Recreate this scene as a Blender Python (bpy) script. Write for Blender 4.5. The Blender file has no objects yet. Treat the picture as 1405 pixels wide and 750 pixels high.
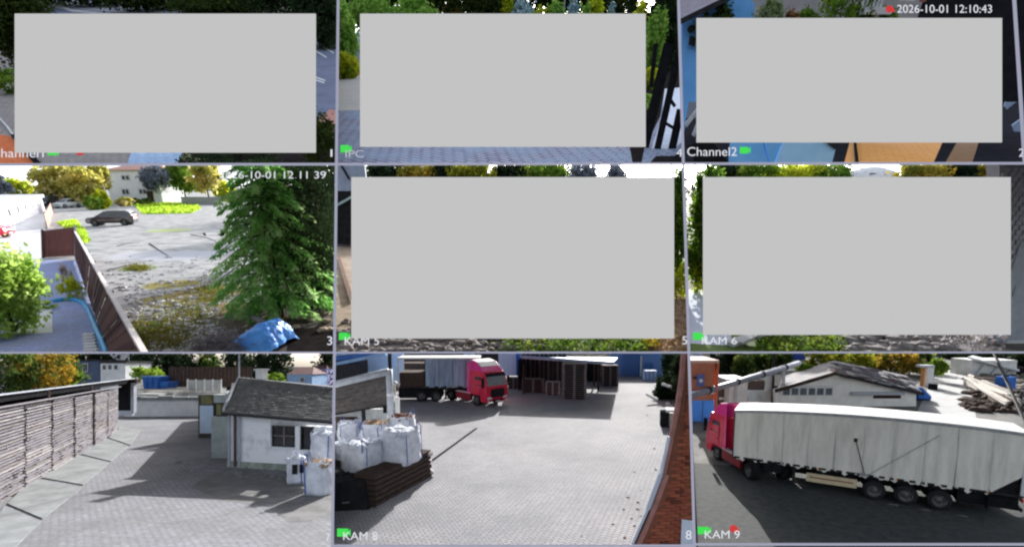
import bpy, bmesh, math, random
import numpy as np
from mathutils import Matrix, Vector
R = math.radians
scene = bpy.context.scene
COL = scene.collection
random.seed(7)
# ------------------------------------------------------------------ camera, sky, sun, exposure
F, CX, HZ = 700.0, 702.5, 500.0          # focal length, centre column and horizon row of the photograph in its pixels
CAMZ = 3.7
cam_data = bpy.data.cameras.new('camera')
cam = bpy.data.objects.new('camera', cam_data)
COL.objects.link(cam)
cam.location = (0, 0, CAMZ)
cam.rotation_euler = (R(90), 0, 0)
cam_data.sensor_width = 36.0
cam_data.lens = 36.0 * F / 1405.0
cam_data.shift_y = (HZ - 375.0) / 1405.0
cam_data.clip_start = 0.1
cam_data.clip_end = 30000
scene.camera = cam
SUN_EL, SUN_AZ = 29.5, 13.0               # sun behind the yards, a little to the right
world = bpy.data.worlds.new('World')
scene.world = world
world.use_nodes = True
wn = world.node_tree
bg = wn.nodes['Background']
sky = wn.nodes.new('ShaderNodeTexSky')
sky.sky_type = 'NISHITA'
sky.sun_disc = False
sky.sun_elevation = R(SUN_EL)
sky.sun_rotation = R(SUN_AZ)
sky.dust_density = 4.0
sky.ozone_density = 1.4
hs_ = wn.nodes.new('ShaderNodeHueSaturation')       # thin high cloud: a paler sky
hs_.inputs['Saturation'].default_value = .42
hs_.inputs['Value'].default_value = 1.15
wn.links.new(sky.outputs[0], hs_.inputs['Color'])
wn.links.new(hs_.outputs[0], bg.inputs[0])
bg.inputs[1].default_value = 0.125
sd = bpy.data.lights.new('sun', 'SUN')
sd.energy = 3.9
sd.angle = R(0.5)
sd.color = (1.0, 0.965, 0.92)
sun = bpy.data.objects.new('sun', sd)
COL.objects.link(sun)
SV = Vector((math.sin(R(SUN_AZ)) * math.cos(R(SUN_EL)), math.cos(R(SUN_AZ)) * math.cos(R(SUN_EL)), math.sin(R(SUN_EL))))
sun.rotation_euler = SV.to_track_quat('Z', 'Y').to_euler()
sun.location = SV * 200
EXPO = 1.45
vs = scene.view_settings
vs.view_transform = 'Standard'
vs.look = 'None'
vs.exposure = EXPO
vs.gamma = 1.0
vs.use_curve_mapping = False
scene.render.engine = 'CYCLES'
scene.cycles.filter_width = 2.3

# ------------------------------------------------------------------ helpers
def lin(r, g, b):
    f = lambda c: (c / 255 / 12.92) if c / 255 <= .04045 else ((c / 255 + .055) / 1.055) ** 2.4
    return (f(r), f(g), f(b))

class Tile:
    """one yard seen by its own camera: horizon row, camera height, scale and the lines that bound its view"""
    def __init__(s, hor, h, S, lines):
        s.h, s.S = h, S
        s.t = math.atan((HZ - hor) / F)
        s.M = Matrix.Translation((0, 0, CAMZ)) @ Matrix.Rotation(s.t, 4, 'X') @ Matrix.Scale(S, 4) @ Matrix.Translation((0, 0, -h))
        s.planes = []
        for (a, b, inside) in lines:
            ra = Vector(((a[0] - CX) / F, 1, (HZ - a[1]) / F)); rb = Vector(((b[0] - CX) / F, 1, (HZ - b[1]) / F))
            n = ra.cross(rb).normalized()
            ri = Vector(((inside[0] - CX) / F, 1, (HZ - inside[1]) / F))
            if n.dot(ri) < 0: n = -n
            s.planes.append(n)
    def ray(s, u, v):
        x, y, z = (u - CX) / F, 1.0, (HZ - v) / F
        c, k = math.cos(s.t), math.sin(s.t)
        return (x, y * c + z * k, -y * k + z * c)
    def g(s, u, v, z=0.0):
        r = s.ray(u, v); t = (z - s.h) / r[2]
        return Vector((r[0] * t, r[1] * t, z))
    def at(s, u, v, Y):
        r = s.ray(u, v); t = Y / r[1]
        return Vector((r[0] * t, Y, s.h + r[2] * t))
    def zat(s, P, v):
        lo = s.ray(CX, v); return s.h + P[1] * lo[2] / lo[1]
    def px(s, P):
        w = s.M @ Vector(P); return (CX + F * w.x / w.y, HZ - F * (w.z - CAMZ) / w.y)
    def ppm(s, P):
        w = s.M @ Vector(P); return F * s.S / w.y

V1 = ((464, 0), (456, 750)); V2 = ((931, 0), (953, 750)); H1 = ((0, 225.5), (1405, 224.5)); H2 = ((0, 483.5), (1405, 483))
def L(l, inside): return (l[0], l[1], inside)
T1 = Tile(-60, 4.5, .6, [L(V1, (200, 100)), L(H1, (200, 100))])
T4 = Tile(30, 4.5, .6, [L(V1, (700, 100)), L(V2, (700, 100)), L(H1, (700, 100))])
T2 = Tile(100, 4.5, .35, [L(V2, (1200, 100)), L(H1, (1200, 100))])
T3 = Tile(250, 4.5, 6.0, [L(V1, (200, 350)), L(H1, (200, 350)), L(H2, (200, 350))])
T5 = Tile(250, 4.5, 6.0, [L(V1, (700, 350)), L(V2, (700, 350)), L(H1, (700, 350)), L(H2, (700, 350))])
T6 = Tile(250, 4.5, 6.0, [L(V2, (1200, 350)), L(H1, (1200, 350)), L(H2, (1200, 350))])
T7 = Tile(500, 3.7, 1.0, [L(V1, (200, 600)), L(H2, (200, 600))])
T8 = Tile(430, 7.35, 1.0, [L(V1, (700, 600)), L(V2, (700, 600)), L(H2, (700, 600))])
T9 = Tile(420, 8.2, 1.0, [L(V2, (1200, 600)), L(H2, (1200, 600))])
REG = []            # (object, tile) for trimming at the edges of a view

# --- materials
MATS = {}
def nd(nt, t, **kw):
    n = nt.nodes.new(t)
    for k, v in kw.items(): setattr(n, k, v)
    return n
def mat(name, col, col2=None, scale=3.0, rough=.8, bump=.0, metal=0.0, detail=5, stretch=None, lo=.35, hi=.65, spec=.1, coat=0):
    if name in MATS: return MATS[name]
    m = bpy.data.materials.new(name); m.use_nodes = True; nt = m.node_tree
    p = nt.nodes['Principled BSDF']
    p.inputs['Roughness'].default_value = rough; p.inputs['Metallic'].default_value = metal
    p.inputs['Specular IOR Level'].default_value = spec
    if coat: p.inputs['Coat Weight'].default_value = coat; p.inputs['Coat Roughness'].default_value = .1
    if col2 is None: col2 = tuple(c * .72 for c in col)
    tc = nd(nt, 'ShaderNodeTexCoord'); mp = nd(nt, 'ShaderNodeMapping')
    if stretch: mp.inputs['Scale'].default_value = stretch
    nt.links.new(tc.outputs['Object'], mp.inputs[0])
    no = nd(nt, 'ShaderNodeTexNoise'); no.inputs['Scale'].default_value = scale; no.inputs['Detail'].default_value = detail; no.inputs['Roughness'].default_value = .65
    nt.links.new(mp.outputs[0], no.inputs['Vector'])
    mr = nd(nt, 'ShaderNodeMapRange'); mr.inputs[1].default_value = lo; mr.inputs[2].default_value = hi
    nt.links.new(no.outputs[0], mr.inputs[0])
    mx = nd(nt, 'ShaderNodeMix', data_type='RGBA'); mx.inputs[6].default_value = (*col2, 1); mx.inputs[7].default_value = (*col, 1)
    nt.links.new(mr.outputs[0], mx.inputs[0]); nt.links.new(mx.outputs[2], p.inputs['Base Color'])
    if bump:
        b = nd(nt, 'ShaderNodeBump'); b.inputs['Strength'].default_value = bump; b.inputs['Distance'].default_value = .05
        nt.links.new(no.outputs[0], b.inputs['Height']); nt.links.new(b.outputs[0], p.inputs['Normal'])
    MATS[name] = m; return m
def paver(name, col, col2, mortar, bw=.2, bh=.1, rot=0, rough=.85, msize=.012, patch=None, pscale=.35, bump=.5, spots=None):
    """brick pattern laid in object coordinates with large soft stains"""
    if name in MATS: return MATS[name]
    m = bpy.data.materials.new(name); m.use_nodes = True; nt = m.node_tree
    p = nt.nodes['Principled BSDF']; p.inputs['Roughness'].default_value = rough; p.inputs['Specular IOR Level'].default_value = .08
    tc = nd(nt, 'ShaderNodeTexCoord'); mp = nd(nt, 'ShaderNodeMapping'); mp.inputs['Rotation'].default_value = (0, 0, R(rot))
    nt.links.new(tc.outputs['Object'], mp.inputs[0])
    b = nd(nt, 'ShaderNodeTexBrick'); b.inputs['Scale'].default_value = 1
    b.inputs['Brick Width'].default_value = bw; b.inputs['Row Height'].default_value = bh; b.inputs['Mortar Size'].default_value = msize
    b.inputs['Color1'].default_value = (*col, 1); b.inputs['Color2'].default_value = (*col2, 1); b.inputs['Mortar'].default_value = (*mortar, 1)
    b.inputs['Bias'].default_value = 0; b.inputs['Mortar Smooth'].default_value = .3
    nt.links.new(mp.outputs[0], b.inputs['Vector'])
    no = nd(nt, 'ShaderNodeTexNoise'); no.inputs['Scale'].default_value = pscale; no.inputs['Detail'].default_value = 8; no.inputs['Roughness'].default_value = .7
    nt.links.new(tc.outputs['Object'], no.inputs['Vector'])
    mr = nd(nt, 'ShaderNodeMapRange'); mr.inputs[1].default_value = .4; mr.inputs[2].default_value = .68
    nt.links.new(no.outputs[0], mr.inputs[0])
    mx = nd(nt, 'ShaderNodeMix', data_type='RGBA'); pc = patch or tuple(c * .7 for c in col)
    mx.inputs[7].default_value = (*pc, 1); nt.links.new(b.outputs[0], mx.inputs[6]); 
    mm = nd(nt, 'ShaderNodeMath', operation='MULTIPLY'); mm.inputs[1].default_value = .9; nt.links.new(mr.outputs[0], mm.inputs[0]); nt.links.new(mm.outputs[0], mx.inputs[0])
    out = mx.outputs[2]
    fine = nd(nt, 'ShaderNodeTexNoise'); fine.inputs['Scale'].default_value = 9; fine.inputs['Detail'].default_value = 6
    nt.links.new(tc.outputs['Object'], fine.inputs['Vector'])
    fr = nd(nt, 'ShaderNodeMapRange'); fr.inputs[1].default_value = .3; fr.inputs[2].default_value = .7; fr.inputs[3].default_value = .8; fr.inputs[4].default_value = 1.12
    nt.links.new(fine.outputs[0], fr.inputs[0])
    m2 = nd(nt, 'ShaderNodeMix', data_type='RGBA', blend_type='MULTIPLY'); m2.inputs[0].default_value = 1
    nt.links.new(out, m2.inputs[6]); nt.links.new(fr.outputs[0], m2.inputs[7]); out = m2.outputs[2]
    nt.links.new(out, p.inputs['Base Color'])
    if bump:
        bp = nd(nt, 'ShaderNodeBump'); bp.inputs['Strength'].default_value = bump; bp.inputs['Distance'].default_value = .02; bp.invert = True
        nt.links.new(b.outputs['Fac'], bp.inputs['Height']); nt.links.new(bp.outputs[0], p.inputs['Normal'])
    MATS[name] = m; return m
def foliage(name, a, b, c=None, scale=1.2, trans=.4):
    if name in MATS: return MATS[name]
    m = bpy.data.materials.new(name); m.use_nodes = True; nt = m.node_tree
    nt.nodes.remove(nt.nodes['Principled BSDF']); out = nt.nodes['Material Output']
    tc = nd(nt, 'ShaderNodeTexCoord'); no = nd(nt, 'ShaderNodeTexNoise'); no.inputs['Scale'].default_value = scale; no.inputs['Detail'].default_value = 3
    nt.links.new(tc.outputs['Object'], no.inputs['Vector'])
    cr = nd(nt, 'ShaderNodeValToRGB'); e = cr.color_ramp.elements
    e[0].position = .36; e[0].color = (*a, 1); e[1].position = .62; e[1].color = (*(c or b), 1)
    k = cr.color_ramp.elements.new(.5); k.color = (*b, 1)
    nt.links.new(no.outputs[0], cr.inputs[0])
    d = nd(nt, 'ShaderNodeBsdfDiffuse'); t = nd(nt, 'ShaderNodeBsdfTranslucent'); mx = nd(nt, 'ShaderNodeMixShader'); mx.inputs[0].default_value = trans
    nt.links.new(cr.outputs[0], d.inputs[0]); nt.links.new(cr.outputs[0], t.inputs[0])
    nt.links.new(d.outputs[0], mx.inputs[1]); nt.links.new(t.outputs[0], mx.inputs[2]); nt.links.new(mx.outputs[0], out.inputs[0])
    MATS[name] = m; return m
def glow(name, col):
    """lit screen pixels: the value is the display colour, so the exposure is divided out"""
    if name in MATS: return MATS[name]
    m = bpy.data.materials.new(name); m.use_nodes = True; nt = m.node_tree
    p = nt.nodes['Principled BSDF']; p.inputs['Base Color'].default_value = (.01, .01, .01, 1); p.inputs['Roughness'].default_value = .6; p.inputs['Specular IOR Level'].default_value = 0
    p.inputs['Emission Color'].default_value = (*col, 1); p.inputs['Emission Strength'].default_value = 1 / 2 ** EXPO
    MATS[name] = m; return m

# --- mesh builder
class MB:
    def __init__(s): s.v = []; s.f = []
    def add(s, vs_, fs): o = len(s.v); s.v += [tuple(p) for p in vs_]; s.f += [tuple(i + o for i in f) for f in fs]; return s
    def box(s, c, d, rz=0, ry=0, rx=0):
        m = Matrix.Rotation(rz, 3, 'Z') @ Matrix.Rotation(ry, 3, 'Y') @ Matrix.Rotation(rx, 3, 'X')
        P = [Vector(c) + m @ Vector((x * d[0] / 2, y * d[1] / 2, z * d[2] / 2)) for z in (-1, 1) for y in (-1, 1) for x in (-1, 1)]
        return s.add(P, [(0, 2, 3, 1), (4, 5, 7, 6), (0, 1, 5, 4), (2, 6, 7, 3), (0, 4, 6, 2), (1, 3, 7, 5)])
    def lo_hi(s, a, b): return s.box([(p + q) / 2 for p, q in zip(a, b)], [abs(q - p) for p, q in zip(a, b)])
    def beam(s, p, q, w, h, up=(0, 0, 1)):
        p, q = Vector(p), Vector(q); d = (q - p).normalized(); u = Vector(up)
        if abs(d.dot(u)) > .98: u = Vector((0, 1, 0))
        x = d.cross(u).normalized() * w / 2; z = x.cross(d).normalized() * h / 2
        P = [e + a * x + b * z for e in (p, q) for b in (-1, 1) for a in (-1, 1)]
        return s.add(P, [(0, 2, 3, 1), (4, 5, 7, 6), (0, 1, 5, 4), (2, 6, 7, 3), (0, 4, 6, 2), (1, 3, 7, 5)])
    def tube(s, pts, r, n=8, r2=None):
        pts = [Vector(p) for p in pts]; o = len(s.v); N = len(pts)
        for i, p in enumerate(pts):
            d = (pts[min(i + 1, N - 1)] - pts[max(i - 1, 0)]).normalized(); u = Vector((0, 0, 1)) if abs(d.z) < .95 else Vector((1, 0, 0))
            x = d.cross(u).normalized(); y = x.cross(d); rr = r + ((r2 if r2 is not None else r) - r) * i / max(N - 1, 1)
            for k in range(n):
                a = 2 * math.pi * k / n; s.v.append(tuple(p + (x * math.cos(a) + y * math.sin(a)) * rr))
        for i in range(N - 1):
            for k in range(n): s.f.append((o + i * n + k, o + i * n + (k + 1) % n, o + (i + 1) * n + (k + 1) % n, o + (i + 1) * n + k))
        s.f.append(tuple(o + k for k in range(n))[::-1]); s.f.append(tuple(o + (N - 1) * n + k for k in range(n)))
        return s
    def lathe(s, prof, c=(0, 0, 0), axis='Y', n=24):
        o = len(s.v); c = Vector(c)
        for (r, h) in prof:
            for k in range(n):
                a = 2 * math.pi * k / n; p = (math.cos(a) * r, math.sin(a) * r)
                s.v.append(tuple(c + (Vector((p[0], h, p[1])) if axis == 'Y' else Vector((p[0], p[1], h)))))
        for i in range(len(prof) - 1):
            for k in range(n): s.f.append((o + i * n + k, o + i * n + (k + 1) % n, o + (i + 1) * n + (k + 1) % n, o + (i + 1) * n + k))
        return s
    def prism(s, prof, y0, y1, hw=None):
        """side profile of (x, z) points extruded across y"""
        n = len(prof)
        P = [(x, y0 * (hw(x, z) if hw else 1), z) for x, z in prof] + [(x, y1 * (hw(x, z) if hw else 1), z) for x, z in prof]
        return s.add(P, [tuple(range(n)), tuple(range(2 * n - 1, n - 1, -1))] + [(i, i + n, (i + 1) % n + n, (i + 1) % n) for i in range(n)])
    def slab(s, pts, t):
        """polygon of 3D points given thickness t downwards"""
        n = len(pts); lo = [Vector(p) - Vector((0, 0, t)) for p in pts]
        return s.add(list(pts) + lo, [tuple(range(n)), tuple(range(2 * n - 1, n - 1, -1))] + [(i, i + n, (i + 1) % n + n, (i + 1) % n) for i in range(n)])
    def sheet(s, pts): return s.add(pts, [tuple(range(len(pts)))])
    def rock(s, c, r, rng, sq=.6):
        t = (1 + 5 ** .5) / 2
        V = [(-1, t, 0), (1, t, 0), (-1, -t, 0), (1, -t, 0), (0, -1, t), (0, 1, t), (0, -1, -t), (0, 1, -t), (t, 0, -1), (t, 0, 1), (-t, 0, -1), (-t, 0, 1)]
        Fc = [(0, 11, 5), (0, 5, 1), (0, 1, 7), (0, 7, 10), (0, 10, 11), (1, 5, 9), (5, 11, 4), (11, 10, 2), (10, 7, 6), (7, 1, 8), (3, 9, 4), (3, 4, 2), (3, 2, 6), (3, 6, 8), (3, 8, 9), (4, 9, 5), (2, 4, 11), (6, 2, 10), (8, 6, 7), (9, 8, 1)]
        a = rng.random() * 6.28; ca, sa = math.cos(a), math.sin(a); k = [r / 1.9 * rng.uniform(.7, 1.3) for _ in range(3)]; P = []
        for x, y, z in V:
            x, y, z = x * k[0] * rng.uniform(.8, 1.2), y * k[1] * rng.uniform(.8, 1.2), z * k[2] * sq
            P.append((c[0] + x * ca - y * sa, c[1] + x * sa + y * ca, c[2] + z))
        return s.add(P, Fc)
    def obj(s, name, m, parent=None, tile=None, smooth=False, bevel=0):
        me = bpy.data.meshes.new(name); me.from_pydata(s.v, [], s.f); me.validate()
        if bevel or True:
            b = bmesh.new(); b.from_mesh(me)
            if len(s.f) < 4000: bmesh.ops.recalc_face_normals(b, faces=b.faces)
            if bevel:
                es = [e for e in b.edges if len(e.link_faces) == 2 and e.calc_face_angle(0) > .5]
                bmesh.ops.bevel(b, geom=es, offset=bevel, segments=2, affect='EDGES', profile=.6, clamp_overlap=True)
            b.to_mesh(me); b.free()
        return link(name, me, m, parent, tile, smooth)
def link(name, me, m, parent=None, tile=None, smooth=False):
    o = bpy.data.objects.new(name, me); COL.objects.link(o)
    if m: me.materials.append(m)
    if smooth: me.polygons.foreach_set('use_smooth', [True] * len(me.polygons))
    if parent: o.parent = parent; tile = tile or TILE.get(parent.name) or (TILE.get(parent.parent.name) if parent.parent else None)
    if tile:
        TILE[o.name] = tile; REG.append((o, tile))
        if not parent: o.matrix_world = tile.M
    return o
TILE = {}
def tag(o, label, cat, group=None):
    o['label'] = label; o['category'] = cat
    if group: o['group'] = group
    return o
def thing(name, label, cat, tile, loc=(0, 0, 0), rz=0, group=None, sc=1.0):
    o = bpy.data.objects.new(name, None); COL.objects.link(o); o.empty_display_size = .3
    o.matrix_world = tile.M @ Matrix.Translation(Vector(loc)) @ Matrix.Rotation(rz, 4, 'Z') @ Matrix.Scale(sc, 4)
    TILE[o.name] = tile; return tag(o, label, cat, group)
def copy_thing(o, tile, loc, rz=0, label=None, sc=1.0):
    c = o.copy(); COL.objects.link(c); TILE[c.name] = tile
    c.matrix_world = tile.M @ Matrix.Translation(Vector(loc)) @ Matrix.Rotation(rz, 4, 'Z') @ Matrix.Scale(sc, 4)
    if label: c['label'] = label
    for ch in list(o.children):
        d = ch.copy(); COL.objects.link(d); d.parent = c; TILE[d.name] = tile; REG.append((d, tile))
        for gch in list(ch.children):
            e = gch.copy(); COL.objects.link(e); e.parent = d; TILE[e.name] = tile; REG.append((e, tile))
    return c
def struct(name, mb, m, tile, **kw):
    o = mb.obj(name, m, None, tile, **kw); o['kind'] = 'structure'; return o
def stuff(o): o['kind'] = 'stuff'; return o
def gpoly(tile, pix, z=0.0): return [tile.g(u, v, z) for u, v in pix]

# --- foliage meshes
def quads_mesh(name, P, size, rng, flat=0.0, dirs=None, aspect=1.0):
    """one small four-cornered leaf per point"""
    n = len(P); a = rng.normal(size=(n, 3)); 
    if dirs is not None: a = dirs + a * .35
    a /= np.linalg.norm(a, axis=1)[:, None]
    b = rng.normal(size=(n, 3)); b[:, 2] *= (1 - flat); b -= a * (a * b).sum(1)[:, None]; b /= np.linalg.norm(b, axis=1)[:, None]
    sz = (size * rng.uniform(.6, 1.4, n))[:, None] if np.isscalar(size) else (size * rng.uniform(.7, 1.3, n))[:, None]
    a = a * sz * aspect; b = b * sz
    V = np.stack([P - a, P - b * .55, P + a, P + b * .55], 1).reshape(-1, 3)
    me = bpy.data.meshes.new(name)
    me.vertices.add(4 * n); me.vertices.foreach_set('co', V.astype(np.float32).ravel())
    me.loops.add(4 * n); me.loops.foreach_set('vertex_index', np.arange(4 * n, dtype=np.int32))
    me.polygons.add(n); me.polygons.foreach_set('loop_start', np.arange(0, 4 * n, 4, dtype=np.int32)); me.polygons.foreach_set('loop_total', np.full(n, 4, dtype=np.int32))
    me.update(calc_edges=True); return me
def crown_points(rng, c, rad, clumps, per, cl=.28, shape='round'):
    """leaf positions: clumps spread through an uneven ellipsoid, gaps between"""
    C = []
    while len(C) < clumps:
        p = rng.uniform(-1, 1, 3); r = np.linalg.norm(p)
        if r > 1 or r < .35: continue
        if shape == 'cone' and math.hypot(p[0], p[1]) > (1 - p[2]) / 2 * 1.05: continue
        if shape == 'egg' and math.hypot(p[0], p[1]) > .35 + .65 * min(1, (1 - p[2]) / 1.2): continue
        C.append(p)
    C = np.array(C); k = rng.uniform(.6, 1.4, (clumps, 1, 1))
    P = C[:, None, :] + rng.normal(size=(clumps, per, 3)) * cl * .55 * k
    return P.reshape(-1, 3) * np.array(rad) + np.array(c)
def tree(tile, base, height, width, fol, label, name='leafy_tree', cat='tree', group=None, seed=1, clumps=42, per=46, leaf=None, trunk=.35, shape='round', depth=None, bark=None, cl=.28):
    rng = np.random.default_rng(seed); t = thing(name, label, cat, tile, base, 0, group)
    th = height * trunk; rad = (width / 2, (depth or width) / 2, (height - th * .75) / 2); c = (0, 0, height - rad[2])
    mb = MB(); r0 = max(height * .022, .02)
    if trunk >= .02:
        top = (rng.normal() * .03 * width, rng.normal() * .03 * width, height * .75)
        mb.tube([(0, 0, -.05), (0, 0, th * .6), (top[0] * .5, top[1] * .5, th), top], r0, 7, r0 * .3)
        for k in range(7):
            a = k * 2.4 + rng.random(); z0 = th * (.75 + .1 * k); rr = width * rng.uniform(.22, .4)
            mb.tube([(0, 0, z0), (math.cos(a) * rr * .5, math.sin(a) * rr * .5, z0 + rad[2] * .25), (math.cos(a) * rr, math.sin(a) * rr, z0 + rad[2] * .6)], r0 * .45, 5, r0 * .12)
        mb.obj('trunk', bark or M_bark, t)
    lf = leaf or 2.6 / tile.ppm(base)
    P = crown_points(rng, c, rad, clumps, per, cl, shape)
    P = P[P[:, 2] > .02]
    link('crown', quads_mesh('crown', P, lf, rng), fol, t)
    return t

M_bark = mat('bark', (.10, .075, .055), (.045, .035, .03), 6, .9, .6, stretch=(1, 1, .3))
M_white = mat('white_render', (.72, .73, .74), (.55, .57, .6), 1.3, .85, .1)
M_black = mat('black_plastic', (.02, .02, .022), (.012, .012, .014), 4, .9, spec=0)
M_glass = mat('dark_glass', (.02, .025, .035), (.012, .014, .02), 1, .12, spec=.6)
M_rubber = mat('tyre_rubber', (.025, .025, .027), (.015, .015, .016), 8, .85)
M_steel = mat('dull_steel', (.45, .46, .48), (.3, .31, .33), 5, .45, metal=.5)
M_darkmetal = mat('dark_metal', (.045, .045, .05), (.025, .025, .03), 3, .55, metal=.3)
M_wood_old = mat('weathered_wood', (.275, .265, .295), (.14, .13, .145), 5, .9, .3, stretch=(.4, 6, 6))
M_wood_dark = mat('dark_wood', (.085, .06, .05), (.03, .022, .02), 5, .95, .4, stretch=(.5, 5, 5), spec=.08)
M_fence = mat('brown_fence_wood', (.14, .07, .06), (.075, .038, .034), 5, .8, .3, stretch=(5, 5, .5))
M_concrete = mat('concrete', (.42, .43, .43), (.27, .28, .28), 1.2, .9, .2)
M_galv = mat('pale_pipe_paint', (.46, .49, .54), (.34, .37, .42), 4, .5)
M_bluepaint = mat('blue_paint', (.05, .17, .55), (.03, .11, .4), 1.5, .55)
M_skyblue = mat('pale_blue_sheet', (.30, .48, .78), (.22, .38, .66), 1.5, .5)
M_red = mat('red_cab_paint', (.62, .018, .06), (.5, .014, .05), 1.2, .35, coat=.5)
M_magenta = mat('pink_red_cab_paint', (.72, .03, .24), (.6, .025, .2), 1.2, .35, coat=.5)
# ------------------------------------------------------------------ vehicles
def wheel(parent, c, r, w, m_rim, n=24, side=1):
    """tyre with rim and hub; the wheel axis runs along y"""
    t = MB().lathe([(r * .62, -w / 2), (r * .9, -w / 2), (r, -w * .36), (r, w * .36), (r * .9, w / 2), (r * .62, w / 2)], c, 'Y', n).obj('wheel', M_rubber, parent, smooth=True)
    s = side
    MB().lathe([(r * .62, s * w * .46), (r * .56, s * w * .40), (r * .5, s * w * .2), (r * .28, s * w * .12), (r * .24, s * w * .42), (r * .1, s * w * .46), (.001, s * w * .46)], c, 'Y', n).obj('rim', m_rim, t, smooth=True)
    return t
M_rim = mat('rim_steel', (.15, .15, .155), (.06, .06, .06), 9, .45, metal=.3)
M_lamp = mat('lamp_lens', (.75, .75, .78), (.6, .6, .64), 3, .15, spec=.6)
M_orange = mat('orange_lens', (.75, .25, .03), (.6, .18, .02), 3, .3)
M_redlens = mat('red_lens', (.55, .02, .02), (.4, .015, .015), 3, .3)
M_curtain_w = mat('white_curtain', (.76, .74, .665), (.58, .565, .505), 1.6, .75, .3, stretch=(2.2, 1, .3), lo=.3, hi=.6)
M_curtain_w.node_tree.nodes['Principled BSDF'].inputs['Transmission Weight'].default_value = .0
M_curtain_b = mat('blue_grey_curtain', (.30, .37, .48), (.16, .21, .30), 1.1, .55, .1, stretch=(1.5, 1, .3))
M_roofsheet = mat('white_roof_sheet', (.62, .63, .63), (.5, .51, .52), .8, .6)
M_cream = mat('cream_board', (.62, .52, .34), (.5, .42, .28), 4, .6)
M_chassis = mat('dirty_chassis', (.035, .033, .035), (.015, .015, .016), 5, .7)

def curtain_mesh(x0, x1, z0, z1, y, pitch, amp, rng, lift=.0, bow=None):
    nx = max(8, int(abs(x1 - x0) / .07)); nz = 10; mb = MB(); ph = rng.uniform(0, 6); w = [rng.uniform(.6, 1.4) for _ in range(12)]
    for j in range(nz + 1):
        for i in range(nx + 1):
            x = x0 + (x1 - x0) * i / nx; z = z0 + (z1 + (bow(x) if bow else 0) - z0) * j / nz
            k = abs(x - x0) / pitch; f = math.sin(k * 2 * math.pi + ph) * .5 + math.sin(k * 4.7 + ph * 2 + z * 1.4) * .4 + math.sin(k * 9 + 3 * z) * .22
            low = (1 - j / nz)
            zz = z + lift * low * (1 - i / nx) - (amp * 1.6 * low * (math.sin(k * 3.1 + ph) + .6 * math.sin(k * 8.3)) if not lift else 0)
            mb.v.append((x, y + (1 if y > 0 else -1) * amp * f * (.35 + .65 * math.sin(math.pi * min(1, j / nz * .9 + .1))), zz))
    for j in range(nz):
        for i in range(nx):
            a = j * (nx + 1) + i; mb.f.append((a, a + 1, a + nx + 2, a + nx + 1))
    return mb

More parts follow.
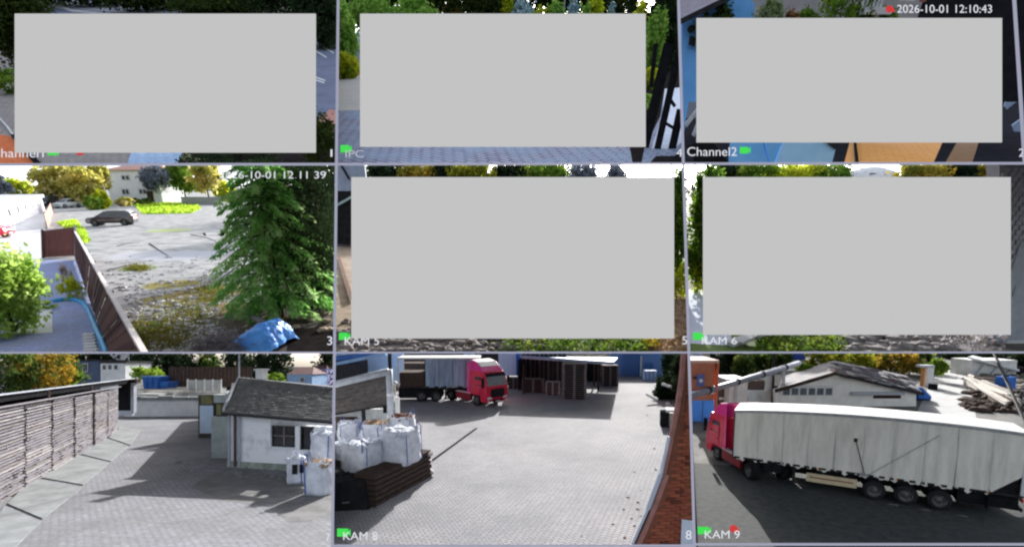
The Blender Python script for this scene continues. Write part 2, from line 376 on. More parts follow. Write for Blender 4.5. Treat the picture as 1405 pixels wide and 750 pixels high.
def lorry(label, tile, loc, rz, sc, yaw, length, curtain, group, detail_front=True, open_rear=0.0, seed=3, overhang=2.1, hem=1.36, lift=0.0, bow=0.0):
    """tractor unit with semi-trailer; x forward from the front axle, y to its left"""
    rng = random.Random(seed)
    t = thing('articulated_lorry', label, 'lorry', tile, loc, rz, group, sc)
    # ---- tractor
    ch = MB(); ch.box((-1.9, .42, .82), (5.0, .14, .26)); ch.box((-1.9, -.42, .82), (5.0, .14, .26)); ch.box((-3.4, 0, 1.02), (1.0, .9, .14))
    for x in (0, -3.8): ch.tube([(x, -1.0, .5), (x, 1.0, .5)], .09, 8)
    ch.obj('chassis', M_chassis, t)
    cab = MB().prism([(.58, .95), (.62, .42), (1.36, .42), (1.43, .62), (1.45, 1.15), (1.40, 1.78), (1.14, 2.72), (.92, 2.98), (-.80, 3.05), (-.88, 2.9), (-.88, .95)], -1.22, 1.22, lambda x, z: 1 if z < 1.9 else 1 - .05 * (z - 1.9))
    cab.obj('cab', M_red, t, bevel=.05, smooth=False)
    MB().prism([(.86, 2.99), (.45, 3.38), (-.05, 3.74), (-.80, 3.9), (-.88, 3.88), (-.88, 3.02)], -1.13, 1.13, lambda x, z: 1 - .06 * max(0, z - 3.2)).obj('roof_fairing', M_magenta, t, bevel=.05)
    MB().slab([(.44, -1.0, 3.42), (-.06, -.98, 3.775), (-.8, -.96, 3.94), (-.8, .96, 3.94), (-.06, .98, 3.775), (.44, 1.0, 3.42)], .03).obj('roof_spoiler', M_roofsheet, t)
    for s in (-1, 1):
        MB().add([(-.9, s * 1.23, 1.0), (-1.2, s * 1.25, 1.0), (-1.15, s * 1.25, 3.6), (-.9, s * 1.16, 3.75), (-.9, s * 1.19, 1.0), (-1.2, s * 1.21, 1.0), (-1.15, s * 1.21, 3.6), (-.9, s * 1.12, 3.75)],
                 [(0, 1, 2, 3), (7, 6, 5, 4), (0, 4, 5, 1), (1, 5, 6, 2), (2, 6, 7, 3), (3, 7, 4, 0)]).obj('side_fairing', M_magenta, t)
        d = MB().box((.28, s * 1.222, 1.62), (1.1, .025, 1.3)).obj('door', M_red, t, bevel=.01)
        MB().box((-.14, s * 1.24, 1.5), (.16, .03, .05)).obj('handle', M_black, d)
        MB().add([(.86, s * 1.238, 1.82), (-.18, s * 1.238, 1.82), (-.18, s * 1.20, 2.55), (.60, s * 1.20, 2.55), (.86, s * 1.21, 1.82), (-.18, s * 1.21, 1.82), (-.18, s * 1.17, 2.55), (.60, s * 1.17, 2.55)],
                 [(0, 1, 2, 3), (7, 6, 5, 4), (0, 4, 5, 1), (1, 5, 6, 2), (2, 6, 7, 3), (3, 7, 4, 0)]).obj('side_window', M_glass, t)
        m = MB().box((1.2, s * 1.42, 2.22), (.16, .2, .62)).box((1.2, s * 1.42, 1.78), (.14, .2, .2)).obj('mirror', M_black, t, bevel=.03)
        MB().beam((1.1, s * 1.2, 2.55), (1.2, s * 1.42, 2.5), .03, .03).obj('mirror_arm', M_black, m)
        MB().box((-1.85, s * 1.08, .68), (2.15, .3, .62)).obj('side_skirt', mat('dark_red_skirt', (.24, .012, .025), (.18, .01, .02), 2, .45, spec=.3), t, bevel=.04)
        MB().box((-1.85, s * 1.09, 1.02), (2.15, .32, .05)).obj('skirt_step', M_roofsheet, t)
        MB().lathe([(.56, s * .85), (.58, s * .85), (.58, s * 1.24), (.54, s * 1.24)], (-3.8, 0, .62), 'Y', 20).obj('mudguard', M_black, t)
        MB().box((1.42, s * .86, .78), (.1, .46, .2)).obj('headlight', M_lamp, t, bevel=.02)
        MB().box((1.44, s * 1.0, .52), (.06, .2, .1)).obj('fog_lamp', M_lamp, t)
        MB().box((.52, s * 1.215, .62), (.25, .05, .12)).obj('step', M_black, t)
        wheel(t, (0, s * 1.02, .5), .5, .31, M_rim, side=s)
        wheel(t, (-3.8, s * .93, .5), .5, .58, M_rim, side=s)
    MB().add([(1.415, -1.05, 1.82), (1.415, 1.05, 1.82), (1.185, 1.0, 2.66), (1.185, -1.0, 2.66), (1.39, -1.05, 1.82), (1.39, 1.05, 1.82), (1.16, 1.0, 2.66), (1.16, -1.0, 2.66)],
             [(0, 1, 2, 3), (7, 6, 5, 4), (0, 4, 5, 1), (1, 5, 6, 2), (2, 6, 7, 3), (3, 7, 4, 0)]).obj('windscreen', M_glass, t)
    MB().add([(1.30, -1.08, 2.62), (1.30, 1.08, 2.62), (1.12, 1.05, 2.86), (1.12, -1.05, 2.86), (1.2, -1.08, 2.6), (1.2, 1.08, 2.6), (1.05, 1.05, 2.84), (1.05, -1.05, 2.84)],
             [(0, 1, 2, 3), (7, 6, 5, 4), (0, 4, 5, 1), (1, 5, 6, 2), (2, 6, 7, 3), (3, 7, 4, 0)]).obj('sun_visor', M_glass, t)
    gr = MB().box((1.44, 0, 1.18), (.06, 1.5, .72)).obj('grille', M_black, t)
    for k in range(5): MB().box((1.475, 0, .9 + k * .14), (.02, 1.44, .045)).obj('slat', M_darkmetal, gr)
    MB().box((1.455, 0, .55), (.05, 1.1, .16)).obj('bumper_intake', M_black, t)
    MB().box((1.475, 0, .47), (.02, .5, .11)).obj('number_plate', M_roofsheet, t)
    for s in (-.45, .35): MB().beam((1.42, s, 1.83), (1.36, s + .55, 2.05), .02, .02).obj('wiper', M_black, t)
    # ---- trailer, turned about the kingpin
    kp = Vector((-3.3, 0, 0)); rot = Matrix.Translation(kp) @ Matrix.Rotation(yaw, 4, 'Z')
    def tp(mb, name, m, par=None, **kw):
        if par is None: mb.v = [tuple(rot @ Vector(p)) for p in mb.v]
        else: mb.v = [tuple(rot @ Vector(p)) for p in mb.v]
        return mb.obj(name, m, par or t, **kw)
    f, r = 1.55, 1.55 - length
    tp(MB().box(((f + r) / 2, .45, 1.12), (length - .3, .12, .3)).box(((f + r) / 2, -.45, 1.12), (length - .3, .12, .3)), 'trailer_chassis', M_chassis)
    tp(MB().box(((f + r) / 2, 0, 1.27), (length, 2.5, .12)), 'trailer_floor', M_chassis)
    tp(MB().box((f - .03, 0, 2.62), (.06, 2.48, 2.62)), 'headboard', M_darkmetal)
    bowf = lambda x: bow * (math.sin(math.pi * min(1, max(0, (x - r) / length))) ** .8 + .85 * (f - x) / length)
    xs_ = [r + length * k / 16 for k in range(17)]
    rf = tp(MB().prism([(x, 3.90 + bowf(x)) for x in xs_] + [(x, 4.0 + bowf(x)) for x in xs_[::-1]], -1.26, 1.26), 'trailer_roof', M_roofsheet)
    for s in (-1, 1):
        tp(MB().prism([(x, 3.84 + bowf(x)) for x in xs_] + [(x, 3.96 + bowf(x)) for x in xs_[::-1]], s * 1.25, s * 1.28), 'roof_rail', M_steel)
        tp(MB().box((r + .06, s * 1.2, 2.62), (.12, .12, 2.6)), 'corner_post', M_roofsheet)
    rr = r + open_rear
    npan = max(3, int((f - rr) / 1.12)); w = (f - .06 - rr) / npan
    for s in (-1, 1):
        for k in range(npan):
            a = rr + k * w
            c = tp(curtain_mesh(a, a + w - (.012 if curtain is M_curtain_b else .002), hem, 3.85, s * 1.245, .42, .045 if curtain is M_curtain_w else .05, rng, lift if k == 0 else 0, bowf), 'curtain_panel', curtain, smooth=True)
            tp(MB().box((a + w - .02, s * 1.288, 2.55), (.014 if curtain is M_curtain_w else .03, .012, 2.5)), 'strap', mat('grey_strap', (.6, .6, .58), (.48, .48, .47), 5, .7) if curtain is M_curtain_w else M_darkmetal, c)
            tp(MB().box((a + w - .02, s * 1.29, 1.36), (.05, .02, .12)), 'buckle', M_steel, c)
    if lift: tp(MB().box((r + .7, 0, 2.5), (1.4, 2.2, 2.5)), 'dark_inner', M_black)  # added black block makes the open rear corner look dark inside
    if not open_rear: tp(MB().box((r + .03, 0, 2.62), (.06, 2.46, 2.6)), 'rear_door', M_roofsheet)
    else:
        tp(MB().box((rr - .05, 0, 2.6), (.06, 2.4, 2.5)), 'dark_inner', M_darkmetal); tp(MB().box((r + open_rear * .5, 0, 2.0), (open_rear - .3, 2.2, 1.3)), 'dark_fill', M_wood_dark); tp(MB().box(((-2.6 + r) / 2, 0, .7), (abs(r + 2.6), 1.9, .8)), 'shade_block', M_black)  # dark blocks added to blacken the open rear and the shade below the floor
    nax = 3 if length > 9 else 2
    for k in range(nax):
        x = r + overhang + k * 1.31
        for s in (-1, 1):
            c = rot @ Vector((x, s * 1.0, .5))
            wb = MB().lathe([(.31, -.19), (.45, -.19), (.5, -.13), (.5, .13), (.45, .19), (.31, .19)], (0, 0, 0), 'Y', 24); wb.v = [tuple(rot.to_3x3() @ Vector(p) + c) for p in wb.v]
            wo = wb.obj('wheel', M_rubber, t, smooth=True)
            rb = MB().lathe([(.31, s * .17), (.28, s * .15), (.25, s * .06), (.14, s * .03), (.12, s * .15), (.001, s * .16)], (0, 0, 0), 'Y', 24); rb.v = [tuple(rot.to_3x3() @ Vector(p) + c) for p in rb.v]
            rb.obj('rim', M_rim, wo, smooth=True)
            tp(MB().box((x, s * 1.2, 1.1), (.9, .06, .06)), 'mudguard', M_black)
        tp(MB().tube([(x, -1.0, .5), (x, 1.0, .5)], .07, 8), 'axle', M_chassis)
    for s in (-1, 1):
        tp(MB().box((-1.6, s * 1.0, .75), (.14, .14, .95)).box((-1.6, s * 1.0, .27), (.3, .25, .06)), 'landing_leg', M_chassis)
        if length > 9:
            if s < 0: tp(MB().box(((f + r) / 2 - 1.2, s * 1.18, .66), (length - 3.2, .05, .98)), 'far_shade_panel', M_black)  # added black panel stands in for the shade under the trailer
            if s > 0: tp(MB().box(((-2.6 + r + overhang + 3.4) / 2, 0, .78), (abs(r + overhang + 3.4 + 2.6), 1.5, .6)), 'shade_block', M_black); tp(MB().box((r + overhang * .4, 0, .82), (overhang * .75, 1.9, .6)), 'rear_shade_block', M_black)  # added black blocks paint the shade along the underside
            g0, g1 = -2.2, r + overhang + 2 * 1.31 + .75
            sg = tp(MB().box(((g0 + g1) / 2, s * 1.2, .72), (abs(g1 - g0), .05, .46)), 'side_guard', M_cream)
            tp(MB().box(((g0 + g1) / 2, s * 1.232, .74), (abs(g1 - g0) - .3, .01, .06)), 'stripe', mat('brown_stripe', (.22, .08, .05), (.16, .06, .04), 3, .6), sg)
            for k in range(7): tp(MB().box((-1.0 - k * 1.7, s * 1.262, 1.26), (.1, .015, .05)), 'marker_lamp', M_orange if k % 2 else M_lamp)
            tp(MB().box((r + 1.2, s * 1.1, .75), (.03, .5, .6)), 'mudflap', M_black)
            tp(MB().box((-.55, s * 1.1, .95), (.9, .4, .5)), 'tool_box', M_black)
        tp(MB().box((r - .01, s * .95, 1.05), (.05, .4, .16)), 'tail_lamp', M_redlens)
    if length > 9:
        s_ = 1.31 * (1 if yaw > 0 else -1)
        tp(MB().beam((-7.6, s_, 3.75), (-4.9, s_, 1.3), .02, .03), 'lashing_rope', M_steel)
        tp(MB().beam((-4.3, s_, 3.0), (-4.75, s_, 1.35), .02, .04), 'hanging_strap', M_darkmetal); tp(MB().box((-4.28, s_, 3.05), (.16, .02, .2)), 'strap_ratchet', M_darkmetal); tp(MB().box((-4.75, s_, 1.3), (.4, .03, .1)), 'strap_hook', M_steel)
    tp(MB().box((r + .02, 0, .62), (.1, 2.4, .14)), 'rear_bumper', M_chassis)
    MB().tube([(-.95, .3, 1.9), (-1.2, .35, 1.5), (-1.7, .3, 1.6)], .03, 6).obj('air_line', M_black, t)
    return t

def car(label, tile, loc, rz, sc, paint, name='parked_car', cat='car', group=None, van=True):
    t = thing(name, label, cat, tile, loc, rz, group, sc)
    hw = lambda x, z: 1 if z < .95 else 1 - .19 * (z - .95) / .6
    body = [(-2.15, .32), (2.05, .28), (2.22, .5), (2.2, .72), (2.05, .88), (1.25, 1.0), (1.15, 1.02), (-2.1, 1.02), (-2.25, .85), (-2.25, .5)]
    b = MB().prism(body, -.88, .88, lambda x, z: 1 - .06 * max(0, abs(x) - 1.5)).obj('body', paint, t, bevel=.06)
    top = [(1.35, .98), (.35, 1.55), (-.1, 1.62), (-1.6, 1.6), (-2.0, 1.45), (-2.2, .98)]
    MB().prism(top, -.86, .86, lambda x, z: 1 - .2 * max(0, z - .98) / .6).obj('roof', paint, t, bevel=.05)
    def win(pts, s, name='side_window'):
        P = []
        for x, z in pts: P.append((x, s * (.86 * (1 - .2 * (z - .98) / .6) + .012), z))
        MB().add(P + [(x, y - s * .03, z) for x, y, z in P], [tuple(range(len(P))), tuple(range(2 * len(P) - 1, len(P) - 1, -1))] + [(i, i + len(P), (i + 1) % len(P) + len(P), (i + 1) % len(P)) for i in range(len(P))]).obj(name, M_glass, t)
    for s in (-1, 1):
        win([(1.1, 1.06), (.42, 1.47), (.12, 1.52), (.12, 1.06)], s); win([(.04, 1.06), (.04, 1.52), (-.85, 1.52), (-.85, 1.06)], s); win([(-.93, 1.06), (-.93, 1.52), (-1.6, 1.5), (-1.95, 1.1)], s)
        for x in (1.38, -1.35): wheel(t, (x, s * .78, .33), .33, .22, M_rim, 18, s)
        for x in (1.38, -1.35): MB().lathe([(.36, s * .885), (.41, s * .89), (.41, s * .80)], (x, 0, .34), 'Y', 18).obj('wheel_arch', M_black, t)
        MB().box((2.1, s * .66, .74), (.2, .34, .15)).obj('headlight', M_lamp, t, bevel=.03)
        MB().box((-2.24, s * .74, .95), (.06, .2, .32)).obj('tail_lamp', M_redlens, t)
        MB().box((.98, s * .97, 1.08), (.12, .18, .13)).obj('mirror', paint, t, bevel=.03)
        for x in (.0, -.95): MB().box((x, s * .885, .86), (.18, .02, .035)).obj('handle', M_black, t)
        MB().box((-.02, s * .885, .45), (2.2, .02, .08)).obj('sill_strip', M_black, t)
    MB().add([(1.31, -.74, 1.02), (1.31, .74, 1.02), (.40, .64, 1.54), (.40, -.64, 1.54), (1.25, -.74, 1.0), (1.25, .74, 1.0), (.36, .64, 1.52), (.36, -.64, 1.52)],
             [(0, 1, 2, 3), (7, 6, 5, 4), (0, 4, 5, 1), (1, 5, 6, 2), (2, 6, 7, 3), (3, 7, 4, 0)]).obj('windscreen', M_glass, t)
    MB().box((-2.13, 0, 1.26), (.04, 1.3, .36), ry=R(-22)).obj('rear_window', M_glass, t)
    MB().box((2.19, 0, .62), (.06, .9, .12)).obj('grille', M_black, t)
    MB().box((2.23, 0, .42), (.03, .5, .11)).obj('number_plate', M_roofsheet, t)
    return t
# ------------------------------------------------------------------ the screen: grid lines, blank panels and captions, all in one upright plane
SY = 5.6                                   # distance of the screen plane in front of the camera
def sp(u, v, dy=0.0): return Vector(((u - CX) / F * SY, SY + dy, CAMZ + (HZ - v) / F * SY))
PXM = SY / F
G_line = glow('grid_line_light', lin(158, 160, 180))
G_grey = glow('blank_panel_light', lin(195, 195, 195))
G_text = glow('caption_light', lin(226, 228, 236))
G_dim = glow('dim_caption_light', lin(186, 186, 198))
G_green = glow('green_icon_light', lin(70, 222, 84))
G_red = glow('red_icon_light', lin(205, 60, 60))
grid = bpy.data.objects.new('screen_grid', None); COL.objects.link(grid); grid.location = sp(CX, 375)
tag(grid, 'thin pale grey lines dividing the whole screen into nine views', 'grid')
for (a, b, w) in [(V1[0], V1[1], 3.1), (V2[0], (953, 750), 3.1), ((-60, 226), (1465, 224), 2.9), ((-60, 483.6), (1465, 483), 2.9), ((457, 748), (953, 748), 3.2), ((953, 746), (1465, 746), 3.4), ((1391, -10), (1406, 224), 3.0)]:
    p, q = sp(*a) - grid.location, sp(*b) - grid.location
    MB().beam(p, q, w * PXM, .02, up=(0, 1, 0) if abs((q - p).x) > .5 and False else (0, 0, 1)).obj('grid_line', G_line, grid)
for (r, lab) in [((20, 19, 433, 209), 'blank light grey panel covering the upper left view, above the dark car yard'),
                 ((494, 19, 886, 201), 'blank light grey panel in the top middle view among garden shrubs'),
                 ((956, 25, 1375, 195), 'blank light grey panel below the date line of the top right view'),
                 ((482, 243, 925, 464), 'blank light grey panel in the very centre, above the lorry yard'),
                 ((965, 243, 1387, 459), 'blank light grey panel above the white curtain lorry, beside shingles')]:
    mb = MB(); kf = (SY - .036) / SY; c = (sp(r[0], r[1]) + sp(r[2], r[3])) / 2
    mb.box((0, 0, 0), ((r[2] - r[0]) * PXM * kf, .012, (r[3] - r[1]) * PXM * kf))
    o = mb.obj('blank_panel', G_grey); o.location = Vector((c.x * kf, SY - .03, CAMZ + (c.z - CAMZ) * kf)); tag(o, lab, 'blank panel', 'blank grey panels on the screen')
def caption(txt, u0, v0, u1, v1, label, m=None, name='caption_text', dy=0.0):
    """text fitted into the pixel box u0..u1, v0..v1 of the screen plane"""
    cu = bpy.data.curves.new(name, 'FONT'); cu.body = txt; cu.extrude = .0; cu.offset = .0
    tmp = bpy.data.objects.new(name, cu); COL.objects.link(tmp)
    me = bpy.data.meshes.new_from_object(tmp); bpy.data.objects.remove(tmp)
    n = len(me.vertices); co = np.zeros(n * 3, np.float32); me.vertices.foreach_get('co', co); co = co.reshape(-1, 3)
    lo, hi = co.min(0), co.max(0); X = (co[:, 0] - lo[0]) / (hi[0] - lo[0]) * (u1 - u0) * PXM; Z = (co[:, 1] - lo[1]) / (hi[1] - lo[1]) * (v1 - v0) * PXM
    me.vertices.foreach_set('co', np.stack([X, np.zeros(n), Z], 1).astype(np.float32).ravel()); me.update(); me.name = name; me.materials.clear()
    o = link(name, me, m or G_text); o.location = sp(u0, v1, dy); return tag(o, label, 'caption')
def cam_icon(u, v, lab, w=12, h=10):
    mb = MB().box((0, 0, 0), (w * PXM, .004, h * PXM)); mb.add([((w / 2) * PXM, 0, -1.5 * PXM), ((w / 2 + 3.4) * PXM, 0, -h / 2 * PXM), ((w / 2 + 3.4) * PXM, 0, h / 2 * PXM), (w / 2 * PXM, 0, 1.5 * PXM)], [(0, 1, 2, 3)])
    o = mb.obj('camera_icon', G_green); o.location = sp(u, v, .004); tag(o, lab, 'icon', 'green camera icons beside the captions')
def red_icon(u, v, lab, r=4.5):
    mb = MB().lathe([(.001, 0), (r * PXM, 0), (r * PXM, .004), (.001, .004)], (0, 0, 0), 'Y', 14); mb.box((r * .9 * PXM, 0, -r * .4 * PXM), (r * .9 * PXM, .004, r * PXM))
    o = mb.obj('alarm_icon', G_red); o.location = sp(u, v, .006); tag(o, lab, 'icon')
caption('Channel1', -13, 204, 60, 216, 'white caption Channel1 cut off by the left edge, partly under a panel')
cam_icon(71, 209, 'green camera icon after the caption Channel1', 12, 8); red_icon(108, 209, 'small red icon half hidden under the upper left panel', 4)
caption('1', 453.5, 205, 456, 215, 'white view number 1 at the lower right corner of the upper left view')
caption('IPC', 474, 206, 499, 216, 'pale caption IPC on the shaded paving of the top middle view', G_dim)
cam_icon(473, 204, 'green camera icon above the caption IPC')
caption('4', 928, 204, 936, 215, 'white view number 4 in the corner of the top middle view')
caption('Channel2', 943, 202, 1011, 214, 'white caption Channel2 under the top right panel')
cam_icon(1021, 206, 'green camera icon after the caption Channel2', 11, 9)
caption('2', 1398, 204, 1405, 215, 'white view number 2 at the right edge of the picture')
caption('2026-10-01 12:10:43', 1231, 7, 1361, 18, 'white date and time line at the top right on black')
red_icon(1221, 12, 'red icon in front of the upper date line', 5)
caption('2026-10-01 12 11 39', 301, 235, 447, 245, 'white date and time line over the spruce')
caption('3', 449, 461, 456, 473, 'white view number 3 on dark soil by the blue tarpaulin')
cam_icon(471, 461, 'green camera icon at the lower left corner of the centre view'); caption('KAM 5', 473, 462, 520, 473, 'white caption KAM 5 half under the centre panel')
caption('5', 936, 461, 943, 472, 'white view number 5 on the brown leaf litter')
cam_icon(957, 461, 'green camera icon at the pale terrace foot'); caption('KAM 6', 963, 462, 1011, 472, 'white caption KAM 6 half under the middle right panel')
caption('7', 447, 731, 453, 742, 'white view number 7 at the lower right of the lumber yard')
cam_icon(470, 730, 'green camera icon on the dark shade below the crate', 15, 11); caption('KAM 8', 471, 729, 518, 740, 'white caption KAM 8 on the dark shade below the crate')
caption('8', 941, 727, 949, 739, 'white view number 8 on the red brick wall')
cam_icon(965, 727, 'green camera icon on dark asphalt left of the red icon', 15, 10); caption('KAM 9', 967, 727, 1015, 738, 'white caption KAM 9 on dark asphalt')
red_icon(1007, 725, 'red icon overlapping the caption KAM 9', 5.5)
# ------------------------------------------------------------------ bottom left view: lumber yard with a small white house
M_pav7 = paver('ribbed_yard_paving', (.275, .28, .305), (.225, .23, .255), (.12, .12, .14), .20, .10, 4, patch=(.145, .15, .155), pscale=.55)
struct('yard_ground', MB().sheet(gpoly(T7, [(-500, 503), (457, 503), (457, 1100), (-500, 1100)])), M_pav7, T7)
M_slab = mat('concrete_slab', (.24, .255, .265), (.155, .168, .172), 1.4, .9, .25)
SL = [[(10, 690), (44, 655), (112, 668), (62, 708), (58, 710)], [(50, 653), (100, 622), (150, 634), (114, 664)], [(103, 620), (140, 600), (176, 612), (152, 632)], [(-60, 770), (6, 694), (56, 714), (0, 770)], [(144, 598), (166, 584), (192, 590), (179, 610)]]
for i, s in enumerate(SL):
    o = MB().slab(gpoly(T7, s, .03), .03).obj('concrete_slab', M_slab, None, T7, bevel=.008); o['kind'] = 'structure'
MB_ = MB(); rng = random.Random(4)
for k in range(90):                                     # rough broken edge of old concrete before the house
    u = rng.uniform(240, 400); P = T7.g(u, 632 + (u - 240) * .12 + rng.uniform(-6, 12)); MB_.rock((P.x, P.y, .01), rng.uniform(.03, .12), rng, .35)
stuff(tag(MB_.obj('gravel', M_slab, None, T7), 'loose grey stones and crumbs in front of the white house wall', 'gravel'))
o = struct('shaded_asphalt_patch', MB().sheet(gpoly(T7, [(318, 642), (457, 664), (457, 711), (440, 707), (425, 715), (395, 716), (382, 703), (378, 690), (345, 692), (300, 684), (262, 668), (285, 650)], .004)), mat('worn_shaded_asphalt', (.19, .19, .195), (.12, .12, .12), 1.8, .95, .3), T7)  # worn asphalt, its outline drawn along the cast shadows of house and bags

# lumber stacks: every stack a thing, every board edge a part
A, B = T7.g(-2, 691), T7.g(163, 592); d = (B - A).normalized(); nrm = Vector((d.y, -d.x, 0)); Z = 2.5
pts = [-55, -14, 36, 73, 104, 131, 149, 163]; 
def on_line(u):
    r = (u - CX) / F; s_ = (r * A.y - A.x) / (d.x - r * d.y); return s_
names = ['tall stack of grey boards at the left edge, cut by the picture', 'tall stack of grey boards nearest the cracked slab corner', 'second full stack of grey boards along the long dark lean-to', 'middle stack of grey boards with a ragged dark gap at its right', 'fourth stack of grey boards, narrower, left of the wide black gap', 'fifth stack of pale boards right of the wide black gap', 'last and shortest looking stack of boards beside the dark gateway']
for i in range(7):
    s0, s1 = on_line(pts[i]), on_line(pts[i + 1]); gap = [.10, .14, .22, .28, .55, .24, .12][i]; ln = s1 - s0 - gap; rng = random.Random(20 + i)
    base = A + d * s0; ang = math.atan2(d.y, d.x)
    t = thing('lumber_stack', names[i], 'lumber stack', T7, base, ang, 'stacks of boards along the lean-to')
    n = 27; ph = Z / n; zt = n - rng.choice([0, 0, 1])
    MB().lo_hi((.06, .12, 0), (ln - .06, 1.3, zt * ph - .04)).obj('dark_core', M_black, t)  # black core paints the shade in the gaps between the boards
    for k in range(zt):
        me = MB().lo_hi((rng.uniform(-.05, .06), rng.uniform(-.022, .022), k * ph + .022), (ln + rng.uniform(-.09, .05), .13, k * ph + ph * rng.uniform(.60, .72)))
        me.obj('board', [M_wood_old, M_wood_old, mat('weathered_wood_dark', (.25, .23, .235), (.125, .115, .12), 5, .9, .3, stretch=(.4, 6, 6)), mat('weathered_wood_pale', (.38, .36, .37), (.2, .19, .2), 5, .9, .3, stretch=(.4, 6, 6))][rng.choice([0, 1, 0, 2, 3])], t)
    sp_ = MB()
    for k in range(zt):
        for m in range(max(2, int(ln / .55))):
            if rng.random() < .35: sp_.box((rng.uniform(.1, ln - .1), -.01, k * ph + .012), (.06, .08, .03))
    if sp_.v: stuff(sp_.obj('spacers', M_wood_dark, t))
# lean-to above the stacks
def lz(u, v, back=0): 
    P = A + d * on_line(u) - nrm * back; return Vector((P.x, P.y, T7.zat(P, v)))
t = thing('lean_to', 'long dark lean-to roof edge running above the board stacks', 'lean-to', T7)
q = [lz(-60, 566, 0), lz(60, 545, 0), lz(163, 529, 0)]
top = [lz(-60, 549, .2), lz(60, 531, .2), lz(185, 519, .2)]
MB().beam(lz(-60, 557, .15), lz(186, 523, .15), .1, .15).obj('fascia_board', M_black, t)
MB().beam(lz(-60, 549, .05), lz(186, 518.5, .05), .10, .03).obj('roof_edge_sheet', M_galv, t)
MB().beam(lz(-60, 568, -.06), lz(163, 530, -.06), .1, .03).obj('top_rail', M_wood_old, t)
b0, b1 = A + d * on_line(-60) - nrm * 1.5, A + d * on_line(163) - nrm * 1.5
MB().beam(b0 + Vector((0, 0, 1.2)), b1 + Vector((0, 0, 1.2)), .06, 2.4).obj('back_wall', M_wood_dark, t)
MB().slab([lz(-60, 550, .05), lz(186, 519, .05), lz(186, 519, .05) - nrm * 1.45 - Vector((0, 0, .35)), lz(-60, 550, .05) - nrm * 1.45 - Vector((0, 0, .35))], .05).obj('roof_sheet', M_black, t)
for u in (73, 131): MB().beam(A + d * on_line(u - 2) - nrm * .1, lz(u - 2, 545 - u * .14, .1), .1, .1).obj('post', M_wood_dark, t)
# gateway at the end of the stacks
t = thing('gateway', 'dark doorway with a white post at the end of the board stacks', 'gateway', T7, T7.g(172, 563 + 20))
G0 = T7.g(172, 583); Y0 = G0.y
def loc(u, v, Y=None): return T7.at(u, v, Y or Y0) - G0
MB().lo_hi(loc(162, 563), loc(178, 525) + Vector((0, .1, 0))).obj('dark_door', M_black, t)
MB().lo_hi(loc(179.5, 566), loc(183.5, 522) + Vector((0, .25, 0))).obj('post', M_galv, t)
MB().lo_hi(loc(160, 525), loc(187, 520) + Vector((0, .4, 0))).obj('lintel', M_wood_dark, t)
MB().lo_hi(loc(161, 570), loc(180, 563) + Vector((0, .3, 0))).obj('threshold', M_galv, t)
# the low white wall across the lane, its rubble top, the ledge with planks
YW = T7.g(230, 571).y; a, b = T7.g(172, 571), T7.g(330, 577)
b = Vector((b.x, a.y + .6, 0))
t = thing('boundary_wall', 'low white rendered wall behind the dark ground, boards lying above', 'wall', T7)
MB().beam(a + Vector((0, 0, .55)), b + Vector((0, 0, .55)), .25, 1.1).obj('wall_panel', M_white, t)
MB().beam(a + Vector((0, 0, 1.14)), b + Vector((0, 0, 1.14)), .34, .09).obj('coping', M_concrete, t)
for k in range(9):
    rng = random.Random(k); p = a + (b - a) * (k + .5) / 9
    MB().box((p.x, p.y + .35, 1.28), ((b - a).length / 9.4, .6, rng.uniform(.14, .34)), rz=rng.uniform(-.06, .06)).obj('stone', M_slab, t, bevel=.02)
t = thing('timber_pile', 'pale planks and rubble piled behind the low white wall', 'timber pile', T7)
for k in range(16):
    rng = random.Random(60 + k); y = YW + 3 + rng.uniform(0, 7); x0 = (rng.uniform(186, 215) - CX) / F * y; x1 = (rng.uniform(255, 300) - CX) / F * y
    z = T7.zat((0, y), 541 - (y - YW) * 1.2 + rng.uniform(-2, 3)); MB().beam((x0, y, z), (x1, y + rng.uniform(-.6, .6), z + rng.uniform(-.1, .1)), .3, .1).obj('plank', mat('pale_plank', (.62, .6, .56), (.42, .4, .37), 3, .85, .2), t)
MB().lo_hi((T7.at(180, 540, YW + 2)), (T7.at(310, 575, YW + 11))).obj('rubble_base', M_concrete, t)
# blue skip
Y = YW + 6; t = thing('skip_container', 'bright blue skip behind the low white wall', 'skip', T7, T7.at(196, 533, Y))
o_ = T7.at(196, 533, Y)
def bl(u, v, dy=0): return T7.at(u, v, Y) - o_ + Vector((0, dy, 0))
x0, x1, x2 = bl(195, 533).x, bl(216, 533).x, bl(231, 533).x; zt = bl(195, 516).z; zm = bl(195, 523).z
MB().prism([(x0 + .12, 0), (x1, 0), (x1 + .1, zt), (x0, zt)], 0, 1.6).obj('tub', M_bluepaint, t, bevel=.03)
MB().prism([(x1 + .02, 0), (x2 - .3, 0), (x2, zm), (x1 + .1, zm)], .1, 1.5).obj('front_bay', M_bluepaint, t, bevel=.03)
MB().beam((x0 - .04, -.03, zt), (x1 + .12, -.03, zt), .08, .1).obj('rim_bar', mat('light_blue_rim', (.2, .4, .75), None, 3, .5), t)
for k in range(3): MB().box((x0 + .4 + k * .45, -.03, zt * .5), (.06, .06, zt * .9)).obj('rib', M_bluepaint, t)

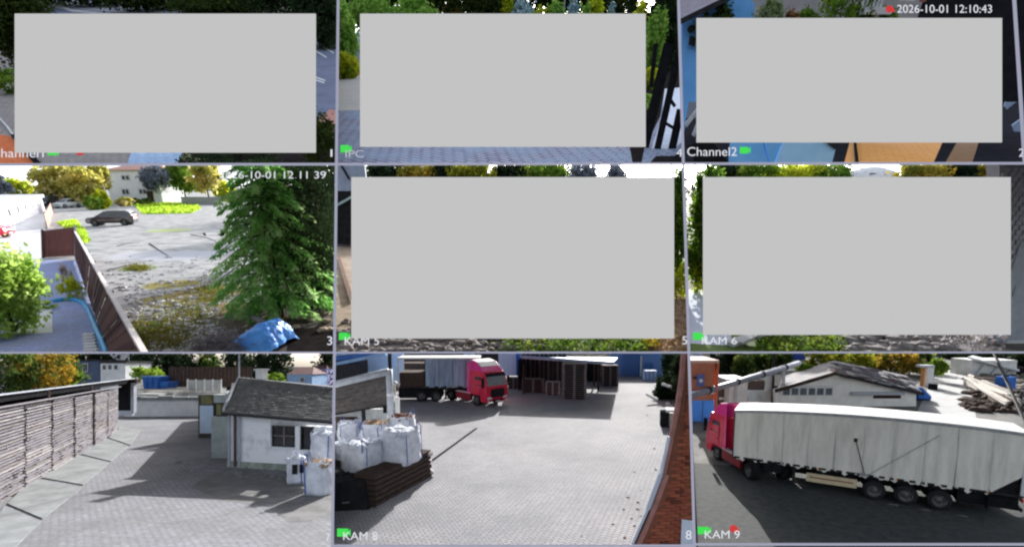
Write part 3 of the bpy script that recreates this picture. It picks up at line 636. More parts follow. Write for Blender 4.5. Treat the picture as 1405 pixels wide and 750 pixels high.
# ---- the white house
P0 = T7.g(314, 640); hx = Vector((.97, -.24, 0)); hy = Vector((.24, .97, 0)); ang = math.atan2(hx.y, hx.x); 
def hl(P): w = Vector(P) - P0; return Vector((w.dot(hx), w.dot(hy), w.z))
def onwall(u, v):                                        # point of the front wall plane under a pixel, in house coordinates
    r = T7.ray(u, v); k = hy.dot(P0) / (hy.x * r[0] + hy.y * r[1]); return hl((r[0] * k, r[1] * k, T7.h + r[2] * k))
t = thing('white_house', 'small white plastered house with a grey moss stained roof', 'house', T7, P0, ang)
M_plaster = mat('stained_plaster', (.84, .87, .92), (.50, .53, .56), 1.6, .9, .2, lo=.28, hi=.48)
xe = onwall(600, 640).x; ez = onwall(322, 566).z + .02
w1 = onwall(333, 600)
wl = MB(); wx = [0, onwall(371, 600).x, onwall(405, 600).x, onwall(411, 600).x, onwall(431, 600).x, xe]; wz0, wz1 = onwall(388, 613).z, onwall(388, 583).z; dz0 = onwall(420, 617).z
for x0, x1, z0, z1 in [(0, wx[1], 0, ez), (wx[1], wx[2], 0, wz0), (wx[1], wx[2], wz1, ez), (wx[2], wx[3], 0, ez), (wx[3], wx[4], 0, dz0), (wx[3], wx[4], wz1, ez), (wx[4], xe, 0, ez)]: wl.lo_hi((x0, 0, z0), (x1, .3, min(z1, ez - .42) if z1 == ez and x0 > 1.6 else z1))
wl.obj('wall', M_plaster, t)
MB().lo_hi((0, .3, 0), (.3, 2.6, ez)).obj('side_wall', M_plaster, t)
MB().lo_hi((-.05, -.06, 0), (xe, -.002, .22)).obj('plinth', mat('mossy_plinth', (.38, .42, .38), (.2, .23, .19), 3, .9, .3), t)
wn_ = MB(); fr = .05
wn_.lo_hi((wx[1], .08, wz0), (wx[2], .14, wz0 + fr)).lo_hi((wx[1], .08, wz1 - fr), (wx[2], .14, wz1)).lo_hi((wx[1], .08, wz0 + fr), (wx[1] + fr, .14, wz1 - fr)).lo_hi((wx[2] - fr, .08, wz0 + fr), (wx[2], .14, wz1 - fr))
xm = (wx[1] + wx[2]) / 2; zm = (wz0 + wz1) / 2
w_ = wn_.obj('window', M_darkmetal, t)
MB().lo_hi((xm - .03, .07, wz0 + fr), (xm + .03, .13, wz1 - fr)).lo_hi((wx[1] + fr, .075, zm - .02), (xm - .03, .125, zm + .02)).lo_hi((xm + .03, .075, zm - .02), (wx[2] - fr, .125, zm + .02)).obj('glazing_bar', mat('brown_frame', (.2, .17, .17), None, 3, .6), w_)
for x0, x1 in ((wx[1] + fr, xm - .03), (xm + .03, wx[2] - fr)):
    for z0, z1 in ((wz0 + fr, zm - .02), (zm + .02, wz1 - fr)): MB().lo_hi((x0, .10, z0), (x1, .11, z1)).obj('pane', M_glass, w_)
MB().lo_hi((wx[1] - .08, -.08, wz0 - .05), (wx[2] + .08, .1, wz0 - .002)).obj('sill', M_plaster, w_)
d_ = MB().lo_hi((wx[3], .12, dz0), (wx[4], .18, wz1)).obj('window', M_glass, t)
MB().lo_hi((wx[3], .05, dz0), (wx[3] + .05, .12, wz1)).lo_hi((wx[4] - .05, .05, dz0), (wx[4], .12, wz1)).obj('frame', M_darkmetal, d_)
for u, r in ((317, .045), (325, .05), (331, .04)):
    p = onwall(u, 600); MB().tube([(p.x, -.09, .05), (p.x, -.09, ez - .1)], r, 8).obj('downpipe', M_galv if u != 325 else mat('brown_pipe', (.12, .09, .1), None, 3, .6), t)
# roof: two slopes of mossy shingle courses
e0 = onwall(321, 562); e0.y = -.35; e0.z = ez + .12
rz_ = T7.zat(P0 + hx * 0 + hy * 1.6, 520); rdg = Vector((-.95, 1.55, rz_)); xr = xe + .25
ev = Vector((e0.x - .05, -.4, ez + .06))
M_roof = mat('mossy_shingles', (.21, .215, .21), (.10, .105, .10), 3.5, .95, .6, lo=.3, hi=.7)
ED, RD = .38, .72; NR = 15; NC = 46; rng = random.Random(9)
rf = MB().add([ev, (xr, ev.y, ev.z - ED), (xr, rdg.y, rdg.z - RD), rdg, ev - Vector((0, 0, .09)), (xr, ev.y, ev.z - ED - .09), (xr, rdg.y, rdg.z - RD - .09), rdg - Vector((0, 0, .09))], [(0, 1, 2, 3), (7, 6, 5, 4), (0, 4, 5, 1), (1, 5, 6, 2), (2, 6, 7, 3), (3, 7, 4, 0)]).obj('roof', M_roof, t)
sh = MB(); sl = Vector((0, rdg.y - ev.y, rdg.z - ev.z)); nn = Vector((0, -sl.z, sl.y)).normalized()
for r in range(NR):
    for c in range(NC):
        f0, f1 = r / NR, (r + 1.08) / NR; xl = ev.x + (rdg.x - ev.x) * f0; w = (xr - xl) / NC; x0 = xl + (c + (.5 if r % 2 else 0)) * w
        if x0 + w > xr: continue
        k = rng.uniform(.005, .016); dA = lambda x, f: (ED + (RD - ED) * f) * (x - ev.x) / (xr - ev.x); a_, b_ = ev + sl * f0 + nn * (k + .015), ev + sl * min(1, f1) + nn * .006
        xa, xb = x0 + .01, x0 + w - .01; q0, q1, q2, q3 = dA(xa, f0), dA(xb, f0), dA(xb, f1), dA(xa, f1)
        sh.add([(xa, a_.y, a_.z - q0), (xb, a_.y, a_.z - q1), (xb, b_.y, b_.z - q2), (xa, b_.y, b_.z - q3), (xa, a_.y, a_.z - k - q0), (xb, a_.y, a_.z - k - q1)], [(0, 1, 2, 3), (0, 4, 5, 1)])
sh2 = sh.obj('shingles', M_roof, rf); stuff(sh2)
MB().slab([rdg, (xr, rdg.y, rdg.z - RD), (xr, rdg.y + 1.7, ez - RD), (rdg.x, rdg.y + 1.7, ez)], .09).obj('back_roof', M_roof, t)
MB().beam(rdg + Vector((-.03, 0, .05)), (xr, rdg.y, rdg.z - RD + .05), .16, .06).obj('ridge_cap', mat('ridge_cap_grey', (.45, .44, .45), (.3, .3, .3), 4, .8), t)
MB().beam(ev + Vector((-.03, 0, .03)), rdg + Vector((-.03, 0, .03)), .07, .12).obj('verge_board', M_galv, t)
MB().beam(ev + Vector((0, -.05, -.06)), (xr, ev.y - .05, ev.z - ED - .06), .1, .09).obj('gutter', M_darkmetal, t)
MB().box((rdg.x + 1.0, rdg.y + .05, rdg.z + .18), (.3, .3, .34)).box((rdg.x + 1.0, rdg.y + .05, rdg.z + .38), (.4, .4, .06)).obj('chimney', M_white, t)
MB().tube([(rdg.x - .05, rdg.y + .05, rdg.z - .1), (rdg.x - .05, rdg.y + .05, rdg.z + 1.0)], .03, 6).obj('antenna_mast', M_galv, t)
# low rear wing running back behind the house: its flat roof shades the yard to the left
we = []
for Y in (20.6, 37.0): we.append(Vector(((319 - CX) / F * Y, Y, 0)))
t = thing('rear_wing', 'low flat roofed wing hidden behind the white house', 'outbuilding', T7, we[0]); q = we[1] - we[0]
MB().slab([(0, 0, 2.25), (4.2, 0, 2.25), q + Vector((4.2, 0, 2.25)), q + Vector((0, 0, 2.25))], 2.25).obj('wall', M_plaster, t)
MB().slab([(-.1, -.1, 2.38), (4.3, -.1, 2.38), q + Vector((4.3, .1, 2.38)), q + Vector((-.1, .1, 2.38))], .12).obj('roof', M_darkmetal, t)
# outhouse made of old doors left of the house
Pn = T7.g(300, 628); t = thing('outhouse', 'narrow outhouse of old grey panels and olive panes beside the house', 'outhouse', T7, Pn); Yn = Pn.y
def ol(u, v, Y): return T7.at(u, v, Y) - Pn
M_gpan = mat('grey_green_panel', (.40, .46, .46), (.26, .31, .31), 2, .7); M_olive = mat('olive_pane', (.22, .22, .10), (.14, .14, .07), 3, .5)
MB().lo_hi(ol(290, 628, Yn), ol(312, 571, Yn) + Vector((0, .8, 0))).obj('panel', M_gpan, t)
pn = MB().lo_hi(ol(296, 571, Yn), ol(312, 552, Yn) + Vector((0, .06, 0))).obj('window', M_darkmetal, t)
MB().lo_hi(ol(297, 569, Yn - .02), ol(303.5, 554, Yn - .02) + Vector((0, .02, 0))).obj('pane', M_olive, pn); MB().lo_hi(ol(305, 569, Yn - .02), ol(311, 554, Yn - .02) + Vector((0, .02, 0))).obj('pane', M_olive, pn)
Yb = T7.g(283, 600).y
MB().lo_hi(ol(272, 600, Yb), ol(293, 541, Yb) + Vector((0, 1.2, 0))).obj('side_panel', mat('dark_panel', (.09, .09, .085), None, 3, .7), t)
MB().lo_hi(ol(274, 594, Yb - .05), ol(292, 556, Yb - .05) + Vector((0, .04, 0))).obj('door', mat('pale_blue_door', (.58, .72, .88), (.46, .6, .78), 2, .5), t)
MB().lo_hi(ol(276, 554, Yb - .05), ol(291, 543, Yb - .05) + Vector((0, .04, 0))).obj('upper_pane', M_olive, t)
MB().lo_hi(ol(293, 552, Yb - .3), ol(312, 541, Yb - .3) + Vector((0, .5, 0))).obj('roof_board', M_gpan, t)

# ---- bulk bags, shared builder
M_bag = mat('woven_white_bag', (.66, .69, .76), (.46, .49, .56), 3.5, .8, .18); M_bagblue = mat('blue_bag_strap', (.10, .16, .42), (.07, .11, .3), 4, .7)
M_wood_chip = mat('wood_filling', (.42, .30, .2), (.2, .13, .09), 9, .9, .8)
def bulk_bag(tile, loc, w, h, rz, label, group, fill=True, seed=0, mark=False, lean=0, dark=None):
    rng = random.Random(seed); t = thing('bulk_bag', label, 'bulk bag', tile, loc, rz, group)
    nu, nv = 28, 10; mb = MB()
    for j in range(nv + 1):
        z = h * j / nv; bul = 1 + .055 * math.sin(math.pi * j / nv) - (.06 if j == 0 else 0) - .05 * (j / nv) ** 3
        for i in range(nu):
            a = 2 * math.pi * i / nu; c, s_ = math.cos(a), math.sin(a); k = 1 / (abs(c) ** 5 + abs(s_) ** 5) ** .2
            rr = w / 2 * k * bul * (1 + .03 * math.sin(5 * a + j * 1.1 + seed) + .025 * math.sin(9 * a - j * 1.9 + seed * 2) + rng.uniform(-.02, .02)); mb.v.append((c * rr + lean * z, s_ * rr, z + (rng.uniform(-.03, .05) if j == nv else 0)))
    for j in range(nv):
        for i in range(nu): mb.f.append((j * nu + i, j * nu + (i + 1) % nu, (j + 1) * nu + (i + 1) % nu, (j + 1) * nu + i))
    mb.f.append(tuple(range(nu))[::-1])
    mb.obj('sack', M_bag, t, smooth=True)
    if fill:
        fm = MB(); 
        for k in range(45): fm.rock((rng.uniform(-.4, .4) * w + lean * h, rng.uniform(-.4, .4) * w, h * .93 + rng.uniform(-.05, .06)), rng.uniform(.08, .2) * w, rng, .5)
        stuff(fm.obj('filling', dark or M_wood_chip, t))
    else:
        MB().lathe([(w * .53, h * .97), (w * .4, h * 1.04), (w * .16, h * 1.08), (w * .1, h * 1.2), (w * .17, h * 1.28)], (lean * h, 0, 0), 'Z', 16).obj('spout', M_bag, t, smooth=True)
    for sx in (-1, 1):
        for sy in (-1, 1):
            x, y = sx * w * .44, sy * w * .44
            MB().tube([(x, y, h * .8), (x * 1.05, y * 1.05, h * 1.05), (x * .85, y * .85, h * 1.22 - rng.random() * .1), (x * .6, y * 1.0, h * 1.0)], .022, 5).obj('loop', M_bagblue if (sx + sy + seed) % 3 == 0 else M_bag, t)
        MB().box((sx * w * .36, -w * .545, h * .5), (.03, .02, h * .9), ry=rng.uniform(-.06, .06)).obj('webbing', M_bagblue if (seed + sx) % 3 else M_bag, t)
    if mark:
        MB().box((0, -w * .575, h * .6), (.16, .012, .3)).box((.2, -w * .575, h * .62), (.12, .012, .26)).obj('printed_mark', M_black, t)
    return t
g7 = 'bulk bags at the corner of the white house'
def bag7(u, v, wpx, hpx, rz, lab, **k):
    P = T7.g(u, v); s_ = T7.ppm(P); return bulk_bag(T7, P, wpx / s_, hpx / s_, rz, lab, g7, **k)
bag7(408, 661, 23, 34, .15, 'narrow white bag with a black printed mark by the house wall', fill=False, seed=1, mark=True)
bag7(440, 676, 34, 44, -.2, 'open white bag with orange brown filling nearest the paving edge', seed=2)
bag7(433, 655, 26, 30, .3, 'bluish bag between the marked bag and the open bag', seed=3, fill=False)
P = T7.g(443, 660); bulk_bag(T7, (P.x - .02, P.y + .1, .78), .66, .74, .1, 'pale bag standing on top of the bags by the dark window', g7, fill=False, seed=4)

# ---- far background of this view
def far(u, v, Y): return T7.at(u, v, Y)
F_yel = foliage('yellow_autumn_leaves', (.42, .26, .03), (.30, .22, .04), (.10, .13, .03), 1.0); F_grn = foliage('mixed_green_leaves', (.03, .06, .02), (.07, .12, .03), (.18, .22, .05), .9)
F_drk = foliage('dark_evergreen', (.012, .022, .014), (.022, .038, .02), (.04, .06, .03), .8, .25); F_lime = foliage('lime_leaves', (.22, .34, .04), (.12, .22, .03), (.34, .42, .07), 1.3)
def bgtree(tile, u, vbase, vtop, wpx, Y, fol, lab, seed, **k):
    P = tile.at(u, vbase, Y); P2 = tile.at(u, vtop, Y); w = wpx / tile.ppm(P)
    return tree(tile, P, P2.z - P.z, w, fol, lab, seed=seed, **k)
bg = 'trees behind the lumber yard'
bgtree(T7, 52, 552, 474, 64, 34, F_yel, 'yellow autumn tree behind the long dark lean-to', 11, group=bg, trunk=.15, clumps=60)
bgtree(T7, 10, 560, 476, 62, 32, F_grn, 'green tree at the left edge behind the lean-to', 12, group=bg, trunk=.15, clumps=55)
bgtree(T7, 85, 545, 476, 50, 38, F_grn, 'mixed green tree between the yellow tree and the blue house', 13, group=bg, trunk=.15, clumps=50)
bgtree(T7, 100, 528, 505, 20, 36, F_lime, 'small pale bush below the blue house', 14, name='shrub', cat='shrub', trunk=0, clumps=16)
bgtree(T7, 120, 520, 468, 60, 66, F_drk, 'dark evergreen behind the roof of the blue house', 15, group=bg, trunk=.1)
bgtree(T7, 205, 545, 474, 60, 62, F_drk, 'dark tree behind the blue skip', 16, group=bg, trunk=.1, clumps=60)
bgtree(T7, 205, 520, 503, 40, 50, F_lime, 'low pale green bushes right behind the blue skip', 17, name='shrub', cat='shrub', trunk=0, clumps=18)
bgtree(T7, 250, 545, 478, 46, 64, F_drk, 'dark tree above the dark board fence, left of the antenna', 18, group=bg, trunk=.1)
bgtree(T7, 284, 545, 480, 40, 66, F_grn, 'grey green tree just left of the antenna mast', 19, group=bg, trunk=.1)
bgtree(T7, 328, 550, 474, 40, 60, F_drk, 'broad black evergreen directly behind the house chimney', 21, group=bg, trunk=.08, clumps=60)
bgtree(T7, 372, 550, 470, 54, 58, F_drk, 'large black evergreen between chimney and blue far house', 22, group=bg, trunk=.08, clumps=70)
bgtree(T7, 448, 550, 474, 34, 56, F_drk, 'dark tree at the right end of the house roof', 23, group=bg, trunk=.08)
bgtree(T7, 376, 528, 511, 22, 40, F_lime, 'small light green bush over the middle of the house roof', 24, name='shrub', cat='shrub', trunk=0, clumps=16)
# dark fence behind the skip
Yf = 44; t = thing('board_fence', 'dark brown board fence in front of the black trees', 'fence', T7, T7.at(285, 545, Yf)); o_ = T7.at(285, 545, Yf)
for k in range(22):
    u = 231 + k * 5.2; p, q = T7.at(u, 530, Yf) - o_, T7.at(u + 4.9, 503 + random.Random(k).uniform(-.4, .6), Yf) - o_; MB().lo_hi(p, q + Vector((0, .05, 0))).obj('fence_board', M_wood_dark, t)
MB().lo_hi(T7.at(230, 524, Yf) - o_ + Vector((0, .06, 0)), T7.at(346, 526, Yf) - o_ + Vector((0, .14, 0))).obj('rail', M_wood_dark, t)
Yf = 40; o_ = T7.at(278, 540, Yf); t = thing('concrete_fence', 'pale grey panel fence below the dark board fence', 'fence', T7, o_)
for k in range(4): MB().lo_hi(T7.at(258 + k * 11.5, 545, Yf) - o_, T7.at(268.5 + k * 11.5, 521, Yf) - o_ + Vector((0, .08, 0))).obj('panel', M_concrete, t)
for k in range(5): MB().lo_hi(T7.at(256.4 + k * 11.5, 545, Yf) - o_ + Vector((0, -.04, 0)), T7.at(257.4 + k * 11.5, 520, Yf) - o_ + Vector((0, .12, 0))).obj('post', M_concrete, t)
def house(tile, name, label, cat, u0, u1, vb, ve, Y, wall, roofm, vr=None, wins=(), winm=None, depth=4, hip=0, rv=None, group=None):
    """a far house: wall, roof, windows with frame and pane; pixel sizes are measured at distance Y"""
    o_ = tile.at((u0 + u1) / 2, vb, Y); t = thing(name, label, cat, tile, o_, 0, group); Lc = lambda u, v, dy=0: tile.at(u, v, Y) - o_ + Vector((0, dy, 0))
    a, b = Lc(u0, vb), Lc(u1, ve); MB().lo_hi(a, (b.x, depth, b.z)).obj('wall', wall, t)
    ov = (b.x - a.x) * .04
    if vr is not None:
        z = Lc(u0, vr).z
        if hip is None: MB().lo_hi((a.x - ov, -ov, b.z), (b.x + ov, depth + ov, z)).obj('roof', roofm, t)
        else:
            h = (b.x - a.x) * hip
            MB().add([(a.x - ov, -ov, b.z), (b.x + ov, -ov, b.z), (b.x + ov, depth + ov, b.z), (a.x - ov, depth + ov, b.z), (a.x + h, depth / 2, z), (b.x - h, depth / 2, z)], [(0, 1, 5, 4), (1, 2, 5), (2, 3, 4, 5), (3, 0, 4), (3, 2, 1, 0)]).obj('roof', roofm, t)
    for (x0, y0, x1, y1) in wins:
        p, q = Lc(x0, y1), Lc(x1, y0); w = MB().lo_hi((p.x, -.06, p.z), (q.x, -.003, q.z)).obj('window', M_white, t); e = (q.x - p.x) * .12
        xm = (p.x + q.x) / 2
        for xa, xb in ((p.x + e, xm - e * .4), (xm + e * .4, q.x - e)): MB().lo_hi((xa, -.075, p.z + e), (xb, -.062, q.z - e)).obj('pane', winm or M_glass, w)
    return t
M_slate = mat('slate_blue_wall', (.10, .13, .21), (.075, .1, .17), 3, .8); M_redroof = mat('brown_red_roof', (.16, .09, .09), (.1, .06, .06), 3, .8)
house(T7, 'blue_house', 'slate blue house with a white framed window behind the lean-to', 'house', 96, 137, 540, 495, 56, M_slate, M_darkmetal, 493, [(114, 498, 121, 510)], hip=None)
house(T7, 'white_annexe', 'white annexe joined to the right of the slate blue house', 'house', 138, 172, 540, 498, 55.5, M_white, M_darkmetal, 495, [(141, 500, 146, 507), (149, 500, 154, 507), (157, 500, 162, 507)], hip=None)
house(T7, 'white_house', 'white house corner high behind the flat white annexe', 'house', 148, 172, 535, 478, 74, M_white, M_galv, 472, [(160, 486, 166, 493)])
house(T7, 'far_house', 'light blue far house with a brown red hipped roof', 'house', 394, 428, 540, 513, 50, mat('light_blue_wall', (.30, .46, .7), None, 3, .8), M_redroof, 503, [(412, 517, 418, 524)], hip=.25)
house(T7, 'far_house', 'lilac gable rising behind the brown red roof', 'house', 428, 448, 540, 505, 54, mat('lilac_wall', (.36, .36, .62), None, 3, .8), M_redroof, 494, [(435, 508, 441, 515)], hip=.4)
house(T7, 'low_shed', 'low light blue wall at the right over the house roof', 'shed', 432, 462, 570, 534, 36, M_skyblue, M_white, 532, hip=None)
# ------------------------------------------------------------------ bottom middle view: paved yard with red lorry, pallets and bulk bags
M_pav8 = paver('pale_yard_paving', (.325, .325, .335), (.275, .275, .29), (.12, .12, .145), .28, .14, -24, patch=(.165, .17, .185), pscale=.22, msize=.018)
struct('yard_ground', MB().sheet(gpoly(T8, [(440, 484.5), (965, 484.5), (975, 1000), (440, 1000)])), M_pav8, T8)
a, b = T8.g(584, 638), T8.g(654, 587)
MB().beam(a + Vector((0, 0, .006)), b + Vector((0, 0, .006)), .16, .012).obj('pole_shadow_strip', M_black, None, T8)['kind'] = 'structure'  # thin dark strip paints the cast shadow of a pole
# red lorry
p0, p1 = T8.g(668, 554), T8.g(629, 546); hd = (p0 - p1).normalized()
rz8 = math.atan2(hd.y, hd.x)
lorry('red and pink lorry with blue grey curtains parked beside the pallet stacks', T8, p0, rz8, .93, math.atan2(.02, 1) - rz8, 7.4, M_curtain_b, 'lorries with red cabs', open_rear=2.5, seed=5)
# ---- left building: grey shingle roof, white gutter and downpipe
Yl = T8.g(520, 612).y
t = thing('brick_shed', 'low shed with grey shingle roof, fat white gutter and downpipe', 'shed', T8, T8.at(500, 612, Yl)); o_ = T8.at(500, 612, Yl)
def l8(u, v, Y=Yl, dy=0): return T8.at(u, v, Y) - o_ + Vector((0, dy, 0))
M_palewall = mat('pale_grey_wall', (.50, .53, .53), (.36, .38, .38), 2, .9, .2)
MB().lo_hi(l8(440, 640), l8(531, 561) + Vector((0, .3, 0))).obj('wall', M_palewall, t)
rl, rr_, rt, rtr = l8(440, 568, Yl, -.3), l8(534, 551, Yl, -.3), l8(440, 533, Yl + 1.6), l8(534, 512, Yl + 1.6)
MB().slab([rl, rr_, rtr, rt], .08).obj('roof', mat('brown_grey_shingles', (.17, .155, .145), (.09, .082, .08), 3, .95, .8), t)
for k in range(7): 
    f = (k + .5) / 7; MB().beam(rl + (rt - rl) * f + Vector((0, 0, .02)), rr_ + (rtr - rr_) * f + Vector((0, 0, .02)), .10, .03).obj('shingle_course', mat('shingle_edge', (.2, .185, .175), (.11, .1, .1), 6, .95, .5), t)
MB().beam(rl + Vector((0, -.05, -.1)), rr_ + Vector((0, -.05, -.1)), .1, .1).obj('eave_board', M_darkmetal, t)
g0, g1 = l8(440, 531, Yl, -.45), l8(536, 508, Yl, -.45); rg = 4.6 / T8.ppm(T8.at(500, 520, Yl))
MB().tube([g0, g1], rg, 14).obj('gutter', M_galv, t, smooth=True)
MB().tube([g1 + Vector((.02, 0, .1)), l8(538, 540, Yl, -.45), l8(538.5, 566, Yl, -.45)], rg * .98, 14).obj('downpipe', M_galv, t, smooth=True)
MB().lathe([(rg * 1.15, 0), (rg * 1.15, .15)], l8(538.5, 541, Yl, -.45), 'Z', 14).obj('pipe_collar', M_white, t)
MB().lo_hi(l8(461, 590, Yl, -.02), l8(492, 571, Yl, .1)).obj('door', M_wood_dark, t)
MB().lo_hi(l8(497, 585, Yl, -.06), l8(501, 553, Yl, .0)).obj('post', M_darkmetal, t)
MB().lo_hi(l8(526, 566, Yl, -.05), l8(531, 548, Yl, .0)).obj('wall_box', M_black, t)
MB().lo_hi(l8(543, 600, Yl + 2), l8(547.5, 545, Yl + 2) + Vector((0, .12, 0))).obj('rear_post', M_white, t)
# wire frame and dark goods behind
P = T8.at(560, 560, 46); t = thing('gate_barrier', 'bent pale metal frame with dark goods left of the lorry', 'frame', T8, P)
def f8(u, v, Y=46): return T8.at(u, v, Y) - P
for a, b in [((541, 523), (563, 537)), ((563, 537), (545, 551)), ((541, 545), (566, 535)), ((541, 523), (543, 552))]: MB().beam(f8(*a), f8(*b), .14, .14).obj('bar', mat('cream_bar', (.6, .58, .52), None, 4, .6), t)
MB().lo_hi(f8(536, 548, 48), f8(545, 528, 48) + Vector((0, .4, 0))).obj('load', M_wood_dark, t)
# sheds behind on the left
Yb = 62
def shed8(lab, parts, base, name='sheet_metal_hall', cat='hall'):
    o2 = T8.at(base[0], base[1], base[2]); t = thing(name, lab, cat, T8, o2)
    for (nm, m, u0, v0, u1, v1, Y, dp) in parts:
        a = T8.at(u0, v1, Y) - o2; b = T8.at(u1, v0, Y) - o2; MB().lo_hi(a, b + Vector((0, dp, 0))).obj(nm, m, t)
    return t, o2
M_blusheet = mat('ribbed_blue_sheet', (.16, .30, .62), (.11, .22, .5), 2, .5, .3, stretch=(14, 1, .2))
M_whiteblue = mat('bluish_white_sheet', (.48, .62, .84), (.38, .52, .74), 1.5, .5, .2, stretch=(8, 1, .2))
shed8('pale blue panel wall behind the fat white gutter', [('wall', M_whiteblue, 503, 476, 553, 540, 52, .2), ('dark_trim', M_darkmetal, 500, 468, 503, 540, 52, .3), ('pale_gate', M_whiteblue, 537, 500, 551, 536, 50, .1)], (520, 540, 52), 'panel_wall', 'wall')
t, o2 = shed8('long blue striped awning at the upper left above the shed', [('back_wall', M_darkmetal, 440, 470, 503, 560, 50, .3)], (480, 560, 50), 'awning', 'awning')
for k in range(3):
    a, b = T8.at(440, 503 - k * 7, 48.5) - o2, T8.at(530, 485 - k * 4, 48.5) - o2; MB().beam(a, b, .5, .28).obj('awning_slat', M_skyblue if k % 2 == 0 else M_bluepaint, t)
P = T8.g(536, 560); MB().tube([(0, 0, 0), (0, 0, 4.4)], .16, 8).obj('pole', M_darkmetal, None, T8); o = bpy.data.objects[REG[-1][0].name]; o.matrix_world = T8.M @ Matrix.Translation(T8.at(535.5, 530, 41) - Vector((0, 0, 1.5))); tag(o, 'dark post rising above the bend of the fat white pipe', 'post')
t, o2 = shed8('dark old truck bodies stored in shade left of the lorry trailer', [], (568, 560, 56), 'stored_truck', 'truck')
MB().lo_hi(T8.at(553, 545, 56) - o2, T8.at(584, 498, 56) - o2 + Vector((0, 2, 0))).obj('body', M_wood_dark, t)
MB().lo_hi(T8.at(563, 533, 55.8) - o2, T8.at(583, 517, 55.8) - o2 + Vector((0, .1, 0))).obj('cab_front', M_black, t)
MB().lo_hi(T8.at(564, 516, 55.7) - o2, T8.at(583, 509, 55.7) - o2 + Vector((0, .1, 0))).obj('windscreen', mat('sky_lit_glass', (.25, .35, .5), None, 2, .1), t)
# blue-white pillar and hall behind the cab
shed8('pale blue sheet pillar with a deeper blue edge behind the red cab', [('wall', M_whiteblue, 684, 474, 708, 515, 50, .4), ('corner_trim', M_bluepaint, 708, 474, 714, 515, 49.9, .5)], (698, 520, 50), 'sheet_pillar', 'pillar')
shed8('dark wide hall behind the lorry trailer roof', [('wall', M_darkmetal, 548, 470, 684, 530, 64, .4), ('light_band', M_whiteblue, 636, 478, 652, 490, 63.8, .1)], (610, 540, 64))
# open storage hall with the light blue roof; its roof edge throws the long shade on the yard
PH = T8.at(842, 495, 42.4); R0 = T8.at(842, 496, 42.4)
t = thing('storage_hall', 'open storage hall under a light blue sloping roof full of pallets', 'hall', T8, (R0.x, R0.y, 0)); o2 = Vector((R0.x, R0.y, 0)); zr = R0.z
MB().slab([Vector((0, 0, zr)), Vector((-7.7, 2.2, zr + .36)), Vector((-7.7, 13, zr - .62)), Vector((2.4, 10, zr - .5))], .12).obj('roof', M_skyblue, t)
MB().beam((0, -.02, zr - .16), (-7.7, 2.18, zr + .2), .1, .2).obj('fascia', mat('grey_fascia', (.3, .36, .48), None, 3, .6), t)
MB().lo_hi((-7.6, 12.6, 0), (2.2, 12.9, zr - .8)).obj('back_wall', M_black, t)
MB().lo_hi((-7.9, 6.6, 0), (-7.7, 12.9, zr - .5)).obj('side_wall', M_black, t)
for x, y in ((-.3, 6.0), (-.2, 9), (-4.6, 6), (-7.5, 4)): MB().lo_hi((x, y, 0), (x + .16, y + .16, zr - .62)).obj('post', M_wood_dark, t)
# pallets: one built, stacked by copying
M_pal = mat('grey_pallet_wood', (.26, .23, .22), (.13, .115, .11), 6, .9, .4, stretch=(.5, 5, 5)); M_pald = mat('dark_pallet_wood', (.24, .215, .22), (.10, .09, .095), 6, .9, .4, stretch=(.5, 5, 5)); M_pall = mat('pale_pallet_wood', (.52, .47, .45), (.36, .32, .31), 6, .9, .4, stretch=(.5, 5, 5))
def pallet_parts(t, w, dpt, z, h, m, rng):
    dk = MB()
    for k in range(5): dk.box((rng.uniform(-.02, .02), -dpt / 2 + (k + .5) * dpt / 5, z + h * .9), (w, dpt / 5.8, h * .18))
    dk.obj('deck', m, t)
    bl = MB()
    for x in (-.46, 0, .46):
        bl.box((x * w, -dpt / 2 + .06, z + h * .48), (w * .1, .12, h * .62)); bl.box((x * w, dpt / 2 - .06, z + h * .48), (w * .1, .12, h * .62)); bl.box((x * w, 0, z + h * .08), (w * .1, dpt, h * .14))
    bl.obj('block', m, t)
def pstack(u, v, wpx, n, hpx, lab, m, rz=0, seed=0, dpt=1.1, top=None):
    rng = random.Random(seed); P = T8.g(u, v); s_ = T8.ppm(P); w = wpx / s_; h = hpx / s_ / n
    t = thing('pallet_stack', lab, 'pallet stack', T8, P, rz, 'stacks of pallets in the yard')
    MB().lo_hi((-w * .44, -dpt * .35, .0), (w * .44, dpt * .45, h * n - h * .3)).obj('dark_inside', M_black, t)
    for k in range(n): pallet_parts(t, w * rng.uniform(.96, 1.03), dpt, k * h, h, m if not callable(m) else m(k), rng)
    if top: MB().box((0, 0, h * n + .05), (w * 1.02, dpt * 1.02, .07)).obj('cover_sheet', top, t)
    return t
pstack(788, 546, 32, 17, 48, 'tall dark pallet stack with a pale top, in front of the hall', M_pald, -.16, 1, top=M_pall)
pstack(732, 537, 29, 7, 18, 'low pale pallet stack before the black pallet wall', M_pal, -.12, 2)
pstack(758.5, 540, 19, 7, 17, 'small pale pallet stack beside the tall dark stack', M_pall, -.12, 3)
pstack(705, 532, 14, 5, 15, 'low dark stack behind the right corner of the red cab', M_pald, -.1, 4)
pstack(836, 528, 22, 10, 28, 'stack inside the hall at its right end', M_pald, 0, 5)
for k in range(5): pstack(722 + k * 12.2, 527 + k * .6, 12, 18, 50 - k, ['first dark stack of the black pallet wall, by the blue pillar', 'second dark stack of the black pallet wall', 'middle dark stack of the black pallet wall', 'fourth dark stack of the black pallet wall', 'last dark stack of the black pallet wall, beside the tall stack'][k], M_pald, -.1, 10 + k)
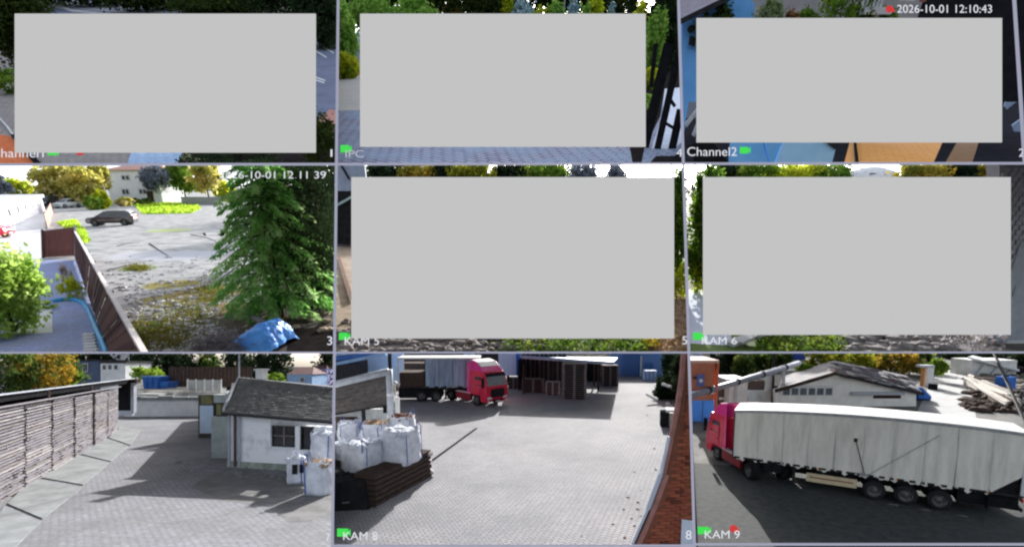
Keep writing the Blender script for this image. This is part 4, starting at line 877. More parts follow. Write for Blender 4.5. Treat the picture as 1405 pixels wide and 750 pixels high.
# right: blue hall, blue crates, trees
t, o2 = shed8('deep blue corrugated hall side right of the open storage', [('wall', M_blusheet, 836, 474, 912, 526, 60, .3), ('white_corner', M_white, 878, 488, 881, 528, 59.8, .3), ('base', M_darkmetal, 836, 526, 912, 531, 59.8, .35)], (866, 531, 60))
for k in range(9): a = T8.at(853 + k * 2.9, 525, 59.9) - o2; b = T8.at(854 + k * 2.9, 474, 59.9) - o2; MB().lo_hi(a, b + Vector((0, .08, 0))).obj('rib', M_bluepaint, t)
for lab, u0, v0, u1, v1, Y in (('blue crate with pale lid under the black trees', 884, 508, 903, 535, 56), ('small blue crate high behind the white corner', 884, 496, 896, 508, 60)):
    t, o2 = shed8(lab, [('crate_wall', M_bluepaint, u0, (v0 + v1) / 2, u1, v1, Y, 1.2), ('crate_panel', M_whiteblue, u0 + 1, v0, u1 - 2, (v0 + v1) / 2, Y + .05, 1.1)], (u0, v1, Y), 'storage_crate', 'crate')
    for k in range(4): a = T8.at(u0 + 1 + k * (u1 - u0 - 3) / 3, v1, Y - .06) - o2; b = T8.at(u0 + 2.4 + k * (u1 - u0 - 3) / 3, v0 + 1, Y - .06) - o2; MB().lo_hi(a, b + Vector((0, .05, 0))).obj('batten', M_bluepaint, t)
for u, v, vt, w, Y, s_ in ((900, 520, 470, 40, 62, 1), (925, 545, 474, 36, 48, 2), (935, 560, 480, 28, 42, 3), (912, 556, 520, 30, 44, 4)):
    bgtree(T8, u, v, vt, w, Y, F_drk, ['', 'black evergreen above the blue crates', 'black evergreen in front of the others, by the coping', 'dark evergreen half hidden by the pale coping end', 'low dark bush under the black evergreens'][s_], 30 + s_, group='dark trees at the right of the yard', trunk=.12, clumps=50)
for k, (u0, v0, u1, v1) in enumerate(((908, 526, 922, 531), (887, 540, 902, 548), (915, 552, 921, 560))):
    a, b = T8.at(u0, v0, 43 - k), T8.at(u1, v1, 42.6 - k); o = MB().beam((0, 0, 0), b - a, .3, .2).obj('board', M_white, None, T8); o.matrix_world = T8.M @ Matrix.Translation(a); tag(o, ['white board leaning among the dark trees', 'white plank lying at the foot of the dark trees', 'short white board end above the beige bin'][k], 'board')
P = T8.g(919, 586); s_ = T8.ppm(P); t = thing('waste_bin', 'dark and beige waste bin with white lid at the yard edge', 'bin', T8, P, -.2)
MB().lo_hi((-12 / s_, 0, 0), (-1 / s_, .9, 21 / s_)).obj('dark_half', M_black, t, bevel=.03); MB().lo_hi((-.8 / s_, -.02, 0), (10 / s_, .88, 18 / s_)).obj('beige_half', mat('beige_box', (.42, .4, .36), None, 4, .7), t, bevel=.03); MB().box((3 / s_, .4, 23 / s_), (17 / s_, 1.0, .16)).obj('lid', M_white, t, bevel=.03)

# ---- bulk bags on and behind the dark crate
g8 = 'bulk bags around the dark crate'
cA, cB = T8.g(516, 697), T8.g(592, 655); cd = (cB - cA).normalized(); cn = Vector((-cd.y, cd.x, 0)); ca = math.atan2(cd.y, cd.x)
cl = (cB - cA).length; chh = 1.25
t = thing('timber_crate', 'dark brown slatted timber crate carrying the front bulk bags', 'crate', T8, cA, ca)
W = 1.0
MB().lo_hi((.05, .06, .06), (cl - .05, W - .06, chh - .1)).obj('inner_box', M_black, t)
for k in range(6):
    z0 = .05 + k * chh / 6; MB().lo_hi((0, 0, z0), (cl + random.Random(k).uniform(-.06, .04), .05, z0 + chh / 6 - .05)).obj('slat', M_wood_dark, t)
    MB().lo_hi((cl - .05, .06, z0), (cl, W, z0 + chh / 6 - .05)).obj('slat', M_wood_dark, t); MB().lo_hi((0, .06, z0), (.05, W, z0 + chh / 6 - .05)).obj('slat', M_wood_dark, t)
for k in range(8): MB().lo_hi((.0, k * W / 8 + .01, chh - .02), (cl, (k + 1) * W / 8 - .02, chh + .03)).obj('top_slat', M_wood_dark, t)
MB().beam((-.02, -.03, .03), (cl + .02, -.03, .03), .08, .07).obj('skid', M_wood_old, t)
rg_ = random.Random(3); st = MB()
for k in range(18): st.rock((cl + rg_.uniform(-.1, .12), rg_.uniform(0, W), rg_.uniform(.1, chh + .05)), rg_.uniform(.1, .25), rg_, .7)
stuff(st.obj('rubble', mat('pale_rubble', (.55, .5, .48), (.35, .3, .3), 5, .9), t))
def bag8(u, v, wpx, hpx, lab, z=0, rz=0, Y=None, **k):
    P = T8.g(u, v, z); s_ = T8.ppm(P); return bulk_bag(T8, P, wpx / s_, hpx / s_, rz, lab, g8, **k)
bag8(498, 651, 44, 47, 'front left white bag with torn open top on the crate', .75, ca - .1, seed=11, dark=M_bag)
bag8(549, 633, 45, 46, 'largest front right white bag standing on the crate end', 1.1, ca - .05, seed=12, dark=M_bag)
bag8(553, 609, 33, 40, 'rear bag with dark brown filling next to the white downpipe', .7, .1, seed=13, dark=mat('red_brown_filling', (.16, .06, .04), (.07, .03, .025), 9, .9))
bag8(518, 610, 38, 32, 'rear middle bag with tan filling below the shed wall', .7, .05, seed=14)
bag8(481, 612, 30, 34, 'rear left pale blue bag before the dark shed door', .6, .2, seed=15, dark=M_bag)
bag8(470, 628, 24, 22, 'small folded white bag at the left edge of the yard view', .5, -.3, seed=16, fill=False)
for k, (u, v) in enumerate(((478, 640), (492, 626), (524, 628), (550, 622))):
    P = T8.g(u, v); MB_ = MB(); t = thing('goods_pallet', ['dark pallet under the small folded bag', 'dark pallet below the pale blue bag', 'dark pallet below the tan filled bag', 'dark pallet below the brown filled bag'][k], 'pallet', T8, P, ca, 'dark pallets under the bags')
    for j in range(4): pallet_parts(t, 1.2, 1.2, j * .15, .15, M_pald, random.Random(k * 7 + j))

# added black mound that paints the deep shade left of the crate
P = T8.g(474, 700); s_ = T8.ppm(P); mb = MB(); rng = random.Random(14); nx, ny = 12, 8; ww, dd = 62 / s_, 1.9
for j in range(ny + 1):
    for i in range(nx + 1):
        e = 0 if i in (0, nx) or j in (0, ny) else 1
        mb.v.append(((i / nx - .5) * ww * (1.05 - .05 * e) + rng.uniform(-.02, .02), j / ny * dd * (1.06 - .06 * e) + rng.uniform(-.02, .02), (1.05 + rng.uniform(-.06, .06)) * e))
for j in range(ny):
    for i in range(nx): a = j * (nx + 1) + i; mb.f.append((a, a + 1, a + nx + 2, a + nx + 1))
t = thing('shade_mound', 'added black mound standing for the deep shade left of the dark crate', 'stack', T8, P, .12)
mb.obj('shade_cover', mat('shade_black', (.022, .022, .025), (.012, .012, .014), 2, .8, .3), t)
MB().beam((-.1, -.03, .32), (.16, -.05, .34), .06, .03).obj('pale_lath', M_wood_old, t)
# ---- brick wall with pale pink coping along the right edge
cp = [(875, 750), (897, 700), (915, 651), (926, 600), (934, 560), (940, 520), (944, 470)]
Yn = [15.0, 15.05, 15.1, 15.15, 15.2, 15.25, 15.3]
cps = [T8.at(u, v, y) for (u, v), y in zip(cp, Yn)]
cps = [cps[0] + (cps[0] - cps[1])] + cps
t = thing('brick_wall', 'red brick wall with pale pink coping curving along the right edge', 'wall', T8)
M_brick = paver('dark_red_brick', (.22, .045, .035), (.16, .032, .028), (.10, .04, .035), .5, .17, 0, patch=(.08, .02, .02), pscale=1.4, msize=.01)
M_cop = mat('pink_coping', (.42, .21, .18), (.3, .15, .13), 3, .7, .2); M_edge = mat('white_edge_sheet', (.56, .62, .72), (.46, .52, .62), 2, .5)
M_mortar = mat('dark_mortar', (.22, .085, .055), (.15, .06, .04), 5, .95)
for i in range(len(cps) - 1):
    a, b = cps[i], cps[i + 1]; s_ = T8.ppm(b)
    P_ = [(a.x, a.y, -.3), (b.x, b.y, -.3), b - Vector((0, 0, .06)), a - Vector((0, 0, .06))]
    MB().add([Vector(p) for p in P_] + [Vector(p) + Vector((0, .3, 0)) for p in P_], [(0, 1, 2, 3), (7, 6, 5, 4), (0, 4, 5, 1), (1, 5, 6, 2), (2, 6, 7, 3), (3, 7, 4, 0)]).obj('wall_section', M_mortar, t)
    w = 6.0 / s_
    MB().beam(a + Vector((0, .13, 0)), b + Vector((0, .13, 0)), .26, w * .9).obj('coping_stone', M_cop, t)
    if i < 4:
        off = Vector((-w * 1.12, .1, w * .1)); MB().beam(a + off, b + off, .06, w * (.4 if i < 2 else .9)).obj('edge_sheet', M_edge, t)
        off = Vector((-w * .72, .12, 0)); MB().beam(a + off, b + off, .05, w * .45).obj('gutter_gap', M_black, t)
W0 = Vector((cps[-1].x + 3.0, cps[-1].y, 0)); MB().add([(cps[-1].x, cps[-1].y, -.3), (W0.x, W0.y, -.3), (W0.x, W0.y, cps[-1].z), (cps[-1].x, cps[-1].y, cps[-1].z)], [(0, 1, 2, 3)]).obj('wall_section', M_mortar, t)
# single bricks, laid in courses below the sloping coping, sharing three meshes
BW, BH = .30, .105; rng = random.Random(5); bm_ = []
for k, (c1, c2) in enumerate((((.36, .115, .065), (.28, .085, .05)), ((.30, .09, .055), (.23, .07, .042)), ((.15, .048, .033), (.1, .035, .025)))):
    m_ = MB().box((0, 0, 0), (BW - .014, .04, BH - .014)); me = bpy.data.meshes.new('brick'); me.from_pydata(m_.v, [], m_.f); me.materials.append(mat('red_brick_%s' % ('bright', 'plain', 'burnt')[k], c1, c2, 7, .9, .3)); bm_.append(me)
def cop_at(x):
    for a, b in zip(cps[:-1], cps[1:]):
        if a.x <= x <= b.x: f = (x - a.x) / (b.x - a.x); return a.lerp(b, f)
    return None
nb = 0
for r in range(60):
    for c in range(40):
        x = cps[0].x + c * BW + (BW / 2 if r % 2 else 0) + .1; z = .35 + r * BH; q = cop_at(x - BW / 2)
        if q is None or z > q.z - .2 or nb >= 290: continue
        w_ = T8.px((x, q.y, z))
        if w_[0] > 957 or w_[1] > 770: continue
        o = bpy.data.objects.new('brick', bm_[rng.choice([0, 1, 1, 1, 0, 1, 0, 1, 2])]); COL.objects.link(o); o.parent = t; q2 = cop_at(x) or q; o.location = (x, q2.y - .012 - rng.random() * .012, z); TILE[o.name] = T8; REG.append((o, T8)); nb += 1
P = T8.at(942, 748, 12.5); o = MB().beam((0, 0, -1), (.12, .3, .55), .3, .05).beam((.36, 0, -1), (.40, .3, .5), .12, .05).obj('roof_sheet', M_edge, None, T8); o.matrix_world = T8.M @ Matrix.Translation(P); tag(o, 'bluish white sheet standing at the foot of the brick face', 'sheet')
rng = random.Random(8); lv = MB()
for k in range(24):
    f = rng.random(); i = rng.randrange(1, 5); c = cps[i].lerp(cps[i + 1], f); px_ = T8.px(c); Pg = T8.g(px_[0] - 14 - rng.expovariate(1) * 16, px_[1] + rng.uniform(-8, 8)); lv.rock((Pg.x, Pg.y, .015), rng.uniform(.03, .09), rng, .3)
stuff(tag(lv.obj('fallen_leaves', mat('dead_leaves', (.16, .11, .06), (.08, .06, .035), 9, .9), None, T8), 'dry leaves and crumbs lying along the white wall edge', 'leaves'))
# ------------------------------------------------------------------ bottom right view: the white curtain lorry
M_asph = mat('dark_asphalt', (.07, .076, .076), (.042, .046, .047), 3.2, .9, .35, detail=10)
struct('yard_asphalt', MB().sheet(gpoly(T9, [(935, 484.5), (1900, 484.5), (1900, 1000), (935, 1000)])), mat('pale_yard_concrete', (.20, .20, .195), (.11, .11, .105), .8, .9, .2, detail=8), T9)
struct('shaded_asphalt_apron', MB().sheet(gpoly(T9, [(935, 633), (1000, 638), (1100, 600), (1700, 640), (1800, 1000), (935, 1000)], .004)), M_asph, T9)  # asphalt colour also carries the shade left of the cab
struct('lane', MB().sheet(gpoly(T9, [(1258, 566), (1286, 503), (1325, 503), (1340, 575)], .006)), mat('pale_lane', (.46, .47, .48), (.38, .39, .40), 1.0, .9), T9)
sc9 = .83; ha, ta = R(149), R(95)                       # trailer and tractor headings
hd = Vector((math.cos(ha), math.sin(ha), 0)); td = Vector((math.cos(ta), math.sin(ta), 0)); per = Vector((hd.y, -hd.x, 0))
kp9 = T9.g(1003, 655) + per * (1.25 * sc9) - hd * (1.55 * sc9)
lorry('long white curtain lorry with pink red cab, seen from its side', T9, kp9 + td * (3.3 * sc9), ta, sc9, ha - ta, 12.3, M_curtain_w, 'lorries with red cabs', seed=8, overhang=2.9, hem=1.2, lift=1.1, bow=.26)
# shadows of lorry fall on the apron by themselves
def flat9(name, lab, cat, parts, base):
    o2 = T9.at(*base); t = thing(name, lab, cat, T9, o2)
    for (nm, m, u0, v0, u1, v1, Y, dp) in parts: MB().lo_hi(T9.at(u0, v1, Y) - o2, T9.at(u1, v0, Y) - o2 + Vector((0, dp, 0))).obj(nm, m, t)
    return t, o2
M_orbrick = paver('orange_brick_wall', (.80, .24, .12), (.68, .19, .095), (.45, .2, .13), .25, .1, 0, patch=(.36, .1, .06), pscale=.6, msize=.012)
Yo = 36
t, o2 = flat9('brick_building', 'orange brick building with bright blue door at the left edge', 'building', [('wall', M_orbrick, 940, 498, 981, 587, Yo, 3), ('corner_pier', mat('orange_pier', (.56, .2, .12), (.46, .15, .09), 4, .8), 981, 496, 987, 585, Yo - .1, .6), ('parapet', mat('pale_parapet', (.6, .42, .36), None, 4, .8), 940, 494, 987, 498, Yo - .15, 3), ('band', mat('pale_band', (.62, .6, .6), None, 4, .8), 940, 536, 981, 540, Yo - .1, .1)], (962, 587, Yo))
dr = MB().lo_hi(T9.at(949, 587, Yo - .1) - o2, T9.at(980, 549, Yo - .1) - o2 + Vector((0, .08, 0))).obj('door', mat('bright_blue_door', (.10, .32, .92), (.08, .27, .8), 1.5, .5), t)
MB().lo_hi(T9.at(963.5, 586, Yo - .13) - o2, T9.at(964.6, 550, Yo - .13) - o2 + Vector((0, .03, 0))).obj('door_gap', M_darkmetal, dr)
sg = MB().lo_hi(T9.at(956, 530, Yo - .1) - o2, T9.at(967, 513, Yo - .1) - o2 + Vector((0, .08, 0))).obj('shield_sign', mat('blue_sign', (.12, .16, .42), None, 3, .4), t, bevel=.04)
MB().lathe([(.001, 0), (.13, 0), (.13, .03)], T9.at(962, 522, Yo - .14) - o2, 'Y', 14).obj('emblem', M_white, sg)
MB().lo_hi(T9.at(951, 520, Yo - .06) - o2, T9.at(957, 516, Yo - .06) - o2 + Vector((0, .05, 0))).obj('small_plate', M_darkmetal, t)
flat9('block_tower', 'pale blue building corner above the orange brick building', 'building', [('wall', M_whiteblue, 945, 470, 961, 515, 52, 2), ('trim', M_skyblue, 961, 470, 963, 515, 52, .4)], (953, 520, 52))
# overhead pipe, with the post that carries it
a, b = T9.at(940, 545, 34), T9.at(1096, 498, 44); t = thing('overhead_pipe', 'long grey overhead pipe slanting up from the brick building', 'pipe', T9, a)
MB().tube([(0, 0, 0), b - a], .22, 12).obj('pipe', mat('grey_blue_pipe', (.34, .37, .44), (.24, .26, .33), 3, .5), t, smooth=True)
for k in range(4): p = (b - a) * (k + .7) / 4.4; MB().tube([p, p + (b - a).normalized() * .25], .27, 12).obj('pipe_joint', M_darkmetal, t)
for k in (1, 3): p = (b - a) * (k + .7) / 4.4; MB().lo_hi((p.x - .1, p.y - .1, -a.z), (p.x + .1, p.y + .1, p.z - .2)).obj('pipe_support', M_galv, t)
P = T9.g(1060, 553); t = thing('lamp_post', 'thin dark post standing before the white gable building', 'post', T9, P)
MB().tube([(0, 0, 0), (-.12, 0, T9.zat(P, 470))], .12, 8, .08).obj('pole', M_darkmetal, t); MB().box((.05, -.1, 1.2), (.35, .3, .7)).obj('switch_box', M_darkmetal, t)
# white sheds between brick building and gable building
M_wshed = mat('white_shed_wall', (.70, .71, .70), (.56, .57, .57), 1.3, .85)
t, o2 = flat9('white_shed', 'low white shed with a dark brown lean-to, left of the gable', 'shed', [('wall', M_wshed, 999, 524, 1026, 575, 41, 2.5), ('roof', M_galv, 997, 520, 1028, 524, 40.9, 2.7), ('lean_to', mat('brown_board', (.14, .1, .09), None, 4, .8), 1026, 522, 1049, 535, 43, 1.5), ('low_wall', M_white, 1026, 535, 1060, 560, 42.8, .3), ('side_wall', M_wshed, 1049, 514, 1060, 535, 43, 1.5)], (1020, 575, 41))
MB().beam(T9.at(1022, 522, 42.5) - o2, T9.at(1062, 512, 42.5) - o2, .5, .12).obj('roof_edge', M_galv, t)
t, o2 = flat9('wooden_hut', 'dark brown hut between the brick building and the white shed', 'hut', [('wall', mat('brown_board', (0, 0, 0)), 988, 528, 1000, 566, 42, 1.5), ('white_board', M_white, 987, 545, 1001, 548, 41.9, .1)], (994, 566, 42))
t, o2 = flat9('long_white_building', 'far white building under the bright blue roof', 'building', [('wall', M_wshed, 1040, 508, 1108, 545, 62, 3), ('upper_wall', M_wshed, 1075, 493, 1108, 508, 66, 3), ('roof', mat('bright_blue_roof', (.05, .1, .5), (.04, .08, .42), 2, .5), 1074, 478, 1106, 494, 66, 4), ('eave', M_steel, 1050, 512, 1100, 515, 61.7, .4)], (1080, 545, 62))
# gable building
Yg = 41.5; o2 = T9.at(1160, 560, Yg); t = thing('gable_building', 'wide white gable building with slabs on its roof behind the lorry', 'building', T9, o2)
def g9(u, v, Y=Yg, dy=0): return T9.at(u, v, Y) - o2 + Vector((0, dy, 0))
pr = [g9(1064, 565), g9(1257, 575), g9(1257, 538), g9(1139, 514), g9(1064, 534)]
MB().add(pr + [p + Vector((0, .4, 0)) for p in pr], [(0, 1, 2, 3, 4), (9, 8, 7, 6, 5)] + [(i, i + 5, (i + 1) % 5 + 5, (i + 1) % 5) for i in range(5)]).obj('gable_wall', mat('white_gable', (.86, .86, .83), (.72, .72, .69), 1.2, .85), t)
M_slabroof = mat('grey_roof_felt', (.26, .26, .28), (.16, .16, .175), 2.5, .9, .5)
rA, rB, rC = g9(1060, 535, Yg, -.4), g9(1142, 511, Yg, -.4), g9(1262, 539, Yg, -.4)
bk = g9(1105, 503, Yg + 7) - g9(1142, 511, Yg); bk = Vector((5.5, 9, .1))
MB().slab([rB, rC, rC + bk + Vector((0, 0, .2)), rB + bk], .15).obj('right_roof', M_slabroof, t)
MB().slab([rA, rB, rB + bk, rA + bk], .15).obj('left_roof', M_slabroof, t)
MB().beam(rA, rB, .1, .28).obj('left_verge', M_wood_dark, t); MB().beam(rB, rC, .1, .28).obj('right_verge', M_darkmetal, t)
rng = random.Random(12)
for k in range(54):
    f, g_ = rng.uniform(.02, .95), rng.uniform(.0, .92); p = rB + (rC - rB) * f + bk * g_ + Vector((0, 0, .07 + .1 * g_))
    MB().box(p, (rng.uniform(.5, 1.1), rng.uniform(.6, 1.2), .1), rz=rng.uniform(-.2, .2), ry=math.atan2(-(rC - rB).z, (rC - rB).x) * 1).obj('slab', [mat('pale_slab', (.34, .34, .37), (.24, .24, .27), 3, .9), mat('rusty_slab', (.3, .2, .19), (.2, .14, .14), 3, .9), M_slabroof][rng.choice([0, 0, 0, 1, 2])], t)
wn_ = MB().lo_hi(g9(1069, 542, Yg, -.06), g9(1143, 528, Yg, -.003)).obj('window', M_white, t)
for k in range(6): MB().lo_hi(g9(1074 + k * 11.6, 541, Yg, -.1), g9(1083 + k * 11.6, 532, Yg, -.062)).obj('pane', mat('grey_window_glass', (.16, .19, .22), (.1, .12, .14), 2, .2), wn_)
MB().lo_hi(g9(1198, 546, Yg, -.05), g9(1236, 538.5, Yg, -.003)).obj('opening', mat('red_brown_opening', (.05, .022, .02), None, 3, .9), t); MB().lo_hi(g9(1166, 541, Yg, -.3), g9(1238, 537, Yg, -.003)).obj('canopy', M_galv, t)
# things between gable and lane
t, o2 = flat9('tarpaulin_stack', 'bright blue sheet covered stack at the gable corner', 'stack', [], (1268, 549, 44))
x0, x1 = (T9.at(1259, 549, 44) - o2).x, (T9.at(1279, 549, 44) - o2).x; h = (T9.at(1260, 531, 44) - o2).z
MB().prism([(x0, .1), (x1, .1), (x1 - .1, h * .35), (x0 + .35, h), (x0, h)], 0, 1.6).obj('cover', M_bluepaint, t, bevel=.08); MB().lo_hi((x0 + .1, .1, -.3), (x1 - .05, 1.5, .1)).obj('base', M_black, t)
t, o2 = flat9('oil_drum', 'dark drum at the start of the lane', 'drum', [], (1279, 540, 50)); MB().lathe([(.001, -.2), (.38, -.2), (.4, 0), (.38, .35), (.4, .4), (.38, .45), (.38, .95), (.36, 1), (.001, 1)], (0, 0, 0), 'Z', 16).obj('drum_body', M_black, t, smooth=True); MB().lathe([(.41, .3), (.43, .33), (.41, .36)], (0, 0, 0), 'Z', 16).obj('hoop', M_darkmetal, t)
flat9('gate_pillar', 'white pillar with orange edge at the lane corner', 'pillar', [('pillar', M_white, 1270, 504, 1282, 530, 52, .6), ('orange_edge', mat('orange_trim', (.6, .3, .12), None, 3, .7), 1266, 502, 1270, 540, 51.9, .5), ('cap', M_galv, 1265, 501, 1283, 504, 51.8, .8)], (1274, 540, 52))
flat9('gate_pillar', 'dark gate post with pale side beyond the lane', 'pillar', [('pillar', M_wood_dark, 1317, 497, 1324, 519, 62, .6), ('pale_side', M_galv, 1312, 497, 1317, 519, 62, .5)], (1320, 520, 62))
t, o2 = flat9('white_hall', 'white hall with thin roof edge among dark trees at the right', 'hall', [('wall', M_wshed, 1332, 494, 1396, 521, 60, 3), ('dark_end', M_black, 1396, 504, 1412, 520, 60.2, 2)], (1365, 525, 60))
MB().slab([T9.at(1328, 489, 59.5) - o2, T9.at(1398, 507, 59.5) - o2, T9.at(1405, 505, 65) - o2, T9.at(1335, 487, 65) - o2], .2).obj('roof', M_white, t)
for k in range(3): MB().beam(T9.at(1335 + k * 18, 519, 59.8) - o2, T9.at(1352 + k * 18, 497 + k * 5, 59.8) - o2, .1, .1).obj('brace', M_galv, t)
# long pile of poles and rubble right of the lane
t = thing('timber_pile', 'long pile of pale poles and dark trunks beside the lane', 'timber pile', T9)
rng = random.Random(17)
for k in range(34):
    f = rng.random(); u0, v0 = 1322 + f * 12 + rng.uniform(-3, 3), 527 + rng.uniform(-4, 5); u1, v1 = 1388 + rng.uniform(-14, 12), 552 + rng.uniform(-14, 10)
    a, b = T9.g(u0, v0), T9.g(u1, v1 + 4); a.z, b.z = rng.uniform(.1, .9), rng.uniform(.1, .7); MB().tube([a, b], rng.uniform(.1, .2), 6).obj('pole', [mat('pale_pole', (.5, .48, .44), (.34, .32, .29), 4, .85, .3), M_wood_dark, mat('grey_pole', (.34, .32, .31), (.2, .19, .18), 4, .85, .3)][rng.choice([0, 0, 1, 2])], t)
rk = MB()
for k in range(80): Pg = T9.g(rng.uniform(1326, 1400), rng.uniform(540, 566)); rk.rock((Pg.x, Pg.y, .1), rng.uniform(.2, .7), rng, .6)
stuff(rk.obj('rubble', M_wood_dark, t))
t = thing('earth_heap', 'pale earth and plank heap in front of the white hall', 'heap', T9); rk = MB()
for k in range(90): Pg = T9.g(rng.uniform(1330, 1405), rng.uniform(514, 540)); rk.rock((Pg.x, Pg.y, .1), rng.uniform(.2, .6), rng, .5)
stuff(rk.obj('rubble', mat('pale_earth', (.24, .22, .19), (.15, .135, .12), 3, .9, .3), t))
for k in range(8): a, b = T9.g(1332 + k, 522 + k), T9.g(1365 + k * 2, 526 + k); a.z = b.z = .5 + k * .05; MB().beam(a, b, .3, .12).obj('plank', M_wood_dark, t)
P = T9.g(1378, 537); t = thing('water_tank', 'small bright blue tank beside the earth heap', 'tank', T9, P, .3); MB().lo_hi((-.7, -.5, .2), (.7, .5, 1.5)).obj('tank_body', M_bluepaint, t, bevel=.12); MB().lathe([(.2, 1.5), (.2, 1.62), (.001, 1.62)], (0, 0, 0), 'Z', 12).obj('cap', M_black, t); MB().lo_hi((-.75, -.55, 0), (.75, .55, .2)).obj('stand', M_darkmetal, t)
a, b = T9.at(1362, 480, 30), T9.at(1412, 590, 24); t = thing('leaning_pole', 'thin dark pole leaning across the right edge of the view', 'pole', T9, b); MB().tube([(0.9, -.5, -b.z), (0, 0, 0), a - b], .09, 8, .07).obj('pole', M_darkmetal, t); MB().tube([(a - b) * .55, (a - b) * .62 + Vector((-.5, 0, .8))], .04, 6).obj('stay', M_darkmetal, t)
bg = 'trees behind the white buildings'
F_yg = foliage('yellow_green_leaves', (.16, .22, .03), (.36, .34, .03), (.08, .13, .025), 1.2)
for i, (u, vb, vt, w, Y, f, lab) in enumerate([(992, 535, 474, 36, 50, F_drk, 'dark tree behind the orange brick building'), (1018, 522, 486, 28, 48, F_grn, 'olive bush over the white shed roof'), (1046, 515, 474, 42, 56, F_grn, 'grey green tree left of the bright blue roof'), (1068, 512, 478, 28, 54, F_grn, 'green tree directly behind the thin dark post'), (1104, 514, 500, 18, 50, F_lime, 'small yellow bush at the left roof verge'),
    (1130, 520, 472, 48, 60, F_yg, 'yellow green tree over the ridge of the gable building'), (1165, 518, 472, 46, 62, F_yg, 'second yellow green tree above the roof slabs'), (1196, 518, 476, 36, 66, F_lime, 'pale green tree above the middle of the slab roof'), (1228, 518, 474, 48, 62, F_yel, 'bright yellow tree behind the right roof slope'), (1262, 522, 474, 28, 64, F_grn, 'brown green tree above the gable roof end'),
    (1286, 514, 493, 20, 56, F_lime, 'light green bush at the lane corner pillar'), (1305, 506, 474, 36, 80, F_drk, 'dark tree closing the far end of the lane'), (1340, 506, 474, 36, 72, F_drk, 'dark tree behind the left end of the white hall'), (1378, 520, 474, 46, 70, F_drk, 'large dark tree behind the white hall'), (1405, 530, 474, 36, 66, F_drk, 'dark tree at the right edge behind the white hall')]):
    bgtree(T9, u, vb, vt, w, Y, f, lab, 50 + i, group=bg, trunk=.1, clumps=46)
# ------------------------------------------------------------------ middle left view: stony car yard, brown fence, driveway, spruce
def patch_mat(name, base, base2, spots, scale=.6):
    """pale ground with moss, dirt and painted shade patches: spots are (x, y, radius, colour) in ground metres"""
    m = mat(name, base, base2, scale, .9, .35, detail=9); nt = m.node_tree; p = nt.nodes['Principled BSDF']; lk = p.inputs['Base Color'].links[0]; cur = lk.from_socket
    tc = [n for n in nt.nodes if n.type == 'TEX_COORD'][0]
    no = nd(nt, 'ShaderNodeTexNoise'); no.inputs['Scale'].default_value = 1.1; no.inputs['Detail'].default_value = 8; no.inputs['Roughness'].default_value = .75; nt.links.new(tc.outputs['Object'], no.inputs['Vector'])
    for (x, y, r, c) in spots:
        d = nd(nt, 'ShaderNodeVectorMath', operation='DISTANCE'); d.inputs[1].default_value = (x, y, 0); nt.links.new(tc.outputs['Object'], d.inputs[0])
        a = nd(nt, 'ShaderNodeMapRange'); a.inputs[1].default_value = r; a.inputs[2].default_value = r * .3; nt.links.new(d.outputs['Value'], a.inputs[0])
        b = nd(nt, 'ShaderNodeMath', operation='ADD'); nt.links.new(a.outputs[0], b.inputs[0]); nt.links.new(no.outputs[0], b.inputs[1])
        e = nd(nt, 'ShaderNodeMapRange'); e.inputs[1].default_value = 1.0; e.inputs[2].default_value = 1.18; nt.links.new(b.outputs[0], e.inputs[0])
        mx = nd(nt, 'ShaderNodeMix', data_type='RGBA'); mx.inputs[7].default_value = (*c, 1); nt.links.new(e.outputs[0], mx.inputs[0]); nt.links.new(cur, mx.inputs[6]); cur = mx.outputs[2]
    nt.links.new(cur, p.inputs['Base Color']); return m
moss = (.23, .20, .055); sp_ = []
for u, v, r, c in [(215, 455, 2.4, moss), (190, 470, 1.6, moss), (250, 410, 2.0, moss), (290, 400, 2.0, (.24, .18, .08)), (265, 440, 2.2, moss), (310, 425, 1.6, (.22, .16, .07)), (235, 390, 1.5, moss), (325, 460, 2.4, (.12, .09, .05)), (395, 470, 3.4, (.07, .06, .05)), (400, 440, 4.2, (.09, .075, .06)), (440, 470, 3.5, (.06, .05, .045)), (190, 368, 1.2, (.2, .25, .07)), (232, 316, 2.5, (.35, .42, .18)), (250, 350, 3.0, (.40, .41, .45)), (190, 350, 2.5, (.42, .43, .46))]:  # the darkest spots put the spruce's shade into the soil colour
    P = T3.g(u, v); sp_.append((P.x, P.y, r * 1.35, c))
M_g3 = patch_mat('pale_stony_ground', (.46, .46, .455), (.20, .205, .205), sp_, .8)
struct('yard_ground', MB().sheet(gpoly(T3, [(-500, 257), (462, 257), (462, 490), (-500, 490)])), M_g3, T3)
rng = random.Random(2); st = [MB(), MB()]
for k in range(2200):
    u, v = rng.uniform(120, 345), 484 - rng.expovariate(1) * 48
    if v < 352 or (u - 104) < (v - 318) * .56 + 12: continue
    if v > 410 and u > 300: continue
    P = T3.g(u, v); st[k % 2].rock((P.x, P.y, .01), rng.uniform(.04, .13) * (1.6 if rng.random() < .06 else 1), rng, .42)
stuff(tag(st[0].obj('cobbles', mat('pale_cobble', (.58, .57, .58), (.4, .4, .42), 5, .9), None, T3), 'pale loose cobbles set in the mossy ground', 'stones'))
stuff(tag(st[1].obj('cobbles', mat('grey_cobble', (.34, .34, .36), (.24, .24, .26), 5, .9), None, T3), 'darker grey cobbles mixed through the mossy ground', 'stones'))
nr = np.random.default_rng(5); P = []
